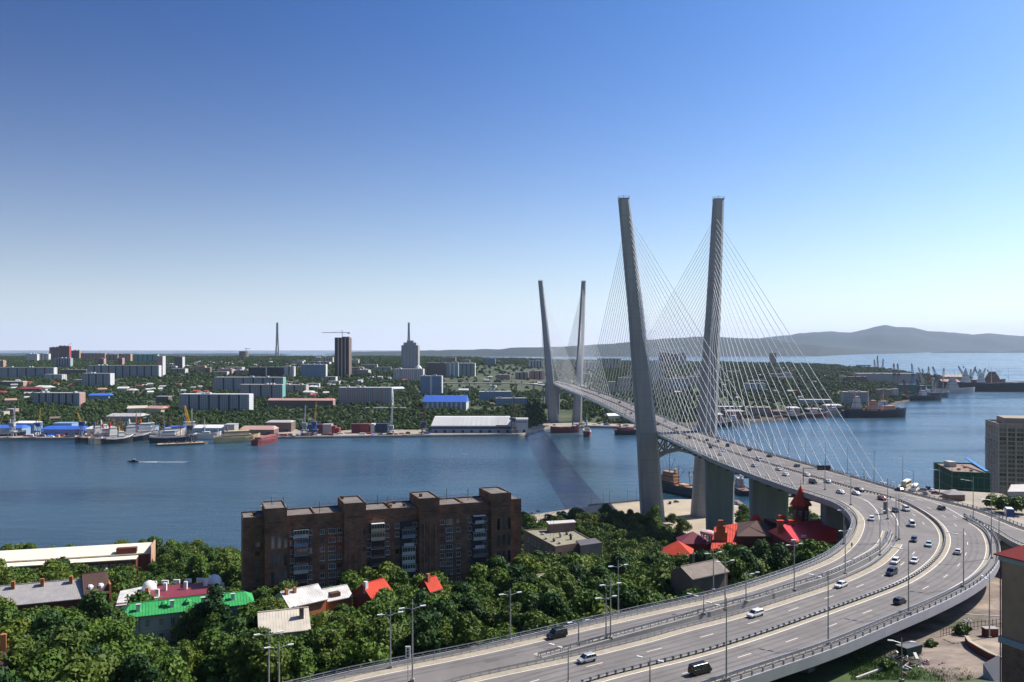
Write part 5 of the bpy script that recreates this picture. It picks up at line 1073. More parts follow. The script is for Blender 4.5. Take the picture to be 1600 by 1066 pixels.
mb = MB(); pk = [pxy(1390, 777, 49.9), pxy(1640, 840, 49.9), pxy(1640, 785, 49.9), pxy(1560, 771, 49.9), pxy(1445, 764, 49.9), pxy(1405, 757, 49.9)]
mb.prism(pk, 20, 49.95); tag(mb.build('car_park', QUAY), kind='structure'); foot(pk, 2)
t = tag(empty('pavilion', P(1490, 781, 50)), 'small low pavilion with a grey hipped roof in front of the green netting', 'kiosk'); MB().box(-4, 4, -3, 3, 0, 3).build('wall', BR2, t); MB().prism([(-4.5, -3.5), (4.5, -3.5), (4.5, 3.5), (-4.5, 3.5)], 3, 5, [(-1, -.5), (1, -.5), (1, .5), (-1, .5)]).build('roof', GRYW, t)
# ---------------------------------------------------------------- far shore: buildings
FFOOT = []
def nth(k): return str(k) + ('th' if 10 < k < 20 else {1: 'st', 2: 'nd', 3: 'rd'}.get(k % 10, 'th')) if k > 12 else ['', 'first', 'second', 'third', 'fourth', 'fifth', 'sixth', 'seventh', 'eighth', 'ninth', 'tenth', 'eleventh', 'twelfth'][k]
def fm(name, c): return M('far ' + name, c, .85, 0, .1, .02)
FGL = fm('window', (.1, .11, .125)); BLUG = fm('blue grey panel', (.33, .37, .39)); GRYP = fm('grey panel', (.38, .37, .36)); WHP = fm('white panel', (.62, .62, .6)); CRM = fm('cream panel', (.52, .47, .36)); PNK = fm('pink panel', (.45, .27, .23))
ORP = fm('orange panel', (.45, .28, .18)); TEAL = fm('turquoise panel', (.16, .42, .36)); PUR = fm('purple brick', (.17, .07, .08)); DKG = fm('dark glass', (.035, .035, .045)); BRNP = fm('brown panel', (.17, .125, .105))
BLUR = fm('blue sheet', (.03, .12, .5)); BLUP = fm('blue panel', (.2, .3, .42)); REDF = fm('red roof', (.4, .06, .05)); STR = fm('dark strip', (.05, .06, .07)); TANP = fm('tan panel', (.4, .31, .24)); GLB = fm('pale glass', (.25, .33, .33))
def far_block(u0, u1, vt, vb, wall, label, end=None, rot=-.06, depth=14, strips=0, win=True, roof=None, name='apartment_block', Y=None, cat='building', fl=3.0, par=True, colr=None, stripm=None, base_extra=6, gable=0):
    Y = Y or hit((u0 + u1) / 2, vb); X0 = (u0 - 800) / F * Y; k = (u1 - 800) / F; c, s = math.cos(rot), math.sin(rot)
    w = (k * Y - X0) / (c - k * s); zt = CH - (vt - EH) / F * Y; zb = CH - (vb - EH) / F * Y; H = zt - zb + base_extra
    t = tag(empty(name, (X0, Y, zb - base_extra), rot), label, cat)
    cr = [(X0 - s * dd + c * ww, Y + c * dd + s * ww) for ww, dd in ((-4, -6), (w + 4, -6), (w + 4, depth + 4), (-4, depth + 4))]; FFOOT.append(cr)
    MB().box(0, w, 0, depth, 0, H).build('wall', wall, t)
    if end: MB().box(w, w + .4, -.1, depth + .1, 0, H + .05).build('end_wall', end, t)
    if gable: MB().prism([(-1, -1), (w + 1, -1), (w + 1, depth + 1), (-1, depth + 1)], H, H + gable, [(0, depth * .4), (w, depth * .4), (w, depth * .6), (0, depth * .6)]).build('roof', roof or TAR, t)
    else: MB().box(-.2, w + .2, -.2, depth + .2, H, H + .8).build('roof', roof or GRYP, t)
    n = max(1, int(w / 3.3)); nf = max(1, int((H - base_extra) / fl))
    if strips:
        for i in range(strips + 1):
            x = w * i / strips; x0, x1 = max(0, x - 1.6), min(w, x + 1.6)
            if 0 < i < strips: MB().box(x0, x1, -.35, -.05, 1, H - .5).build('stairwell_strip', stripm or STR, t)
    if win:
        m = MB(); zz0 = base_extra
        for f in range(nf):
            z = H - fl * (f + .6)
            for i in range(n):
                x = (i + .5) * w / n
                if strips and min(abs(x - w * q / strips) for q in range(1, strips + 1)) < 2.2: continue
                m.add([(x - .85, -.06, z - .75), (x + .85, -.06, z - .75), (x + .85, -.06, z + .75), (x - .85, -.06, z + .75), (x - .85, 0, z - .75), (x + .85, 0, z - .75), (x + .85, 0, z + .75), (x - .85, 0, z + .75)], [[0, 1, 2, 3], [3, 2, 6, 7], [0, 4, 5, 1]])
            if end:
                for i in range(max(1, int(depth / 5))): y = (i + .5) * depth / max(1, int(depth / 5)); m.add([(w + .46, y - .8, z - .75), (w + .46, y + .8, z - .75), (w + .46, y + .8, z + .75), (w + .46, y - .8, z + .75)], [[0, 1, 2, 3]])
        if m.v: tag(m.build('window_rows', FGL, t), kind='stuff')
    if H > 20 and w > 20:
        r = random.Random(int(u0 * 7)); m = MB()
        for _ in range(3): x = r.uniform(.1, .9) * w; MB().box(x - 2, x + 2, depth * .3, depth * .7, H + .8, H + 3.2).build('lift_house', wall, t)
    return t, w, H
FB = [
 (40, 58, 553.5, 565, WHP, 'left pair of pale high-rises on the left skyline', {}), (59, 76, 553, 564.5, WHP, 'right pair of pale high-rises on the left skyline', dict(strips=3)),
 (77, 91, 543, 564, PUR, 'stepped dark red tower, left half of the tallest on the left skyline', dict(end=ORP)), (91.5, 108, 541, 564, PUR, 'dark red tower, right half of the tallest on the left skyline', dict(strips=3, end=REDF)),
 (85, 110, 560, 574, BLUG, 'blue grey slab in front of the dark red towers', dict(strips=6)), (110, 124, 548, 562.5, PUR, 'lower dark red block right of the dark red towers', dict(end=ORP)),
 (126, 164, 552.5, 564, ORP, 'long tan slab on the left skyline', dict(strips=7, stripm=PNK)), (165, 184, 554, 565, PNK, 'short brownish slab in the middle of the left skyline', dict(strips=3)), (185, 204, 553.5, 566, ORP, 'right tan slab beside the turquoise one', dict(strips=4, stripm=PNK)),
 (208, 246, 554, 567, TEAL, 'turquoise slab on the skyline', dict(strips=5)), (136, 248, 571.5, 590, BLUG, 'very long dark grey slab on the left hillside', dict(end=WHP, strips=10)), (245, 254, 557, 589, PNK, 'tall pink and white tower closing the long dark slab', dict(end=WHP, depth=16)),
 (152, 162, 561, 573, BRNP, 'left of two small dark towers above the long slab', dict(end=ORP)), (184, 191, 560, 572, BRNP, 'right of two small dark towers above the long slab', dict(end=PNK)),
 (-30, 84, 574.5, 592, BLUG, 'long grey slab with white end at the left edge', dict(end=WHP, strips=8)), (-10, 5, 564, 576, PNK, 'pink tower at the left edge', dict(end=ORP)),
 (128, 172, 584, 604.5, BLUG, 'mid hillside slab with three dark strips and pink white end', dict(end=WHP, strips=4, depth=18)), (51, 124, 614.5, 634, BLUG, 'slab with six dark strips just above the harbour trees', dict(end=PNK, strips=7, depth=18)),
 (94, 135, 578, 588, BRNP, 'low dark block behind the white ended slab', {}), (0, 36, 596.5, 604, BRNP, 'low white topped block at left edge of the wooded slope', dict(end=ORP, roof=WHP)),
 (273, 285, 558, 578, BRNP, 'lone dark tower with bright orange end', dict(end=WHP, depth=16)), (306, 320, 572.5, 583, ORP, 'small orange brick block on the ridge', {}), (320, 328, 575, 585, BRNP, 'small dark block beside the orange brick one', {}),
 (343, 362, 577, 586, PNK, 'low pinkish block among the hill houses', {}), (367, 386, 579.5, 586, CRM, 'low cream slab left of the black glass building', dict(rot=.1)),
 (388.5, 444, 574, 590, DKG, 'black glass office building on the hill', dict(strips=2, stripm=WHP, win=False, roof=GRYP)), (444, 459, 573, 590, WHP, 'white framed portal block right of the black glass building', dict(end=WHP, strips=2)),
 (334, 442, 590, 612, BLUG, 'upper long blue grey slab with turquoise end', dict(end=TEAL, strips=7, depth=18)), (374, 441, 601.5, 624, GRYP, 'lower grey slab in front of the turquoise ended slab', dict(end=TEAL, strips=4, depth=18)),
 (280, 389, 616.5, 643, BLUG, 'largest blue grey slab with a bright central seam and pale end', dict(end=WHP, strips=7, depth=19, roof=WHP)), (470, 509, 570, 591, BLUP, 'ribbed white and blue slab left of the black frame tower', dict(end=WHP, strips=0, roof=WHP)),
 (502, 520, 558.5, 570, CRM, 'cream tower block on the far slope', dict(strips=4)), (540, 560, 562, 570, CRM, 'faint pale block behind the black frame tower', {}),
 (529, 612, 606, 633, GRYP, 'long white and pink striped slab near the harbour', dict(strips=6, stripm=PNK, end=WHP, depth=15, roof=WHP)), (419, 520, 625.5, 638, BRNP, 'long brown five storey block with a reddish roof', dict(roof=PNK, gable=3, depth=15, end=PNK)),
 (657, 690, 588, 619, BLUP, 'blue tower block with white trim in the centre', dict(strips=2, stripm=WHP, end=WHP, depth=16)), (666.5, 696, 567, 590, BRNP, 'dark brown office block in the centre', dict(strips=0)),
 (697, 716, 567, 590, GLB, 'greenish glass building with pale frame', dict(win=False, strips=3, stripm=WHP)), (716, 742, 568, 588, GLB, 'glass portal building with white frame', dict(win=False, strips=4, stripm=BRNP, roof=WHP, end=WHP)),
 (690, 712, 559, 568, TANP, 'beige block behind the glass buildings', {}), (720, 734, 563, 570, TANP, 'small beige block on the centre skyline', {}), (758, 774, 560.5, 571, BLUP, 'pale blue block against the wooded hill', {}),
 (776, 797, 586, 593, PNK, 'low pinkish building left of the beige row', {}), (805, 826, 582, 593, TANP, 'left beige block beside the distant pylon', dict(strips=3)), (827, 851, 580, 593, PNK, 'right beige block beside the distant pylon', dict(strips=3)),
 (826, 849, 564, 575, WHP, 'white slab just left of the distant pylon', dict(strips=5)), (749, 799, 612.5, 627, BLUP, 'blue and white banded workshop building', dict(end=WHP, roof=WHP, rot=.1)), (775, 823, 623, 635, BLUP, 'long pale blue workshop in front of the banded one', dict(roof=GRYP, rot=.08)),
 (912, 932, 566, 580, WHP, 'left white slab between the distant pylons and the near leg', dict(strips=4)), (933, 970, 560.5, 577, CRM, 'long cream slab left of the near left leg', dict(strips=7)), (950, 962, 597, 614, CRM, 'yellowish tower left of the near left leg', {}), (966, 985, 591, 613, GRYP, 'grey tower with yellow end left of the near left leg', dict(end=CRM)),
 (1015, 1029, 564, 599, BLUG, 'left stair of the white tower blocks behind the cables', dict(end=WHP)), (1028, 1037.5, 566, 600, WHP, 'right stair of the white tower blocks behind the cables', dict(strips=3)), (1042, 1076, 592, 612, BLUG, 'blue grey slab behind the cables', {}), (1075, 1094, 589, 606, CRM, 'cream portal building behind the cables', dict(end=CRM)),
 (1030, 1046, 551.5, 568, PUR, 'dark red block on the wooded knoll', {}), (1047, 1060, 554, 570, BRNP, 'brown block on the wooded knoll', {}), (1063, 1072, 552, 572, GRYP, 'grey tower on the wooded knoll', dict(end=WHP)),
 (1203, 1213, 552, 570, PNK, 'red and white tower block behind the cables', dict(end=ORP, roof=WHP)), (1163, 1196, 600, 612, WHP, 'white school with arcades behind the cables', dict(strips=3)), (1143, 1158, 580, 586, WHP, 'low white house behind the cables', {}),
 (1224, 1238, 583, 592, WHP, 'small white block on the peninsula', {}), (1318, 1357, 613, 633, BLUG, 'pale shipyard office with white end', dict(end=WHP, rot=-.12, depth=22, roof=PNK)), (1372, 1394, 609, 622, TANP, 'tan brick shipyard building', {}), (1395, 1404, 608, 620, WHP, 'small white shipyard block', {}),
 (1320, 1355, 589, 598, BRNP, 'dark flat hangar on the peninsula', dict(roof=TANP, win=False)), (1312, 1323, 588, 593, WHP, 'white shed at the edge of the peninsula wood', {}), (1340, 1435, 584, 600, GRYP, 'long grey shipyard wall hall on the far basin', dict(win=False, depth=40)),
 (1474, 1512, 589, 597, TANP, 'tan roofed warehouse on the far quay', dict(win=False, roof=TANP, gable=6, depth=60)), (1472, 1500, 597, 608, GRYP, 'grey warehouse behind the dark ships', dict(gable=7, depth=40, roof=PNK)), (1502, 1512, 596, 608, WHP, 'white silo block on the far quay', {}),
 (1406, 1432, 601, 615, fm('teal shed', (.05, .16, .15)), 'teal walled hall left of the dark teal shipyard hall', dict(win=False)), (1434, 1455, 603, 615, fm('dark teal shed', (.04, .12, .13)), 'dark teal shipyard hall', dict(win=False)),
 (1120, 1160, 636, 650, TANP, 'low pale workshop by the water behind the right leg', dict(roof=WHP)), (1168, 1205, 637, 651, TANP, 'low brick workshop on the rocky shore', dict(roof=CRM)), (1250, 1300, 625, 632, GRYP, 'long low grey sheds on the shore', dict(win=False, roof=WHP)),
 (661, 728, 628, 640, BLUP, 'blue walled sports hall with a bright blue pitched roof', dict(roof=BLUR, gable=10, depth=40, strips=9, stripm=WHP, end=WHP)),
 (513, 530, 596, 600, WHP, 'low white roofed shed below the black frame tower', dict(win=False)), (570, 633, 637.5, 640, WHP, 'very long low white wall in the harbour trees', dict(win=False, depth=8)),
 (243, 263, 620, 630, BRNP, 'small dark block in the trees', {}), (1, 6, 644, 652, CRM, 'yellow house at the left edge', {}), (8, 21, 640, 648, PNK, 'pinkish house by the left edge', {}),
]
for u0, u1, vt, vb, wl, lab, kw in FB: far_block(u0, u1, vt, vb, wl, lab, **kw)
rb = random.Random(91); cntb = {}
for (a_, b_, c_, d_), n_, ph in (((255, 385, 572, 588), 7, 'left of the black glass building'), ((392, 520, 564, 574), 5, 'near the lone distant pylon'), ((548, 625, 574, 590), 5, 'beside the black skyscraper'), ((12, 130, 592, 602), 3, 'below the left hillside slabs'), ((880, 990, 570, 590), 4, 'behind the distant pylons'), ((1050, 1290, 578, 606), 9, 'behind the near cables'), ((455, 525, 596, 618), 3, 'above the brown five storey block')):
    for u_ in sorted(rb.uniform(a_, b_) for _ in range(n_)):
        v_ = rb.uniform(c_, d_); Y_ = hit(u_, v_); x_ = (u_ - 800) / F * Y_
        if any(inside((x_, Y_), f) for f in FFOOT): continue
        cn_, wl_, en_ = rb.choice([('pale', WHP, WHP), ('cream', CRM, CRM), ('grey', GRYP, WHP), ('pinkish', PNK, TANP), ('tan', TANP, WHP)]); k_ = cntb[(cn_, ph)] = cntb.get((cn_, ph), 0) + 1
        W_ = rb.uniform(26, 52) * F / Y_; far_block(u_ - W_ / 2, u_ + W_ / 2, v_ - rb.uniform(9, 16) * F / Y_, v_, wl_, f'mid-rise {cn_} block {ph}, {nth(k_)} such from the left', Y=Y_, end=en_, strips=rb.choice((0, 2, 3)), rot=rb.uniform(-.4, .1))
# black frame tower with tower crane, white stepped tower, round concrete drum
t, w, H = far_block(523, 545, 528, 590, DKG, 'black unfinished skyscraper with pale vertical edges and a tower crane on top', depth=28, strips=4, stripm=TANP, win=False, roof=BRNP, end=BRNP, name='skyscraper')
for k in range(20): MB().box(-.3, w + .3, -.4, -.1, H - 3 - k * 3.9, H - 2.6 - k * 3.9).build('floor_edge', BRNP, t)
p = t.location; o = (p.x + w * .45, p.y + 14, p.z + H); t = tag(empty('tower_crane', o), 'tower crane standing on top of the black skyscraper', 'crane')
MB().tube((0, 0, 0), (0, 0, 20), .9, n=4).build('mast', STEELD, t); MB().bar((-54, 0, 14), (20, 0, 14), 1, 1.4).build('jib', STEELD, t); MB().bar((-30, 0, 14), (0, 0, 20), .3, .3).build('tie', STEELD, t); MB().box(14, 20, -1, 1, 11, 14).build('counterweight', CONC, t)
t, w, H = far_block(627, 653, 540, 580, GRYP, 'tall white skyscraper with stepped crown behind the gridded office slab', depth=30, strips=5, stripm=BLUG, end=GRYP, roof=GRYP, name='skyscraper')
MB().box(w * .12, w * .88, 4, 26, H, H + 9).build('upper_storeys', GRYP, t); MB().box(w * .3, w * .7, 8, 22, H + 9, H + 15).build('crown', BLUG, t)
t, w, H = far_block(615, 661, 577, 596, WHP, 'long white gridded office slab at the foot of the white skyscraper', depth=20, strips=14, stripm=GRYP, end=WHP)
o = PY(654, 577, 2100); t = tag(empty('small_dome', (o.x, o.y, o.z - 14)), 'small white dome beside the white skyscraper', 'dome'); MB().lathe([(9, 0), (9, 14), (8, 18), (5, 22), (.2, 24)], n=16).build('shell', WHP, t)
o = PY(381, 561, 4100); t = tag(empty('concrete_drum', (o.x, o.y, o.z - 8)), 'round dark concrete drum with a crane on the ridge', 'building'); MB().lathe([(22, 0), (22, 46)], n=20).build('wall', BRNP, t)
for k in range(5): MB().lathe([(22.5, 6 + 9 * k), (22.5, 7 + 9 * k)], n=20).build('band', GRYP, t)
t = tag(empty('tower_crane', (o.x + 20, o.y - 26, o.z - 8)), 'small tower crane beside the round concrete drum', 'crane'); MB().tube((0, 0, 0), (0, 0, 62), 1.3, n=4).build('mast', STEELD, t); MB().bar((-8, 0, 58), (18, 0, 58), 1.5, 2).build('jib', STEELD, t)
t = tag(empty('tower_crane', PY(104, 545, 3550)), 'faint crane behind the tallest dark red tower', 'crane'); MB().tube((0, 0, -40), (0, 0, 12), 1, n=4).build('mast', STEELD, t); MB().bar((-6, 0, 6), (22, 0, 24), 1, 1).build('jib', STEELD, t)
for u, lab in ((433.3, 'slender distant bridge pylon rising alone from the ridge'), (638.8, 'tip of a second distant pylon above the white skyscraper')):
    Y = 6600.; o = (((u - 800) / F * Y), Y, 0); t = tag(empty('distant_pylon', o), lab, 'bridge pylon')
    for s in (-1, 1): MB().loft([[(s * a - b, -6, z), (s * a + b, -6, z), (s * a + b, 6, z), (s * a - b, 6, z)] for z, a, b in ((0, 12, 5), (140, 7, 4.5), (230, 4, 4.5), (307, 3, 4.5))]).build('leg', CONCP, t)
    for z in (60, 150, 230, 290): MB().box(-14 if z < 100 else -6, 14 if z < 100 else 6, -5, 5, z, z + 6).build('cross_beam', CONCP, t)
# tiny houses scattered over the wooded slopes
r = random.Random(21); HB = {}
def tiny(u, v, w, h, wall, roof, label, group):
    Y = hit(u, v); x = (u - 800) / F * Y; z = farz(u, Y)
    key = (wall.name, roof.name)
    if key not in HB:
        HB[key] = (MB().box(-.5, .5, -.5, .5, -.5, 1).mesh('wall', wall), MB().prism([(-.56, -.56), (.56, -.56), (.56, .56), (-.56, .56)], 1, 1.55, [(-.5, -.05), (.5, -.05), (.5, .05), (-.5, .05)]).mesh('roof', roof))
    t = tag(empty('hillside_house', (x, Y, z), r.uniform(-.6, .6)), label, 'house', group); d = w * r.uniform(.6, .8)
    inst('wall', HB[key][0], t, sc=(w, d, h)); inst('roof', HB[key][1], t, sc=(w, d, h)); FFOOT.append([(x - w * .6, Y - d * 1.6), (x + w * .6, Y - d * 1.6), (x + w * .6, Y + d * .6), (x - w * .6, Y + d * .6)])
for u, v, w, wl, rf, lab in ((70, 610, 40, WHP, WHP, 'wide white house left of the pale slabs on the slope'), (50, 612, 46, PUR, MAR, 'maroon roofed long house on the left slope'), (46, 601, 18, PNK, REDF, 'small red house above the maroon roof'), (160, 612, 20, PNK, ORP, 'orange roofed house below the slab with a pink end'),
      (193, 611, 26, CRM, WHP, 'cream house right of the orange roofed one'), (208, 614, 24, PNK, WHP, 'pinkish house lower right of the cream house'), (158, 623, 44, BLUP, BLUR, 'blue roofed sheds in the trees'), (215, 644, 36, CRM, CRM, 'larger cream house near the harbour trees'), (246, 644, 38, CRM, PNK, 'cream house with a pinkish roof near the harbour trees'),
      (258, 641, 16, BRNP, REDF, 'red roofed annexe right of the cream house'), (17, 630, 22, PNK, ORP, 'orange house in the trees at the left edge'), (5, 617, 20, PUR, REDF, 'dark red house at the left edge'), (200, 656, 60, GRYP, GRYP, 'long grey shed behind the trawlers'), (86, 659, 18, BRNP, BRNP, 'brick stub tower behind the blue harbour sheds'),
      (483, 617, 24, CRM, WHP, 'white villa above the brown block'), (490, 608, 20, PNK, WHP, 'small pink villa above the white villa'), (516, 628, 16, PNK, REDF, 'red gabled end house of the brown block'), (505, 565, 18, PNK, REDF, 'little pink house near the black skyscraper'), (725, 614, 26, BLUP, WHP, 'blue white hut on the meadow'),
      (620, 612, 34, GRYP, WHP, 'grey shed beside the white striped slab'), (730, 577, 60, WHP, WHP, 'white terrace in front of the glass portal building'), (985, 565, 16, WHP, WHP, 'white cottage left of the near leg'), (958, 655, 30, CRM, WHP, 'white roofed hut on the far bank by the pylons')):
    tiny(u, v, w * .8, min(6.5, w * .12 + 2.6), wl, rf, lab, None)
zones = [((255, 380, 566, 582), 60, 'left of the concrete drum'), ((390, 520, 561, 578), 34, 'around the lone distant pylon'), ((215, 330, 600, 618), 16, 'left of the blue grey slab'), ((450, 520, 592, 622), 10, 'below the black skyscraper'),
         ((880, 1000, 575, 596), 12, 'behind the distant pylons'), ((1050, 1260, 575, 625), 34, 'behind the cables'), ((560, 640, 585, 600), 6, 'left of the blue tower'), ((740, 850, 590, 606), 8, 'on the central meadow'), ((1255, 1400, 580, 600), 12, 'in the peninsula woods'), ((20, 130, 594, 626), 12, 'in the woods at the left edge')]
cols = [(WHP, WHP, 'white'), (CRM, GRYP, 'cream'), (PNK, REDF, 'red roofed'), (TANP, BRNP, 'brown roofed'), (WHP, GRYP, 'grey roofed')]
for (a, b, c, d), n, ph in zones:
    cnt = {}
    for uu in sorted(r.uniform(a, b) for _ in range(n)):
        q = r.choice(cols); k = cnt[q[2]] = cnt.get(q[2], 0) + 1
        tiny(uu, r.uniform(c, d), r.uniform(8, 15), r.uniform(3, 4.6), q[0], q[1], f'tiny {q[2]} house {ph}, {nth(k)} such from the left', f'{q[2]} houses {ph}')
# ---------------------------------------------------------------- far quay
def qY(u, d): return dfront(u) + d
def qbox(u0, u1, vt, d, depth, wall, roof, label, name='warehouse', cat='building', arch=0, extra=None, rot=0):
    Y = qY((u0 + u1) / 2, d); X0 = (u0 - 800) / F * Y; X1 = (u1 - 800) / F * Y; H = CH - (vt - EH) / F * Y - 3; t = tag(empty(name, (X0, Y, 3), rot), label, cat); w = X1 - X0
    FFOOT.append([(X0 - 4, Y - 8), (X1 + 4, Y - 8), (X1 + 4, Y + depth + 3), (X0 - 4, Y + depth + 3)])
    hh = H - arch; MB().box(0, w, 0, depth, -1, hh).build('wall', wall, t)
    if arch: MB().prism([(-.5, -.5), (w + .5, -.5), (w + .5, depth + .5), (-.5, depth + .5)], hh, H, [(3, depth * .35), (w - 3, depth * .35), (w - 3, depth * .65), (3, depth * .65)]).build('roof', roof, t)
    else: MB().box(-.5, w + .5, -.5, depth + .5, hh, hh + .6).build('roof', roof, t)
    n = max(2, int(w / 12))
    for i in range(n): x = (i + .5) * w / n; MB().box(x - 1.8, x + 1.8, -.12, 0, 0, min(4, hh * .6)).build('door', STR, t)
    return t, w, hh
t, w, hh = qbox(674, 800, 653, 18, 46, BLUP, WHP, 'very long white roofed terminal warehouse on the far quay', arch=11)
MB().box(0, w, -.3, -.1, hh * .55, hh * .85).build('window_band', STR, t); MB().box(0, w, -.25, -.05, hh * .86, hh).build('fascia', WHP, t); MB().box(w * .8, w * .96, -.4, -.2, hh * .9, hh + .8).build('red_banner', REDF, t)
t, w, hh = qbox(800.5, 825, 656, 14, 30, WHP, GRYP, 'white office block at the right end of the terminal warehouse')
for k in range(6): MB().box(w * (.1 + .14 * k), w * (.1 + .14 * k) + 2, -.15, 0, hh - 4, hh - 2.4).build('window', GLASS, t)
t, w, hh = qbox(299, 352, 665.5, 30, 26, BLUP, WHP, 'blue shed with a white roof behind the moored boats', arch=3); qbox(350, 366, 664, 24, 18, GRYP, GRYP, 'grey boxy shed right of the blue one')
qbox(374, 428, 667, 20, 24, BRNP, PNK, 'brown shed with reddish roof behind the red barge', arch=4); qbox(415, 455, 658, 60, 24, BRNP, GRYP, 'long dark shed with a cream gable', arch=2)
qbox(-20, 34, 665.5, 30, 22, BLUP, BLUR, 'blue roofed shed at the left edge of the quay', arch=3); qbox(20, 54, 659, 52, 20, BLUP, WHP, 'white roofed shed behind the left crane', arch=2)
qbox(64, 128, 667, 22, 22, BLUP, BLUR, 'long bright blue roofed shed on the left quay', arch=3.5); qbox(82, 112, 662, 55, 18, BLUP, BLUP, 'dark blue framed shed behind the long blue roof'); qbox(134, 172, 667, 26, 20, WHP, WHP, 'white shed with a blue stripe left of the trawlers', arch=3); qbox(205, 240, 667, 40, 18, BLUP, BLUR, 'blue shed behind the white ship'); qbox(262, 288, 667.5, 34, 16, BLUP, BLUR, 'small blue shed behind the yellow crane')
q = [(549, 562, 661, fm('maroon container', (.13, .03, .04))), (562.5, 577, 660, fm('red container', (.25, .05, .05))), (579, 585, 662, WHP), (587, 606, 660.5, fm('navy container', (.03, .05, .1))), (480, 493, 661.5, fm('blue container', (.04, .08, .16))), (493, 503, 662, fm('maroon container', (.13, .03, .04))), (504, 518, 661.5, GRYP), (515, 524, 665, fm('red container', (.25, .05, .05))), (525, 530, 668, fm('red container', (.25, .05, .05)))]
for i, (a, b, vt, mt) in enumerate(q):
    Y = qY((a + b) / 2, 30); x0, x1 = (a - 800) / F * Y, (b - 800) / F * Y; H = CH - (vt - EH) / F * Y - 3; t = tag(empty('container_stack', (x0, Y, 3)), ['maroon', 'red', 'white', 'navy', 'blue', 'dark red', 'grey', 'bright red', 'lowest red'][i] + ' container stack on the quay, ' + ['leftmost beside the tall white crane', 'second from the left near the tall white crane', 'narrow one between red and navy', 'widest dark one beside the tall white crane', 'left of the yellow crane base', 'right behind the yellow crane base', 'with a pale front right of the yellow crane', 'before the pale grey stack', 'at the right end of the scrap heap'][i], 'containers')
    FFOOT.append([(x0 - 3, Y - 5), (x1 + 3, Y - 5), (x1 + 3, Y + 16), (x0 - 3, Y + 16)])
    nz = max(1, int(H / 2.6)); nx = max(1, int((x1 - x0) / 6.2))
    for k in range(nz):
        for j in range(nx): MB().box(j * (x1 - x0) / nx + .1, (j + 1) * (x1 - x0) / nx - .1, 0, 12, k * 2.6, k * 2.6 + 2.5).build('container', mt, t)
r = random.Random(9)
cnt = {}
for u in sorted(r.choice([r.uniform(430, 540), r.uniform(430, 540), r.uniform(20, 130), r.uniform(560, 670), r.uniform(850, 985)]) for _ in range(90)):
    d = r.uniform(6, 22); Y = qY(u, d); x = (u - 800) / F * Y; cn, mt = r.choice([('white', WHP), ('rusty', ORP), ('red', REDF), ('dark', BRNP), ('blue', BLUR), ('tan', TANP)])
    w, h = r.uniform(2, 6), r.uniform(1, 3.2); o = MB().prism([(-w, -2), (w, -2), (w, 2), (-w, 2)], 0, h, [(-w * .6, -1), (w * .7, -1.2), (w * .6, 1), (-w * .7, 1.4)]).build('cargo_heap', mt); o.location = (x, Y, 3)
    ph = 'by the two quay cranes' if 430 < u < 540 else 'on the left quay' if u < 140 else 'near the tall white crane' if u < 700 else 'below the distant pylons'
    k = cnt[(cn, ph)] = cnt.get((cn, ph), 0) + 1
    tag(o, f'{cn} heap of cargo {ph}, {nth(k)} such heap from the left', 'cargo', f'{cn} cargo heaps {ph}')
r = random.Random(77); cnt = {}
for u in sorted(r.uniform(1105, 1345) for _ in range(46)):
    d = r.uniform(5, 60); Y = qY(u, d); x = (u - 800) / F * Y; cn, mt = r.choice([('white', WHP), ('rusty', ORP), ('brown', BRNP), ('dark', STR), ('tan', TANP)]); w, h = r.uniform(3, 11), r.uniform(1.5, 5)
    o = MB().prism([(-w, -3), (w, -3), (w, 3), (-w, 3)], -1, h, [(-w * .9, -1), (w * .8, -1.2), (w * .9, 1), (-w * .8, 1.4)]).build('cargo_heap', mt); o.location = (x, Y, 3); k = cnt[cn] = cnt.get(cn, 0) + 1
    tag(o, f'{cn} heap on the rocky shore behind the cables, {nth(k)} such from the left', 'cargo', f'{cn} heaps on the rocky shore')
for i, (u0, u1, vt, wl, rf, lab) in enumerate(((1108, 1130, 646, TANP, WHP, 'small tan shed with white roof by the right leg'), (1135, 1163, 641, BRNP, GRYP, 'dark shed with grey roof behind the pale workshop'), (1208, 1228, 641, BRNP, BRNP, 'dark brown boat shed on the rocky shore'), (1232, 1250, 636, GRYP, WHP, 'grey boat shed with pale roof on the rocky shore'), (1262, 1285, 638, STR, GRYP, 'black sided shed low on the shore behind the cables'), (1290, 1316, 632, BLUG, WHP, 'pale blue shed left of the shipyard office'))):
    qbox(u0, u1, vt, 26 + 6 * (i % 3), 18, wl, rf, lab, arch=2)
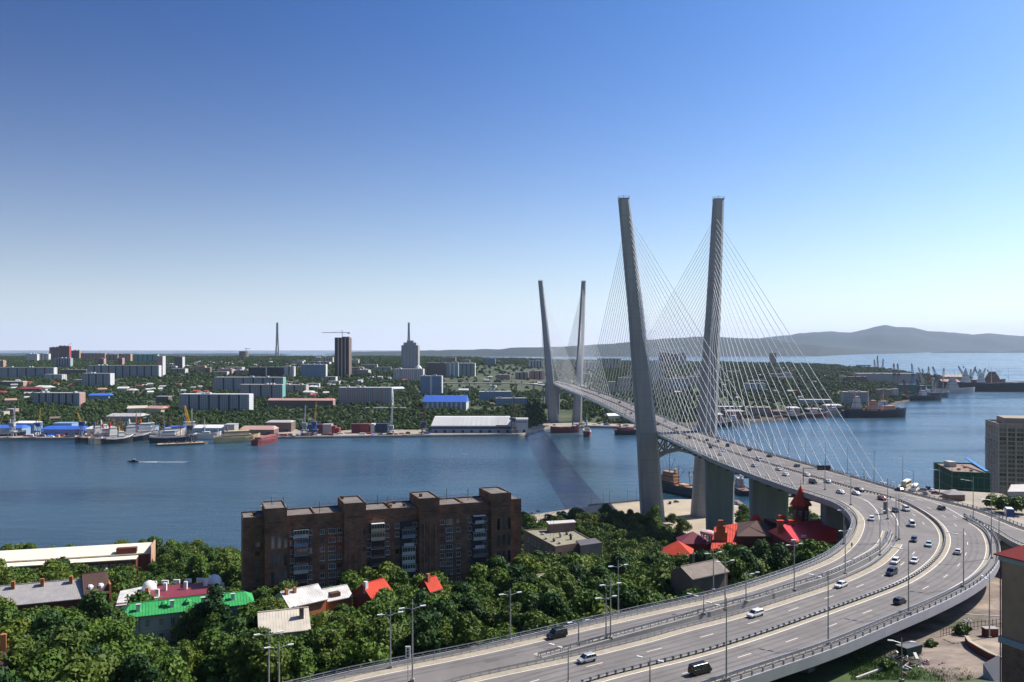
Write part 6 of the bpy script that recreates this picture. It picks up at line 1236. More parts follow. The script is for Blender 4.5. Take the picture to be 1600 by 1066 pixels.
# portal cranes: foot (u,v) jib foot -> tip
def crane(ub, vb, ut, vt, Y, mt, label, wj=1.1, base=True, ph=None, pm=None):
    b = PY(ub, vb, Y); tp = PY(ut, vt, Y); z0 = 3; t = tag(empty('harbour_crane', (b.x, Y, z0)), label, 'crane'); o = (b.x, Y, z0); L_ = (tp - b).length; pm = pm or mt
    zc = b.z
    if base and zc > z0 + 4:
        for sx in (-4, 4):
            for sy in (-4, 4): MB().bar((b.x + sx, Y + sy, z0), (b.x + sx * .4, Y + sy * .4, zc - 2), .8, .8).build('leg', pm, t, o)
        MB().box(b.x - 5, b.x + 5, Y - 4.5, Y + 4.5, z0 + (zc - z0) * .45, z0 + (zc - z0) * .45 + 1).build('portal_beam', pm, t, o)
    MB().box(b.x - 3, b.x + 3.5, Y - 2.5, Y + 2.5, zc - 2, zc + 2.6).build('cab', pm, t, o)
    d = (tp - b).normalized(); sgn = -1 if d.x > 0 else 1; nrm = Vector((-d.z, 0, d.x))
    lat = MB(); n = max(4, int(L_ / 5))
    for s in (-1, 1):
        for y in (-1, 1): lat.bar(b + nrm * s * wj + Vector((0, y * wj, 0)), tp + nrm * s * wj * .35 + Vector((0, y * wj * .3, 0)), .26 * wj, .26 * wj)
    for k in range(n):
        a0, a1 = k / n, (k + 1) / n; lat.bar(b.lerp(tp, a0) + nrm * wj * (1 - .65 * a0), b.lerp(tp, a1) - nrm * wj * (1 - .65 * a1), .28, .28); lat.bar(b.lerp(tp, a0) - nrm * wj * (1 - .65 * a0), b.lerp(tp, a1) + nrm * wj * (1 - .65 * a1), .28, .28)
    lat.build('jib', mt, t, o)
    ap = b + Vector((sgn * 3, 0, min(9, L_ * .3))); MB().bar(b + Vector((sgn * 3, 0, 2)), ap, 1, 1).build('a_frame', pm, t, o); MB().bar(ap, b.lerp(tp, .75), .2, .2).build('tie', STEELD, t, o)
    MB().box(b.x + sgn * 4 - 1.6, b.x + sgn * 4 + 1.6, Y - 1.6, Y + 1.6, zc, zc + 3).build('counterweight', CONC, t, o)
    MB().bar(tp, (tp.x, tp.y, max(z0 + 5, tp.z - L_ * .6)), .12, .12).build('hoist_rope', DARK, t, o); return t
YEL = fm('crane yellow', (.55, .33, .03)); CGR = fm('crane grey', (.4, .4, .4)); CBL = fm('crane blue', (.05, .1, .25)); CRU = fm('crane rust', (.2, .09, .07)); CDK = fm('crane dark', (.09, .1, .12))
for a in ((19, 664, 24, 635, 8, CGR, 'pale grey harbour crane at the left edge', None), (60, 664, 63, 638, 8, YEL, 'ochre jib crane on a blue portal, second from the left', CBL), (127.5, 662, 121, 645, 12, YEL, 'short ochre crane leaning left at the end of the blue roof', CBL),
          (475.5, 664, 477, 634, 9, CGR, 'thin grey crane left of the yellow one', CGR), (491, 662, 494, 628, 9, YEL, 'yellow jib crane with blue base beside the thin grey one', CBL), (611, 668, 614.5, 607, 9, WHP, 'tall white harbour crane with vertical jib left of the warehouse', CGR), (663, 662, 664, 630, 9, CRU, 'rust red crane between the white crane and warehouse', CDK), (802, 656, 803, 622, 9, CRU, 'dark red crane at the right end of the warehouse', CDK)):
    crane(a[0], a[1], a[2], a[3], qY(a[0], a[4]), a[5], a[6], pm=a[7])
RC = [(120, 205, 330, 125), (163, 205, 330, 172), (323, 205, 330, 335), (400, 250, 400, 448), (443, 265, 360, 468), (515, 240, 370, 520), (563, 240, 360, 605), (690, 255, 370, 680), (853, 235, 370, 930), (1050, 240, 370, 1000), (1045, 265, 370, 1098), (1160, 260, 350, 1130), (1093, 270, 350, 1128), (228, 390, 540, 268), (380, 380, 540, 415), (560, 390, 540, 576), (635, 380, 470, 655), (998, 270, 360, 985)]
ords = ['first', 'second', 'third', 'fourth', 'fifth', 'sixth', 'seventh', 'eighth', 'ninth', 'tenth', 'eleventh', 'twelfth', 'thirteenth', 'fourteenth', 'fifteenth', 'sixteenth', 'seventeenth', 'eighteenth']
for i, (ax, ay, by, bx) in sorted(enumerate(RC), key=lambda q: q[1][0]):
    k = sorted(RC, key=lambda q: q[0]).index((ax, ay, by, bx)); u0, v0 = 1380 + bx / 7.273, 540 + by / 7.273; u1, v1 = 1380 + ax / 7.273, 540 + ay / 7.273
    Y = qY(u0, 20) if by > 450 else min(qY(u0, 500) if u0 < 1460 else qY(u0, 130), dback(u0) - 60); crane(u0, v0, u1, v1, Y, (CDK, CRU, CBL, CGR)[i % 4], f'{["dark", "rusty", "blue", "grey"][i % 4]} shipyard crane, {ords[k]} jib tip from the left at the right-hand docks', 2.8)
for u0, v0, u1, v1, lab in ((1372, 588, 1371, 556, 'tallest dark crane in the cluster behind the peninsula wood'), (1378, 588, 1380, 561, 'right crane of the cluster behind the peninsula wood'), (1368, 588, 1366, 562, 'left crane of the cluster behind the peninsula wood')): crane(u0, v0, u1, v1, min(3600, dback(u0) - 80), CRU, lab, 4)
Y = 3700; a, b = PY(1338, 572, Y), PY(1360, 572, Y); t = tag(empty('gantry_crane', (a.x, Y, 3)), 'wide dark gantry crane behind the peninsula wood', 'crane')
MB().box(0, b.x - a.x, -3, 3, a.z - 3, a.z + 1).build('bridge_beam', CRU, t)
for x in (3, b.x - a.x - 3):
    for y in (-6, 6): MB().bar((x, y * 1.5, -2), (x, y * .5, a.z - 3), 1.6, 1.6).build('leg', CRU, t)
# ---------------------------------------------------------------- ships
def ship(u, v, ang, Ln, Bm, hull, deck, label, cat='ship', name='ship', houses=((-.3, .16, 7),), masts=((.2, 12),), rust=None, booms=True, z0=0, fb=3.2, sheer=1.8, hmat=None, funnel=True, Y=None):
    q = P(u, v, 0) if Y is None else Vector(((u - 800) / F * Y, Y, 0)); t = tag(empty(name, (q.x, q.y, 0), ang), label, cat); t.scale = (1.25, 1.4, 1.8) if q.y > 900 else (1, 1, 1); h = Ln / 2; secs = []; m = MB()
    for s, k, sh in ((-1, .7, .5), (-.8, .92, .25), (-.3, 1, 0), (.3, 1, .1), (.65, .8, .45), (.88, .4, .85), (1, .04, 1.1)):
        zt = fb + sheer * sh; w = Bm / 2 * k; secs.append([(s * h, -w, zt), (s * h * (.97 if s > .8 else 1), -w * .75, -1), (s * h * (.97 if s > .8 else 1), w * .75, -1), (s * h, w, zt)])
    m.loft(secs); m.build('hull', hull, t)
    m = MB(); 
    for a_, b_ in zip(secs, secs[1:]): m.add([a_[0], b_[0], b_[3], a_[3]], [[0, 1, 2, 3]])
    dk = m.build('deck', rust or TANP, t); dk.location.z = .05
    m = MB()
    for a_, b_ in zip(secs, secs[1:]):
        for j in (0, 3): m.bar((a_[j][0], a_[j][1] * .985, a_[j][2] + .5), (b_[j][0], b_[j][1] * .985, b_[j][2] + .5), .18, 1.0)
    m.build('bulwark', deck, t)
    for x, ln, hh in houses:
        n = max(1, int(hh / 2.6)); X = x * Ln
        for k in range(n):
            s = 1 - .11 * k; MB().box(X - ln * Ln / 2 * s, X + ln * Ln / 2 * s, -Bm * .3 * s, Bm * .3 * s, fb + k * 2.6, fb + k * 2.6 + 2.6).build('deckhouse', hmat or WHP, t)
            if k % 2 == 0 or k == n - 1: MB().box(X - ln * Ln / 2 * s - .06, X + ln * Ln / 2 * s + .06, -Bm * .3 * s - .06, Bm * .3 * s + .06, fb + k * 2.6 + 1.4, fb + k * 2.6 + 1.85).build('window_band', GLASS, t)
        if funnel: MB().tube((X - ln * Ln * .3, 0, fb + n * 2.6), (X - ln * Ln * .36, 0, fb + n * 2.6 + 3.2), 1.0, .85, 8).build('funnel', (ORR, CBL, WHP, BRNP, YEL)[int(u) % 5], t)
    for x, hh in masts:
        MB().tube((x * Ln, 0, fb), (x * Ln, 0, fb + hh), .4, .22, 5).build('mast', CRU if rust else WHP, t); MB().bar((x * Ln, -Bm * .2, fb + hh * .75), (x * Ln, Bm * .2, fb + hh * .75), .2, .2).build('cross_tree', WHP, t)
        if booms:
            for s in (-1, 1): MB().bar((x * Ln, 0, fb + hh * .35), (x * Ln + s * Ln * .11, 0, fb + hh * .85), .22, .22).build('boom', CRU if rust else YEL, t)
    r = random.Random(int(u * 3 + v)); 
    for k in range(7): x, y = r.uniform(-.4, .35) * Ln, r.uniform(-.25, .25) * Bm; s = r.uniform(.5, 1.4); MB().box(x - s, x + s, y - s * .7, y + s * .7, fb, fb + s * 1.4).build('deck_gear', r.choice([ORR, WHP, BRNP, TANP, CBL]), t)
    return t
HB_ = M('black hull', (.02, .022, .03), .5); HBL = M('dark blue hull', (.015, .03, .07), .5); HRU = M('rusty white hull', (.5, .44, .34), .7, var=.35, sc=.3); HWH = M('white hull', (.65, .64, .6), .5, var=.1); HRD = M('red hull', (.2, .04, .045), .6, var=.2); HCR = M('cream rusty hull', (.55, .45, .25), .7, var=.25, sc=.2)
HTE = M('grey teal hull', (.05, .085, .09), .7, var=.3, sc=.4)
ship(6, 684.5, .1, 46, 10, HBL, STEEL, 'dark blue moored vessel at the left edge of the quay', masts=((.25, 14), (-.1, 18)))
ship(146, 690, .75, 34, 9, HB_, HRU, 'leftmost black hulled trawler of the moored row', masts=((.1, 13), (-.4, 9)), houses=((.1, .2, 8),), rust=ORP)
ship(170, 691.5, .75, 38, 9.5, HRU, HRU, 'rusty white trawler second in the moored row', masts=((.15, 14), (-.4, 10)), houses=((.1, .22, 8),), rust=ORP)
ship(162, 686, .8, 36, 9, HB_, HRU, 'dark trawler wedged behind the rusty white one', masts=((.15, 15),), houses=((.0, .22, 9),), rust=ORP)
ship(220, 687.5, .45, 88, 13, HRU, HWH, 'longest rusty white ship of the moored row', masts=((-.3, 15), (-.05, 17), (.25, 16)), houses=((-.38, .1, 6), (.05, .16, 9)), rust=ORP, fb=4.5)
ship(196, 689.5, .5, 50, 11, HB_, HWH, 'black hulled ship left of the longest white one', masts=((-.2, 14), (.2, 16)), houses=((.1, .2, 9),), rust=ORP)
ship(271, 690.5, .35, 46, 10, HB_, HWH, 'black and white trawler beside the crane barge', masts=((-.3, 11), (.15, 14)), houses=((-.1, .3, 7),), rust=ORP)
ship(296, 681, .4, 52, 11, HWH, HWH, 'white vessel behind the yellow floating crane', masts=((.05, 18),), houses=((.0, .3, 10),))
ship(184, 692.5, .7, 30, 8.5, HB_, HWH, 'third trawler of the moored row with black hull', masts=((.15, 13), (-.35, 10)), houses=((.1, .2, 7),), rust=ORP); ship(236, 683, .5, 44, 10, HRU, HRU, 'rusty trawler behind the bow of the longest white ship', masts=((.0, 17), (.3, 12)), houses=((.0, .2, 10),), rust=ORP); ship(207, 684, .5, 40, 9, HRD, HWH, 'red and white vessel tucked behind the moored row', masts=((.1, 18), (-.3, 14)), houses=((.0, .25, 9),), rust=ORP); ship(261, 686, .5, 30, 8, HRU, HWH, 'stubby white trawler right of the longest ship', masts=((.1, 14),), houses=((.0, .3, 7),), rust=ORP)
ship(326, 686.5, .25, 26, 7, HWH, HWH, 'small white coaster right of the crane barge', masts=((-.15, 12),), houses=((-.1, .3, 5),)); ship(341, 686, .3, 12, 4.5, HCR, HCR, 'tiny orange and cream boat between coaster and ferry', masts=((0, 7),), houses=((-.1, .35, 3),), booms=False, fb=1.5)
ship(371, 691, .45, 46, 12, HCR, HCR, 'cream and rust landing ferry with high sides', masts=((-.3, 8),), houses=((-.02, .62, 5.4),), hmat=HCR, rust=ORP, booms=False)
ship(416, 692.5, 1.32, 44, 11, HRD, HRD, 'dark red covered barge lying end on', masts=(), houses=((.0, .72, 2.7),), hmat=M('barge cover', (.3, .1, .1), .7), booms=False, funnel=False, fb=2.6)
q = P(285, 695, 0); t = tag(empty('barge', (q.x, q.y, 0), .42), 'flat deck barge carrying the yellow floating crane', 'barge'); MB().prism([(-30, -7), (26, -7), (31, 0), (26, 7), (-30, 7)], -1, 2.2).build('hull', M('barge hull', (.12, .09, .06)), t); MB().box(-29, 25, -6.6, 6.6, 2.2, 2.4).build('deck', TANP, t)
for k in range(9): MB().box(-22 + 5 * k, -19.5 + 5 * k, -3 + (k % 3) * 2, -1 + (k % 3) * 2, 2.4, 3.6 + (k % 2)).build('deck_gear', (BRNP, CDK, ORP)[k % 3], t)
crane(296.5, 668, 288.5, 634, q.y + 8, YEL, 'bright yellow floating crane with slanted jib', 1.8, pm=CDK)
q = P(208, 722, 0); t = tag(empty('speedboat', (q.x, q.y, 0), math.pi), 'small dark motor boat speeding left across the open bay', 'boat')
MB().loft([[(-6, -1.6, 1), (-6, -1.2, -.3), (-6, 1.2, -.3), (-6, 1.6, 1)], [(1, -1.8, 1.1), (1, -1.3, -.2), (1, 1.3, -.2), (1, 1.8, 1.1)], [(6.5, -.2, 1.7), (6, -.1, .6), (6, .1, .6), (6.5, .2, 1.7)]]).build('hull', HB_, t); MB().prism([(-3, -1.3), (1.5, -1.3), (1.5, 1.3), (-3, 1.3)], 1, 3, [(-2.4, -1), (.4, -1), (.4, 1), (-2.4, 1)]).build('cabin', HB_, t); MB().box(-2.4, .3, -1.05, 1.05, 3, 3.15).build('cabin_roof', WHP, t); MB().tube((-2, 0, 3), (-2, 0, 5.5), .08, n=4).build('mast', STEELD, t)
FO = M('wake foam', (.6, .66, .7), .9, var=.3, sc=.4); m = MB(); 
for s in (-1, 1): m.add([(q.x + 5, q.y + s * .6, .03), (q.x + 60, q.y + s * 5, .03), (q.x + 56, q.y + s * 3.6, .03), (q.x + 6, q.y, .03)], [[0, 1, 2, 3] if s < 0 else [3, 2, 1, 0]])
m.add([(q.x + 6, q.y - .9, .035), (q.x + 26, q.y - 1.3, .035), (q.x + 26, q.y + 1.3, .035), (q.x + 6, q.y + .9, .035)], [[0, 1, 2, 3]]); tag(m.build('boat_wake', FO), kind='stuff')
ship(917, 681, 1.5, 24, 8, HRD, WHP, 'red hulled tug below the distant right pylon', masts=((0, 14),), houses=((.1, .3, 7),), booms=False); ship(883, 676, .05, 34, 8, HRD, HRD, 'long low red boat below the distant left pylon', masts=(), houses=((.3, .12, 3),), booms=False); ship(988, 679, .2, 40, 11, HB_, HRD, 'dark laid-up vessel left of the near left leg', masts=(), houses=((-.3, .2, 4),), hmat=BRNP)
ship(1366, 652, .05, 92, 15, HB_, HBL, 'dark freighter with orange red bridge off the peninsula', masts=((-.3, 22), (.2, 18)), houses=((-.02, .12, 12), (.22, .18, 7)), fb=6, rust=ORP, hmat=M('orange white deckhouse', (.6, .3, .2))); ship(1335, 649, .1, 70, 14, HBL, HB_, 'dark blue freighter with white bridge left of the orange one', masts=((.3, 20),), houses=((.05, .16, 13),), fb=6); ship(1380, 646, .05, 50, 11, HBL, HWH, 'white topped vessel behind the dark freighter', masts=((.0, 18),), houses=((.0, .3, 10),), fb=5)
ship(1429, 626, .15, 110, 15, HB_, HB_, 'long dark rusty vessel alongside the shipyard quay', masts=((-.2, 16), (.2, 16)), houses=((.15, .1, 8),), rust=BRNP, fb=5); ship(1462, 620, .2, 60, 12, HTE, CGR, 'small dark vessel between the rusty one and the warship', masts=((0, 14),), fb=5); ship(1488, 615, .3, 120, 14, CGR, CGR, 'grey warship by the right-hand docks', masts=((.05, 30), (-.2, 22)), houses=((0, .25, 16),), fb=6, hmat=CGR)
ship(1558, 611.5, .02, 250, 28, HB_, HBL, 'huge dark blue hulled cargo ship at the right edge', masts=((-.05, 26), (.1, 26), (.25, 26), (.42, 22)), houses=((-.28, .06, 24),), fb=12, sheer=5); ship(1545, 603, .1, 90, 18, CRU, CRU, 'rusty floating dock vessel behind the huge cargo ship', masts=((0, 30), (.3, 24)), houses=((.1, .4, 16),), hmat=CRU, fb=9); ship(1533, 606, .1, 60, 16, HRD, HWH, 'white and red bridged vessel inside the docks', masts=((0, 22),), houses=((0, .3, 20),), fb=6)
# near shore ships
ship(1059, 769, 2.1, 66, 13.5, HTE, HTE, 'large rusty trawler moored between the near pylon legs', masts=((.16, 27), (-.02, 17), (-.36, 11)), houses=((.15, .3, 10.5), (.36, .08, 4)), rust=ORP, fb=6, sheer=3.4, hmat=M('rusty deckhouse', (.38, .22, .14), .8, var=.35, sc=.4), name='trawler', cat='trawler')
tw_ = bpy.data.objects['trawler']        # stern gantry of the large trawler
for y_ in (-4.2, 4.2): MB().bar((-20, y_, 6), (-17, y_ * .55, 17), .7, .7).build('gantry_leg', PAL, tw_); MB().tube((-17, y_ * .55, 17), (-17, y_ * .55, 20), .5, n=6).build('gantry_light', DARK, tw_)
MB().box(-17.6, -16.4, -3.2, 3.2, 16.4, 17.4).build('gantry_beam', PAL, tw_); MB().box(-12, -4, -3, 3, 6, 8).build('net_winch', ORP, tw_); MB().box(2, 6, -4, 4, 6, 9).build('boat_deck', WHP, tw_)
ship(1157, 768, 1.52, 46, 10.5, HB_, CGR, 'old dark trawler seen from its stern between two piers', masts=((.2, 17), (-.1, 10)), houses=((.08, .3, 7.8),), rust=BRNP, fb=3.5, name='trawler', cat='trawler', hmat=CGR)
ship(1247, 772, .4, 30, 8, HWH, HWH, 'white yacht beside the pointed tower', masts=((0, 8),), houses=((-.05, .5, 5),), booms=False, funnel=False); ship(1240, 780, .2, 22, 6, HBL, HWH, 'dark hulled launch left of the white yacht', masts=(), houses=((0, .4, 3),), booms=False, funnel=False); ship(1281, 778, .5, 24, 7, HWH, HWH, 'small white motor cruiser right of the pointed tower', masts=((0, 7),), houses=((-.05, .5, 5),), booms=False, funnel=False)
for u, v, an, ln_, hl, lab in ((1120, 667, .1, 40, HB_, 'dark hulk moored below the pale workshop'), (1150, 664, .1, 34, HRU, 'rusty white hulk moored by the rocky shore'), (1240, 655, .1, 30, HB_, 'small black boat by the rocky shore'), (1275, 652, .15, 36, HRD, 'red brown boat by the rocky shore'), (1305, 650, .1, 34, HRU, 'pale rusty boat left of the dark blue freighter')):
    ship(u, v, an, ln_, 8, hl, HRU, lab, masts=((.1, 12),), houses=((-.1, .25, 6),), rust=BRNP)
# jetty, fence and shadowy quay details on the near shore
a, b = P(1150, 782, 2.5), P(1176, 800, 2.5); o = tuple(a); t = tag(empty('jetty', o), 'narrow wooden jetty reaching the stern of the old trawler', 'jetty'); MB().bar(a, b, 4, .6).build('deck', BR2, t, o)
for k in range(6): p = a.lerp(b, k / 5); MB().tube((p.x - 1.8, p.y, -2), (p.x - 1.8, p.y, 3.4), .3, n=6).build('pile', TRUNK, t, o)
a = P(926, 803, 3); o = tuple(a); t = tag(empty('quay_fence', o), 'row of tall thin poles with a low fence along the quay left of the pylon', 'fence')
sp = [(x_, shore(x_) - 1.2) for x_ in np.arange(58, 101, 2.5)]
for k, (x_, y_) in enumerate(sp): MB().tube((x_, y_, 3), (x_, y_, 4.4), .08, n=4).build('post', DARK, t, o)
for (x0, y0), (x1, y1) in zip(sp, sp[1:]): MB().bar((x0, y0, 3.9), (x1, y1, 3.9), .12, 1.0).build('panel', STEELD, t, o)
for k in (1, 5, 7, 13, 16): MB().tube((*sp[k], 3), (*sp[k], 13), .12, n=5).build('tall_pole', DARK, t, o)
# ---------------------------------------------------------------- vegetation
def crown_mesh(seed, nb, per, rad, hgt, leaf, core=True):
    r = random.Random(seed); vs = []; fs = []; mb = MB(); bl = []
    for i in range(nb):
        a = r.uniform(0, 6.283); h = r.uniform(.0, 1); q = math.sin(math.pi * min(1, .22 + .78 * h)) ** .7 * r.uniform(.35, 1.2); s = rad * r.uniform(.2, .42) * (1.1 - .3 * h)
        bl.append((math.cos(a) * rad * .68 * q, math.sin(a) * rad * .68 * q, hgt * (.24 + .66 * h), s))
    bl.append((0, 0, hgt * .55, rad * .5)); bl.append((0, 0, hgt * .8, rad * .4))
    if core:
        for x, y, z, s in bl:
            k = .55 * s; mb.lathe([(k * .1, -k * .8), (k * .8, -k * .4), (k, 0), (k * .75, k * .5), (k * .1, k * .85)], (x, y, z), 6)
    vs, fs = mb.v, mb.f
    for x, y, z, s in bl:
        for _ in range(per):
            th = r.uniform(0, 6.283); cz = r.uniform(-.75, 1); sz = math.sqrt(1 - cz * cz); rr = s * r.uniform(.65, 1.25); leaf_ = leaf * r.choice((.7, 1, 1.25)); d = Vector((math.cos(th) * sz, math.sin(th) * sz, cz * .85)); p = Vector((x, y, z)) + d * rr
            nrm = (d + Vector((r.gauss(0, .55), r.gauss(0, .55), r.gauss(0, .45) + .25))).normalized(); t1 = nrm.orthogonal().normalized(); t1.rotate(__import__('mathutils').Quaternion(nrm, r.uniform(0, 6.28))); t2 = nrm.cross(t1); l = leaf_ * r.uniform(.6, 1.35); n = len(vs)
            vs += [tuple(p - t1 * l), tuple(p + t2 * l * .7), tuple(p + t1 * l * 1.1), tuple(p - t2 * l * .6)]; fs.append([n, n + 1, n + 2, n + 3])
    m2 = MB(); m2.v = vs; m2.f = fs; m2.mi = [0] * len(fs); return m2
TREES = [crown_mesh(s, nb_, 210, rd_, h, .34).mesh('crown', LEAF2 if s in (3, 6) else LEAF3 if s == 4 else LEAF) for s, h, nb_, rd_ in ((1, 9.5, 15, 5.4), (2, 11.5, 18, 5), (3, 10, 12, 5.6), (4, 14, 16, 4.1), (5, 8.5, 13, 5.9), (6, 12.5, 20, 4.8))]
def trunk_mesh(seed):
    r = random.Random(seed); m = MB(); m.tube((0, 0, -1.5), (.1, .1, 4.2), .34, .22, 7); m.tube((.1, .1, 4.2), (.2, -.1, 8), .22, .1, 6)
    for k in range(4): a = k * 1.6 + r.uniform(0, 1); m.tube((.1, .1, 2.6 + .6 * k), (2.6 * math.cos(a), 2.6 * math.sin(a), 5.4 + .7 * k), .13, .05, 5)
    return m.mesh('trunk', TRUNK)
TRK = [trunk_mesh(k) for k in range(3)]
HK = [10.5, 12.5, 11, 15, 9.5, 13.5]
r = random.Random(33); via_poly = out2; cand = []
def free(x, y, pad=0):
    if inside((x, y), via_poly): return False
    for f in FOOT:
        if inside((x, y), f): return False
    return True
BLK = FOOT[0]
y = 140.
while y < 640:
    sp_ = 6.6 if y < 330 else 8.4; x = -.66 * y
    while x < min(.66 * y, 235):
        px, py = x + r.uniform(-2.4, 2.4), y + r.uniform(-2.4, 2.4); x += sp_
        s = shore(px)
        if py > s - 14: continue
        if px > -8 and py > (575 if px > 30 else 552): continue
        if -175 < px < -8 and py > 470: continue
        if 112 < px < 152 and py > 500: continue
        if px > 60 and py < 262 and not (px < 100 and py > 225): continue
        u, v = 800 + px / py * F, 0
        dm = np.min(np.linalg.norm(A - np.array((px, py)), axis=1)); 
        if dm < 4.8: continue
        if not free(px, py): continue
        if u > 430 and px < 150:
            dk_ = int(np.argmin(np.linalg.norm(D - np.array((px, py)), axis=1)))
            if py < D[dk_][1] and dm > 20 and py < 215: continue
        if u > 400 and py < 150: continue
        # ground behind the long block is hidden by it
        if 395 < u < 800 and py > 318: continue
        gzv = near_z(px, py); sc = r.choice([r.uniform(.62, .85), r.uniform(.85, 1.15), r.uniform(1.1, 1.4)])
        if py < 200 and px > -60: sc *= .85
        if px > 0 and 180 < py < 300: sc *= 1.08
        top = EH + (CH - gzv - 11 * sc) / py * F
        k_ = r.randrange(6); hk = HK[k_]
        cap = lambda vv: (CH - gzv - (vv - EH) / F * py) / hk
        if u > 380 and u < 820 and 205 < py < 262: sc = min(sc, (CH - gzv - ((925 if u < 560 else 912 if u < 640 and py > 236 else 900 if u < 700 else 885) - EH) / F * py) / HK[k_])      # crowns stay below the facade rows that the photo shows
        if u < 200 and 222 < py < 262: sc = min(sc, cap(952))
        if u < 262 and 300 < py < 435: sc = min(sc, cap(893))
        if 200 < u < 380 and 236 < py < 300: sc = min(sc, cap(903 + 6))
        if 185 < u < 345 and 150 < py < 226: sc = min(sc, cap(1000 if u < 315 else 975))
        if 430 < u < 560 and 200 < py < 236: sc = min(sc, cap(948))
        if 400 < u < 490 and py < 198: sc = min(sc, cap(985))
        if sc < .42: continue
        if u > 1330 and py < 420: continue
        if not -40 < u < 1640 or top > 1066: continue
        cand.append((py, px, sc, gzv, u, k_))
    y += sp_ * .92
LMK = [(n, *P(a, b, 64.5).xy) for n, a, b in (('the leftmost lamp post', 420, 1082), ('the tall lower left lamp post', 644, 1064), ('the lamp over the dark trees', 610, 1043), ('the silver parked car', 797, 1001), ('the black off-road car', 866, 985), ('the twin lamp posts', 950, 980), ('the lamp beside the dark trees', 966, 959), ('the railing below the office', 1020, 945), ('the lamp before the grey roof', 1114, 923), ('the short central lamp', 1165, 913), ('the thick central lamp', 1241, 895), ('the lamp beside the red tower', 1318, 850))]
LMK += [('the green roofed house', -90, 232), ('the dark slate roof', -150, 262), ('the dark brown mansard roof', -128, 268), ('the two white domes', -100, 250), ('the cream patched roof', -52, 200), ('the large white roof', -58, 240), ('the white roofed wing', -48, 248), ('the vivid red roof', -38, 250), ('the small red gabled roof', -23, 256), ('the little pale rusty shed', 9, 252),
        ('the flat roofed office building', 18, 345), ('the orange red hipped roof', 64, 330), ('the round turret', 76, 330), ('the grey brown roof', 58, 236), ('the brown conical roof', 92, 318), ('the pointed octagonal tower', 112, 330), ('the long harbour hall', -240, 450), ('the left end of the brick block', -88, 268), ('the middle of the brick block', -40, 284), ('the right end of the brick block', 4, 300),
        ('the left end of the harbour hall', -300, 440), ('the harbour hall end wall', -205, 462), ('the first bridge pier', 122, 490), ('the second bridge pier', 124, 405), ('the near left pylon leg', 99, 589), ('the brick gable at the lower left corner', -102, 167), ('the blue tank truck', 190, 320), ('the netted building', 245, 450)]
TCNT = {}
def tree_label(px, py, sc):
    n, lx, ly = min(LMK, key=lambda l: math.hypot(l[1] - px, l[2] - py)); dx, dy = px - lx, py - ly
    d = ('right of' if dx > 0 else 'left of') if abs(dx) > abs(dy) else ('behind' if dy > 0 else 'in front of')
    if n.startswith(('the ',)): nm = n
    else: nm = 'the ' + n
    k = TCNT[(n, d)] = TCNT.get((n, d), 0) + 1; sz = 'small' if sc < .8 else 'tall' if sc > 1.08 else 'broad'
    w = nm.split()
    if len(w) > 9: nm = ' '.join(w[:9])
    while nm.split()[-1] in ('the', 'of', 'on', 'in', 'to', 'a', 'one', 'and', 'over', 'above', 'behind', 'beside', 'near', 'between', 'red', 'white', 'silver', 'left'): nm = ' '.join(nm.split()[:-1])
    return f'{sz} green tree, {nth(k)} {d} {nm}', f'trees {d} {nm}'
for px, py, sc in ((-63, 186, .62), (-57, 189, .6), (-50, 187, .62), (-46, 191, .6), (-53, 183, .7), (46, 221, 1.0), (52, 224, .85), (57, 227, .8), (64, 227, .85), (44, 226, .95), (49, 219, .8), (38, 231, 1.1), (60, 222, .75), (54, 217, .7), (73, 232, .9), (80, 240, 1.0)): cand.append((py, px, sc, near_z(px, py), 800 + px / py * F, 0))
cand.sort(key=lambda c: -c[2] / c[0]); ind = cand[:290]; rest = cand[290:]
for i, (py, px, sc, gzv, u, k) in enumerate(ind):
    lab, grp = tree_label(px, py, sc); t = tag(empty('tree', (px, py, gzv), r.uniform(0, 6.28)), lab, 'tree', grp); c = inst('crown', TREES[k], t, sc=(sc * r.uniform(.9, 1.1), sc * r.uniform(.9, 1.1), sc)); inst('trunk', TRK[k % 3], t, sc=sc)
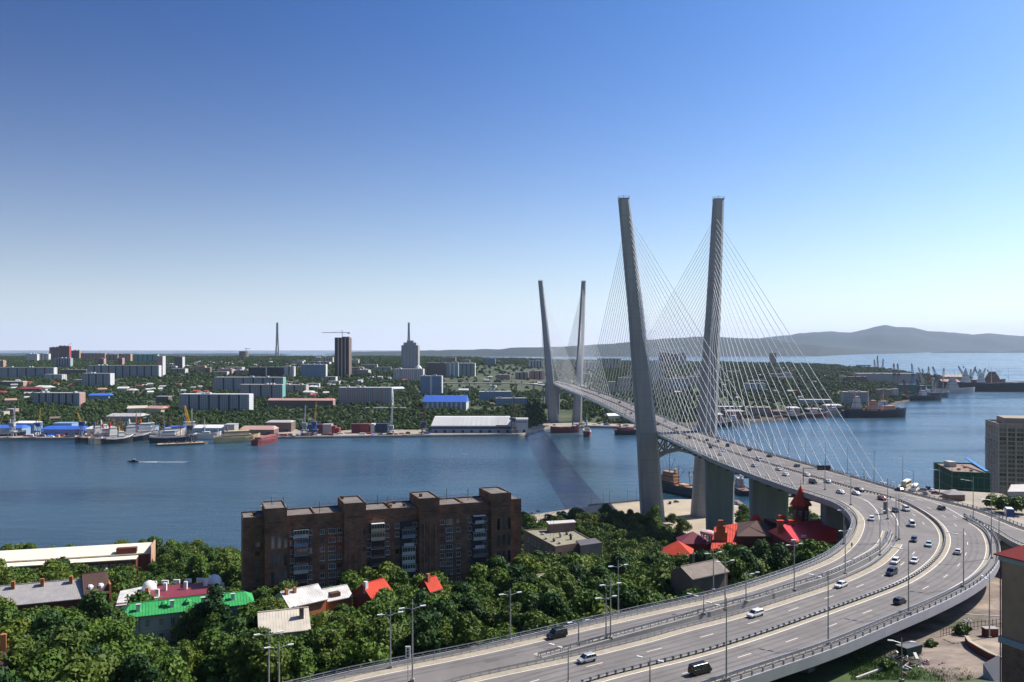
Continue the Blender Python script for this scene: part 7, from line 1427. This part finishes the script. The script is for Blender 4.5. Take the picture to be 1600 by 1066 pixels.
def scatter(name, pts, mesh_list, mat, label=None):
    # geometry nodes: instances of crown meshes on the points, scale and turn from attributes
    for mi, me in enumerate(mesh_list):
        sub = pts[mi::len(mesh_list)]
        if not sub: continue
        src = bpy.data.objects.new('crown_source', me)
        pm = bpy.data.meshes.new(name); pm.from_pydata([p[:3] for p in sub], [], []); at = pm.attributes.new('sc', 'FLOAT', 'POINT'); at.data.foreach_set('value', [p[3] for p in sub])
        o = inst(name, pm); ng = bpy.data.node_groups.new(name, 'GeometryNodeTree'); ng.interface.new_socket('Geometry', in_out='INPUT', socket_type='NodeSocketGeometry'); ng.interface.new_socket('Geometry', in_out='OUTPUT', socket_type='NodeSocketGeometry')
        gi = ng.nodes.new('NodeGroupInput'); go = ng.nodes.new('NodeGroupOutput'); ip = ng.nodes.new('GeometryNodeInstanceOnPoints'); oi = ng.nodes.new('GeometryNodeObjectInfo'); oi.inputs['Object'].default_value = src
        na = ng.nodes.new('GeometryNodeInputNamedAttribute'); na.data_type = 'FLOAT'; na.inputs['Name'].default_value = 'sc'; rv = ng.nodes.new('FunctionNodeRandomValue'); rv.data_type = 'FLOAT_VECTOR'; rv.inputs[0].default_value = (0, 0, 0); rv.inputs[1].default_value = (.15, .15, 6.28)
        ng.links.new(gi.outputs[0], ip.inputs['Points']); ng.links.new(oi.outputs['Geometry'], ip.inputs['Instance']); ng.links.new(na.outputs['Attribute'], ip.inputs['Scale']); ng.links.new(rv.outputs[0], ip.inputs['Rotation']); ng.links.new(ip.outputs[0], go.inputs[0])
        md = o.modifiers.new('scatter', 'NODES'); md.node_group = ng; tag(o, kind='stuff')
scatter('distant_trees', [(px, py, g, sc) for py, px, sc, g, u, k in rest], TREES[:3], LEAF)
# bushes and grass tufts near the yard
BUSH = crown_mesh(9, 8, 90, 2.2, 2.6, .28).mesh('foliage', LEAF)
for u, v, s, lab in ((1503, 992, 1.1, 'round shrub in front of the iron fence'), (1385, 1046, .9, 'low bush on the grass strip by the road edge'), (1454, 1012, .8, 'weedy bush in the shade below the motorway'), (1570, 798, 2.6, 'wide hedge bush behind the slip road railing'), (1592, 800, 2.6, 'hedge bush at the right edge behind the slip road'), (1550, 792, 2.2, 'hedge bush left of the blue tank truck'), (1592, 1052, 1.2, 'dark bush in the lower right corner')):
    q = gz(u, v) if v > 850 else P(u, v, 51); t = tag(empty('bush', q), lab, 'bush'); inst('foliage', BUSH, t, (0, 0, -.4), sc=s)
gp_ = [(gz(r.uniform(1330, 1440), r.uniform(1005, 1064))) for _ in range(1900)]; gp_ += [gz(r.uniform(1440, 1520), r.uniform(1046, 1066)) for _ in range(200)]
m = MB()
for p in gp_:
    for _ in range(5): a = r.uniform(0, 6.28); x, y = p.x + r.gauss(0, .3), p.y + r.gauss(0, .3); h = r.uniform(.2, .55); m.add([(x - .05, y, p.z - .1), (x + .05, y, p.z - .1), (x + math.cos(a) * .15, y + math.sin(a) * .15, p.z + h)], [[0, 1, 2]])
tag(m.build('grass', M('grass blades', (.075, .15, .02), .8)), kind='stuff')
# far woodland
FC = [crown_mesh(40 + k, 10, 34, 5.4, 7.2, 1.0).mesh('crown', LEAFF) for k in range(4)]
pts = []; cells = {}
for f in FFOOT:
    xs, ys = [p[0] for p in f], [p[1] for p in f]
    for cx in range(int(min(xs) // 60), int(max(xs) // 60) + 1):
        for cy in range(int(min(ys) // 60), int(max(ys) // 60) + 1): cells.setdefault((cx, cy), []).append(f)
r = random.Random(55); tries = 0
bx = [p for p in A if p[1] > 1100]
while len(pts) < 34000 and tries < 120000:
    tries += 1
    u = r.uniform(-30, 1480); d0 = dfront(u); tt = r.random(); d = d0 + (68 if u < 860 else 45) + (min(dback(u), 4700) - d0 - 80) * tt ** 1.35; x = (u - 800) / F * d
    v = EH + (CH - farz(u, d)) / d * F
    if 690 < u < 860 and 572 < v < 612 and r.random() < .82: continue                    # open meadow
    if 1100 < u < 1330 and v > 628 and r.random() < .7: continue
    if 1400 < u and r.random() < .6: continue
    if noise.noise(Vector((x / 120, d / 160, 4))) > .38 and r.random() < .75: continue
    if 56 < x < 116 and 1300 < d < 1500: continue
    if any(inside((x, d), f) for f in cells.get((int(x // 60), int(d // 60)), ())): continue
    pts.append((x, d, farz(u, d) - 1.2, r.uniform(.5, 1.15) * (1.0 if d < 2200 else 1.3)))
scatter('woodland', pts, FC, LEAFF)
# ---------------------------------------------------------------- haze
HZ = bpy.data.materials.new('haze'); HZ.use_nodes = True; ht = HZ.node_tree; ht.nodes.remove(ht.nodes['Principled BSDF']); pv = ht.nodes.new('ShaderNodeVolumePrincipled'); pv.inputs['Color'].default_value = (.62, .78, 1, 1); pv.inputs['Density'].default_value = 2.3e-5; pv.inputs['Anisotropy'].default_value = .1
ht.links.new(pv.outputs[0], ht.nodes['Material Output'].inputs['Volume'])
mb = MB(); mb.box(-30000, 30000, -900, 34000, -9, 760); tag(mb.build('haze', HZ), kind='stuff')
print('objects', len(bpy.data.objects), 'trees', len(cand), 'wood', len(pts), tries)
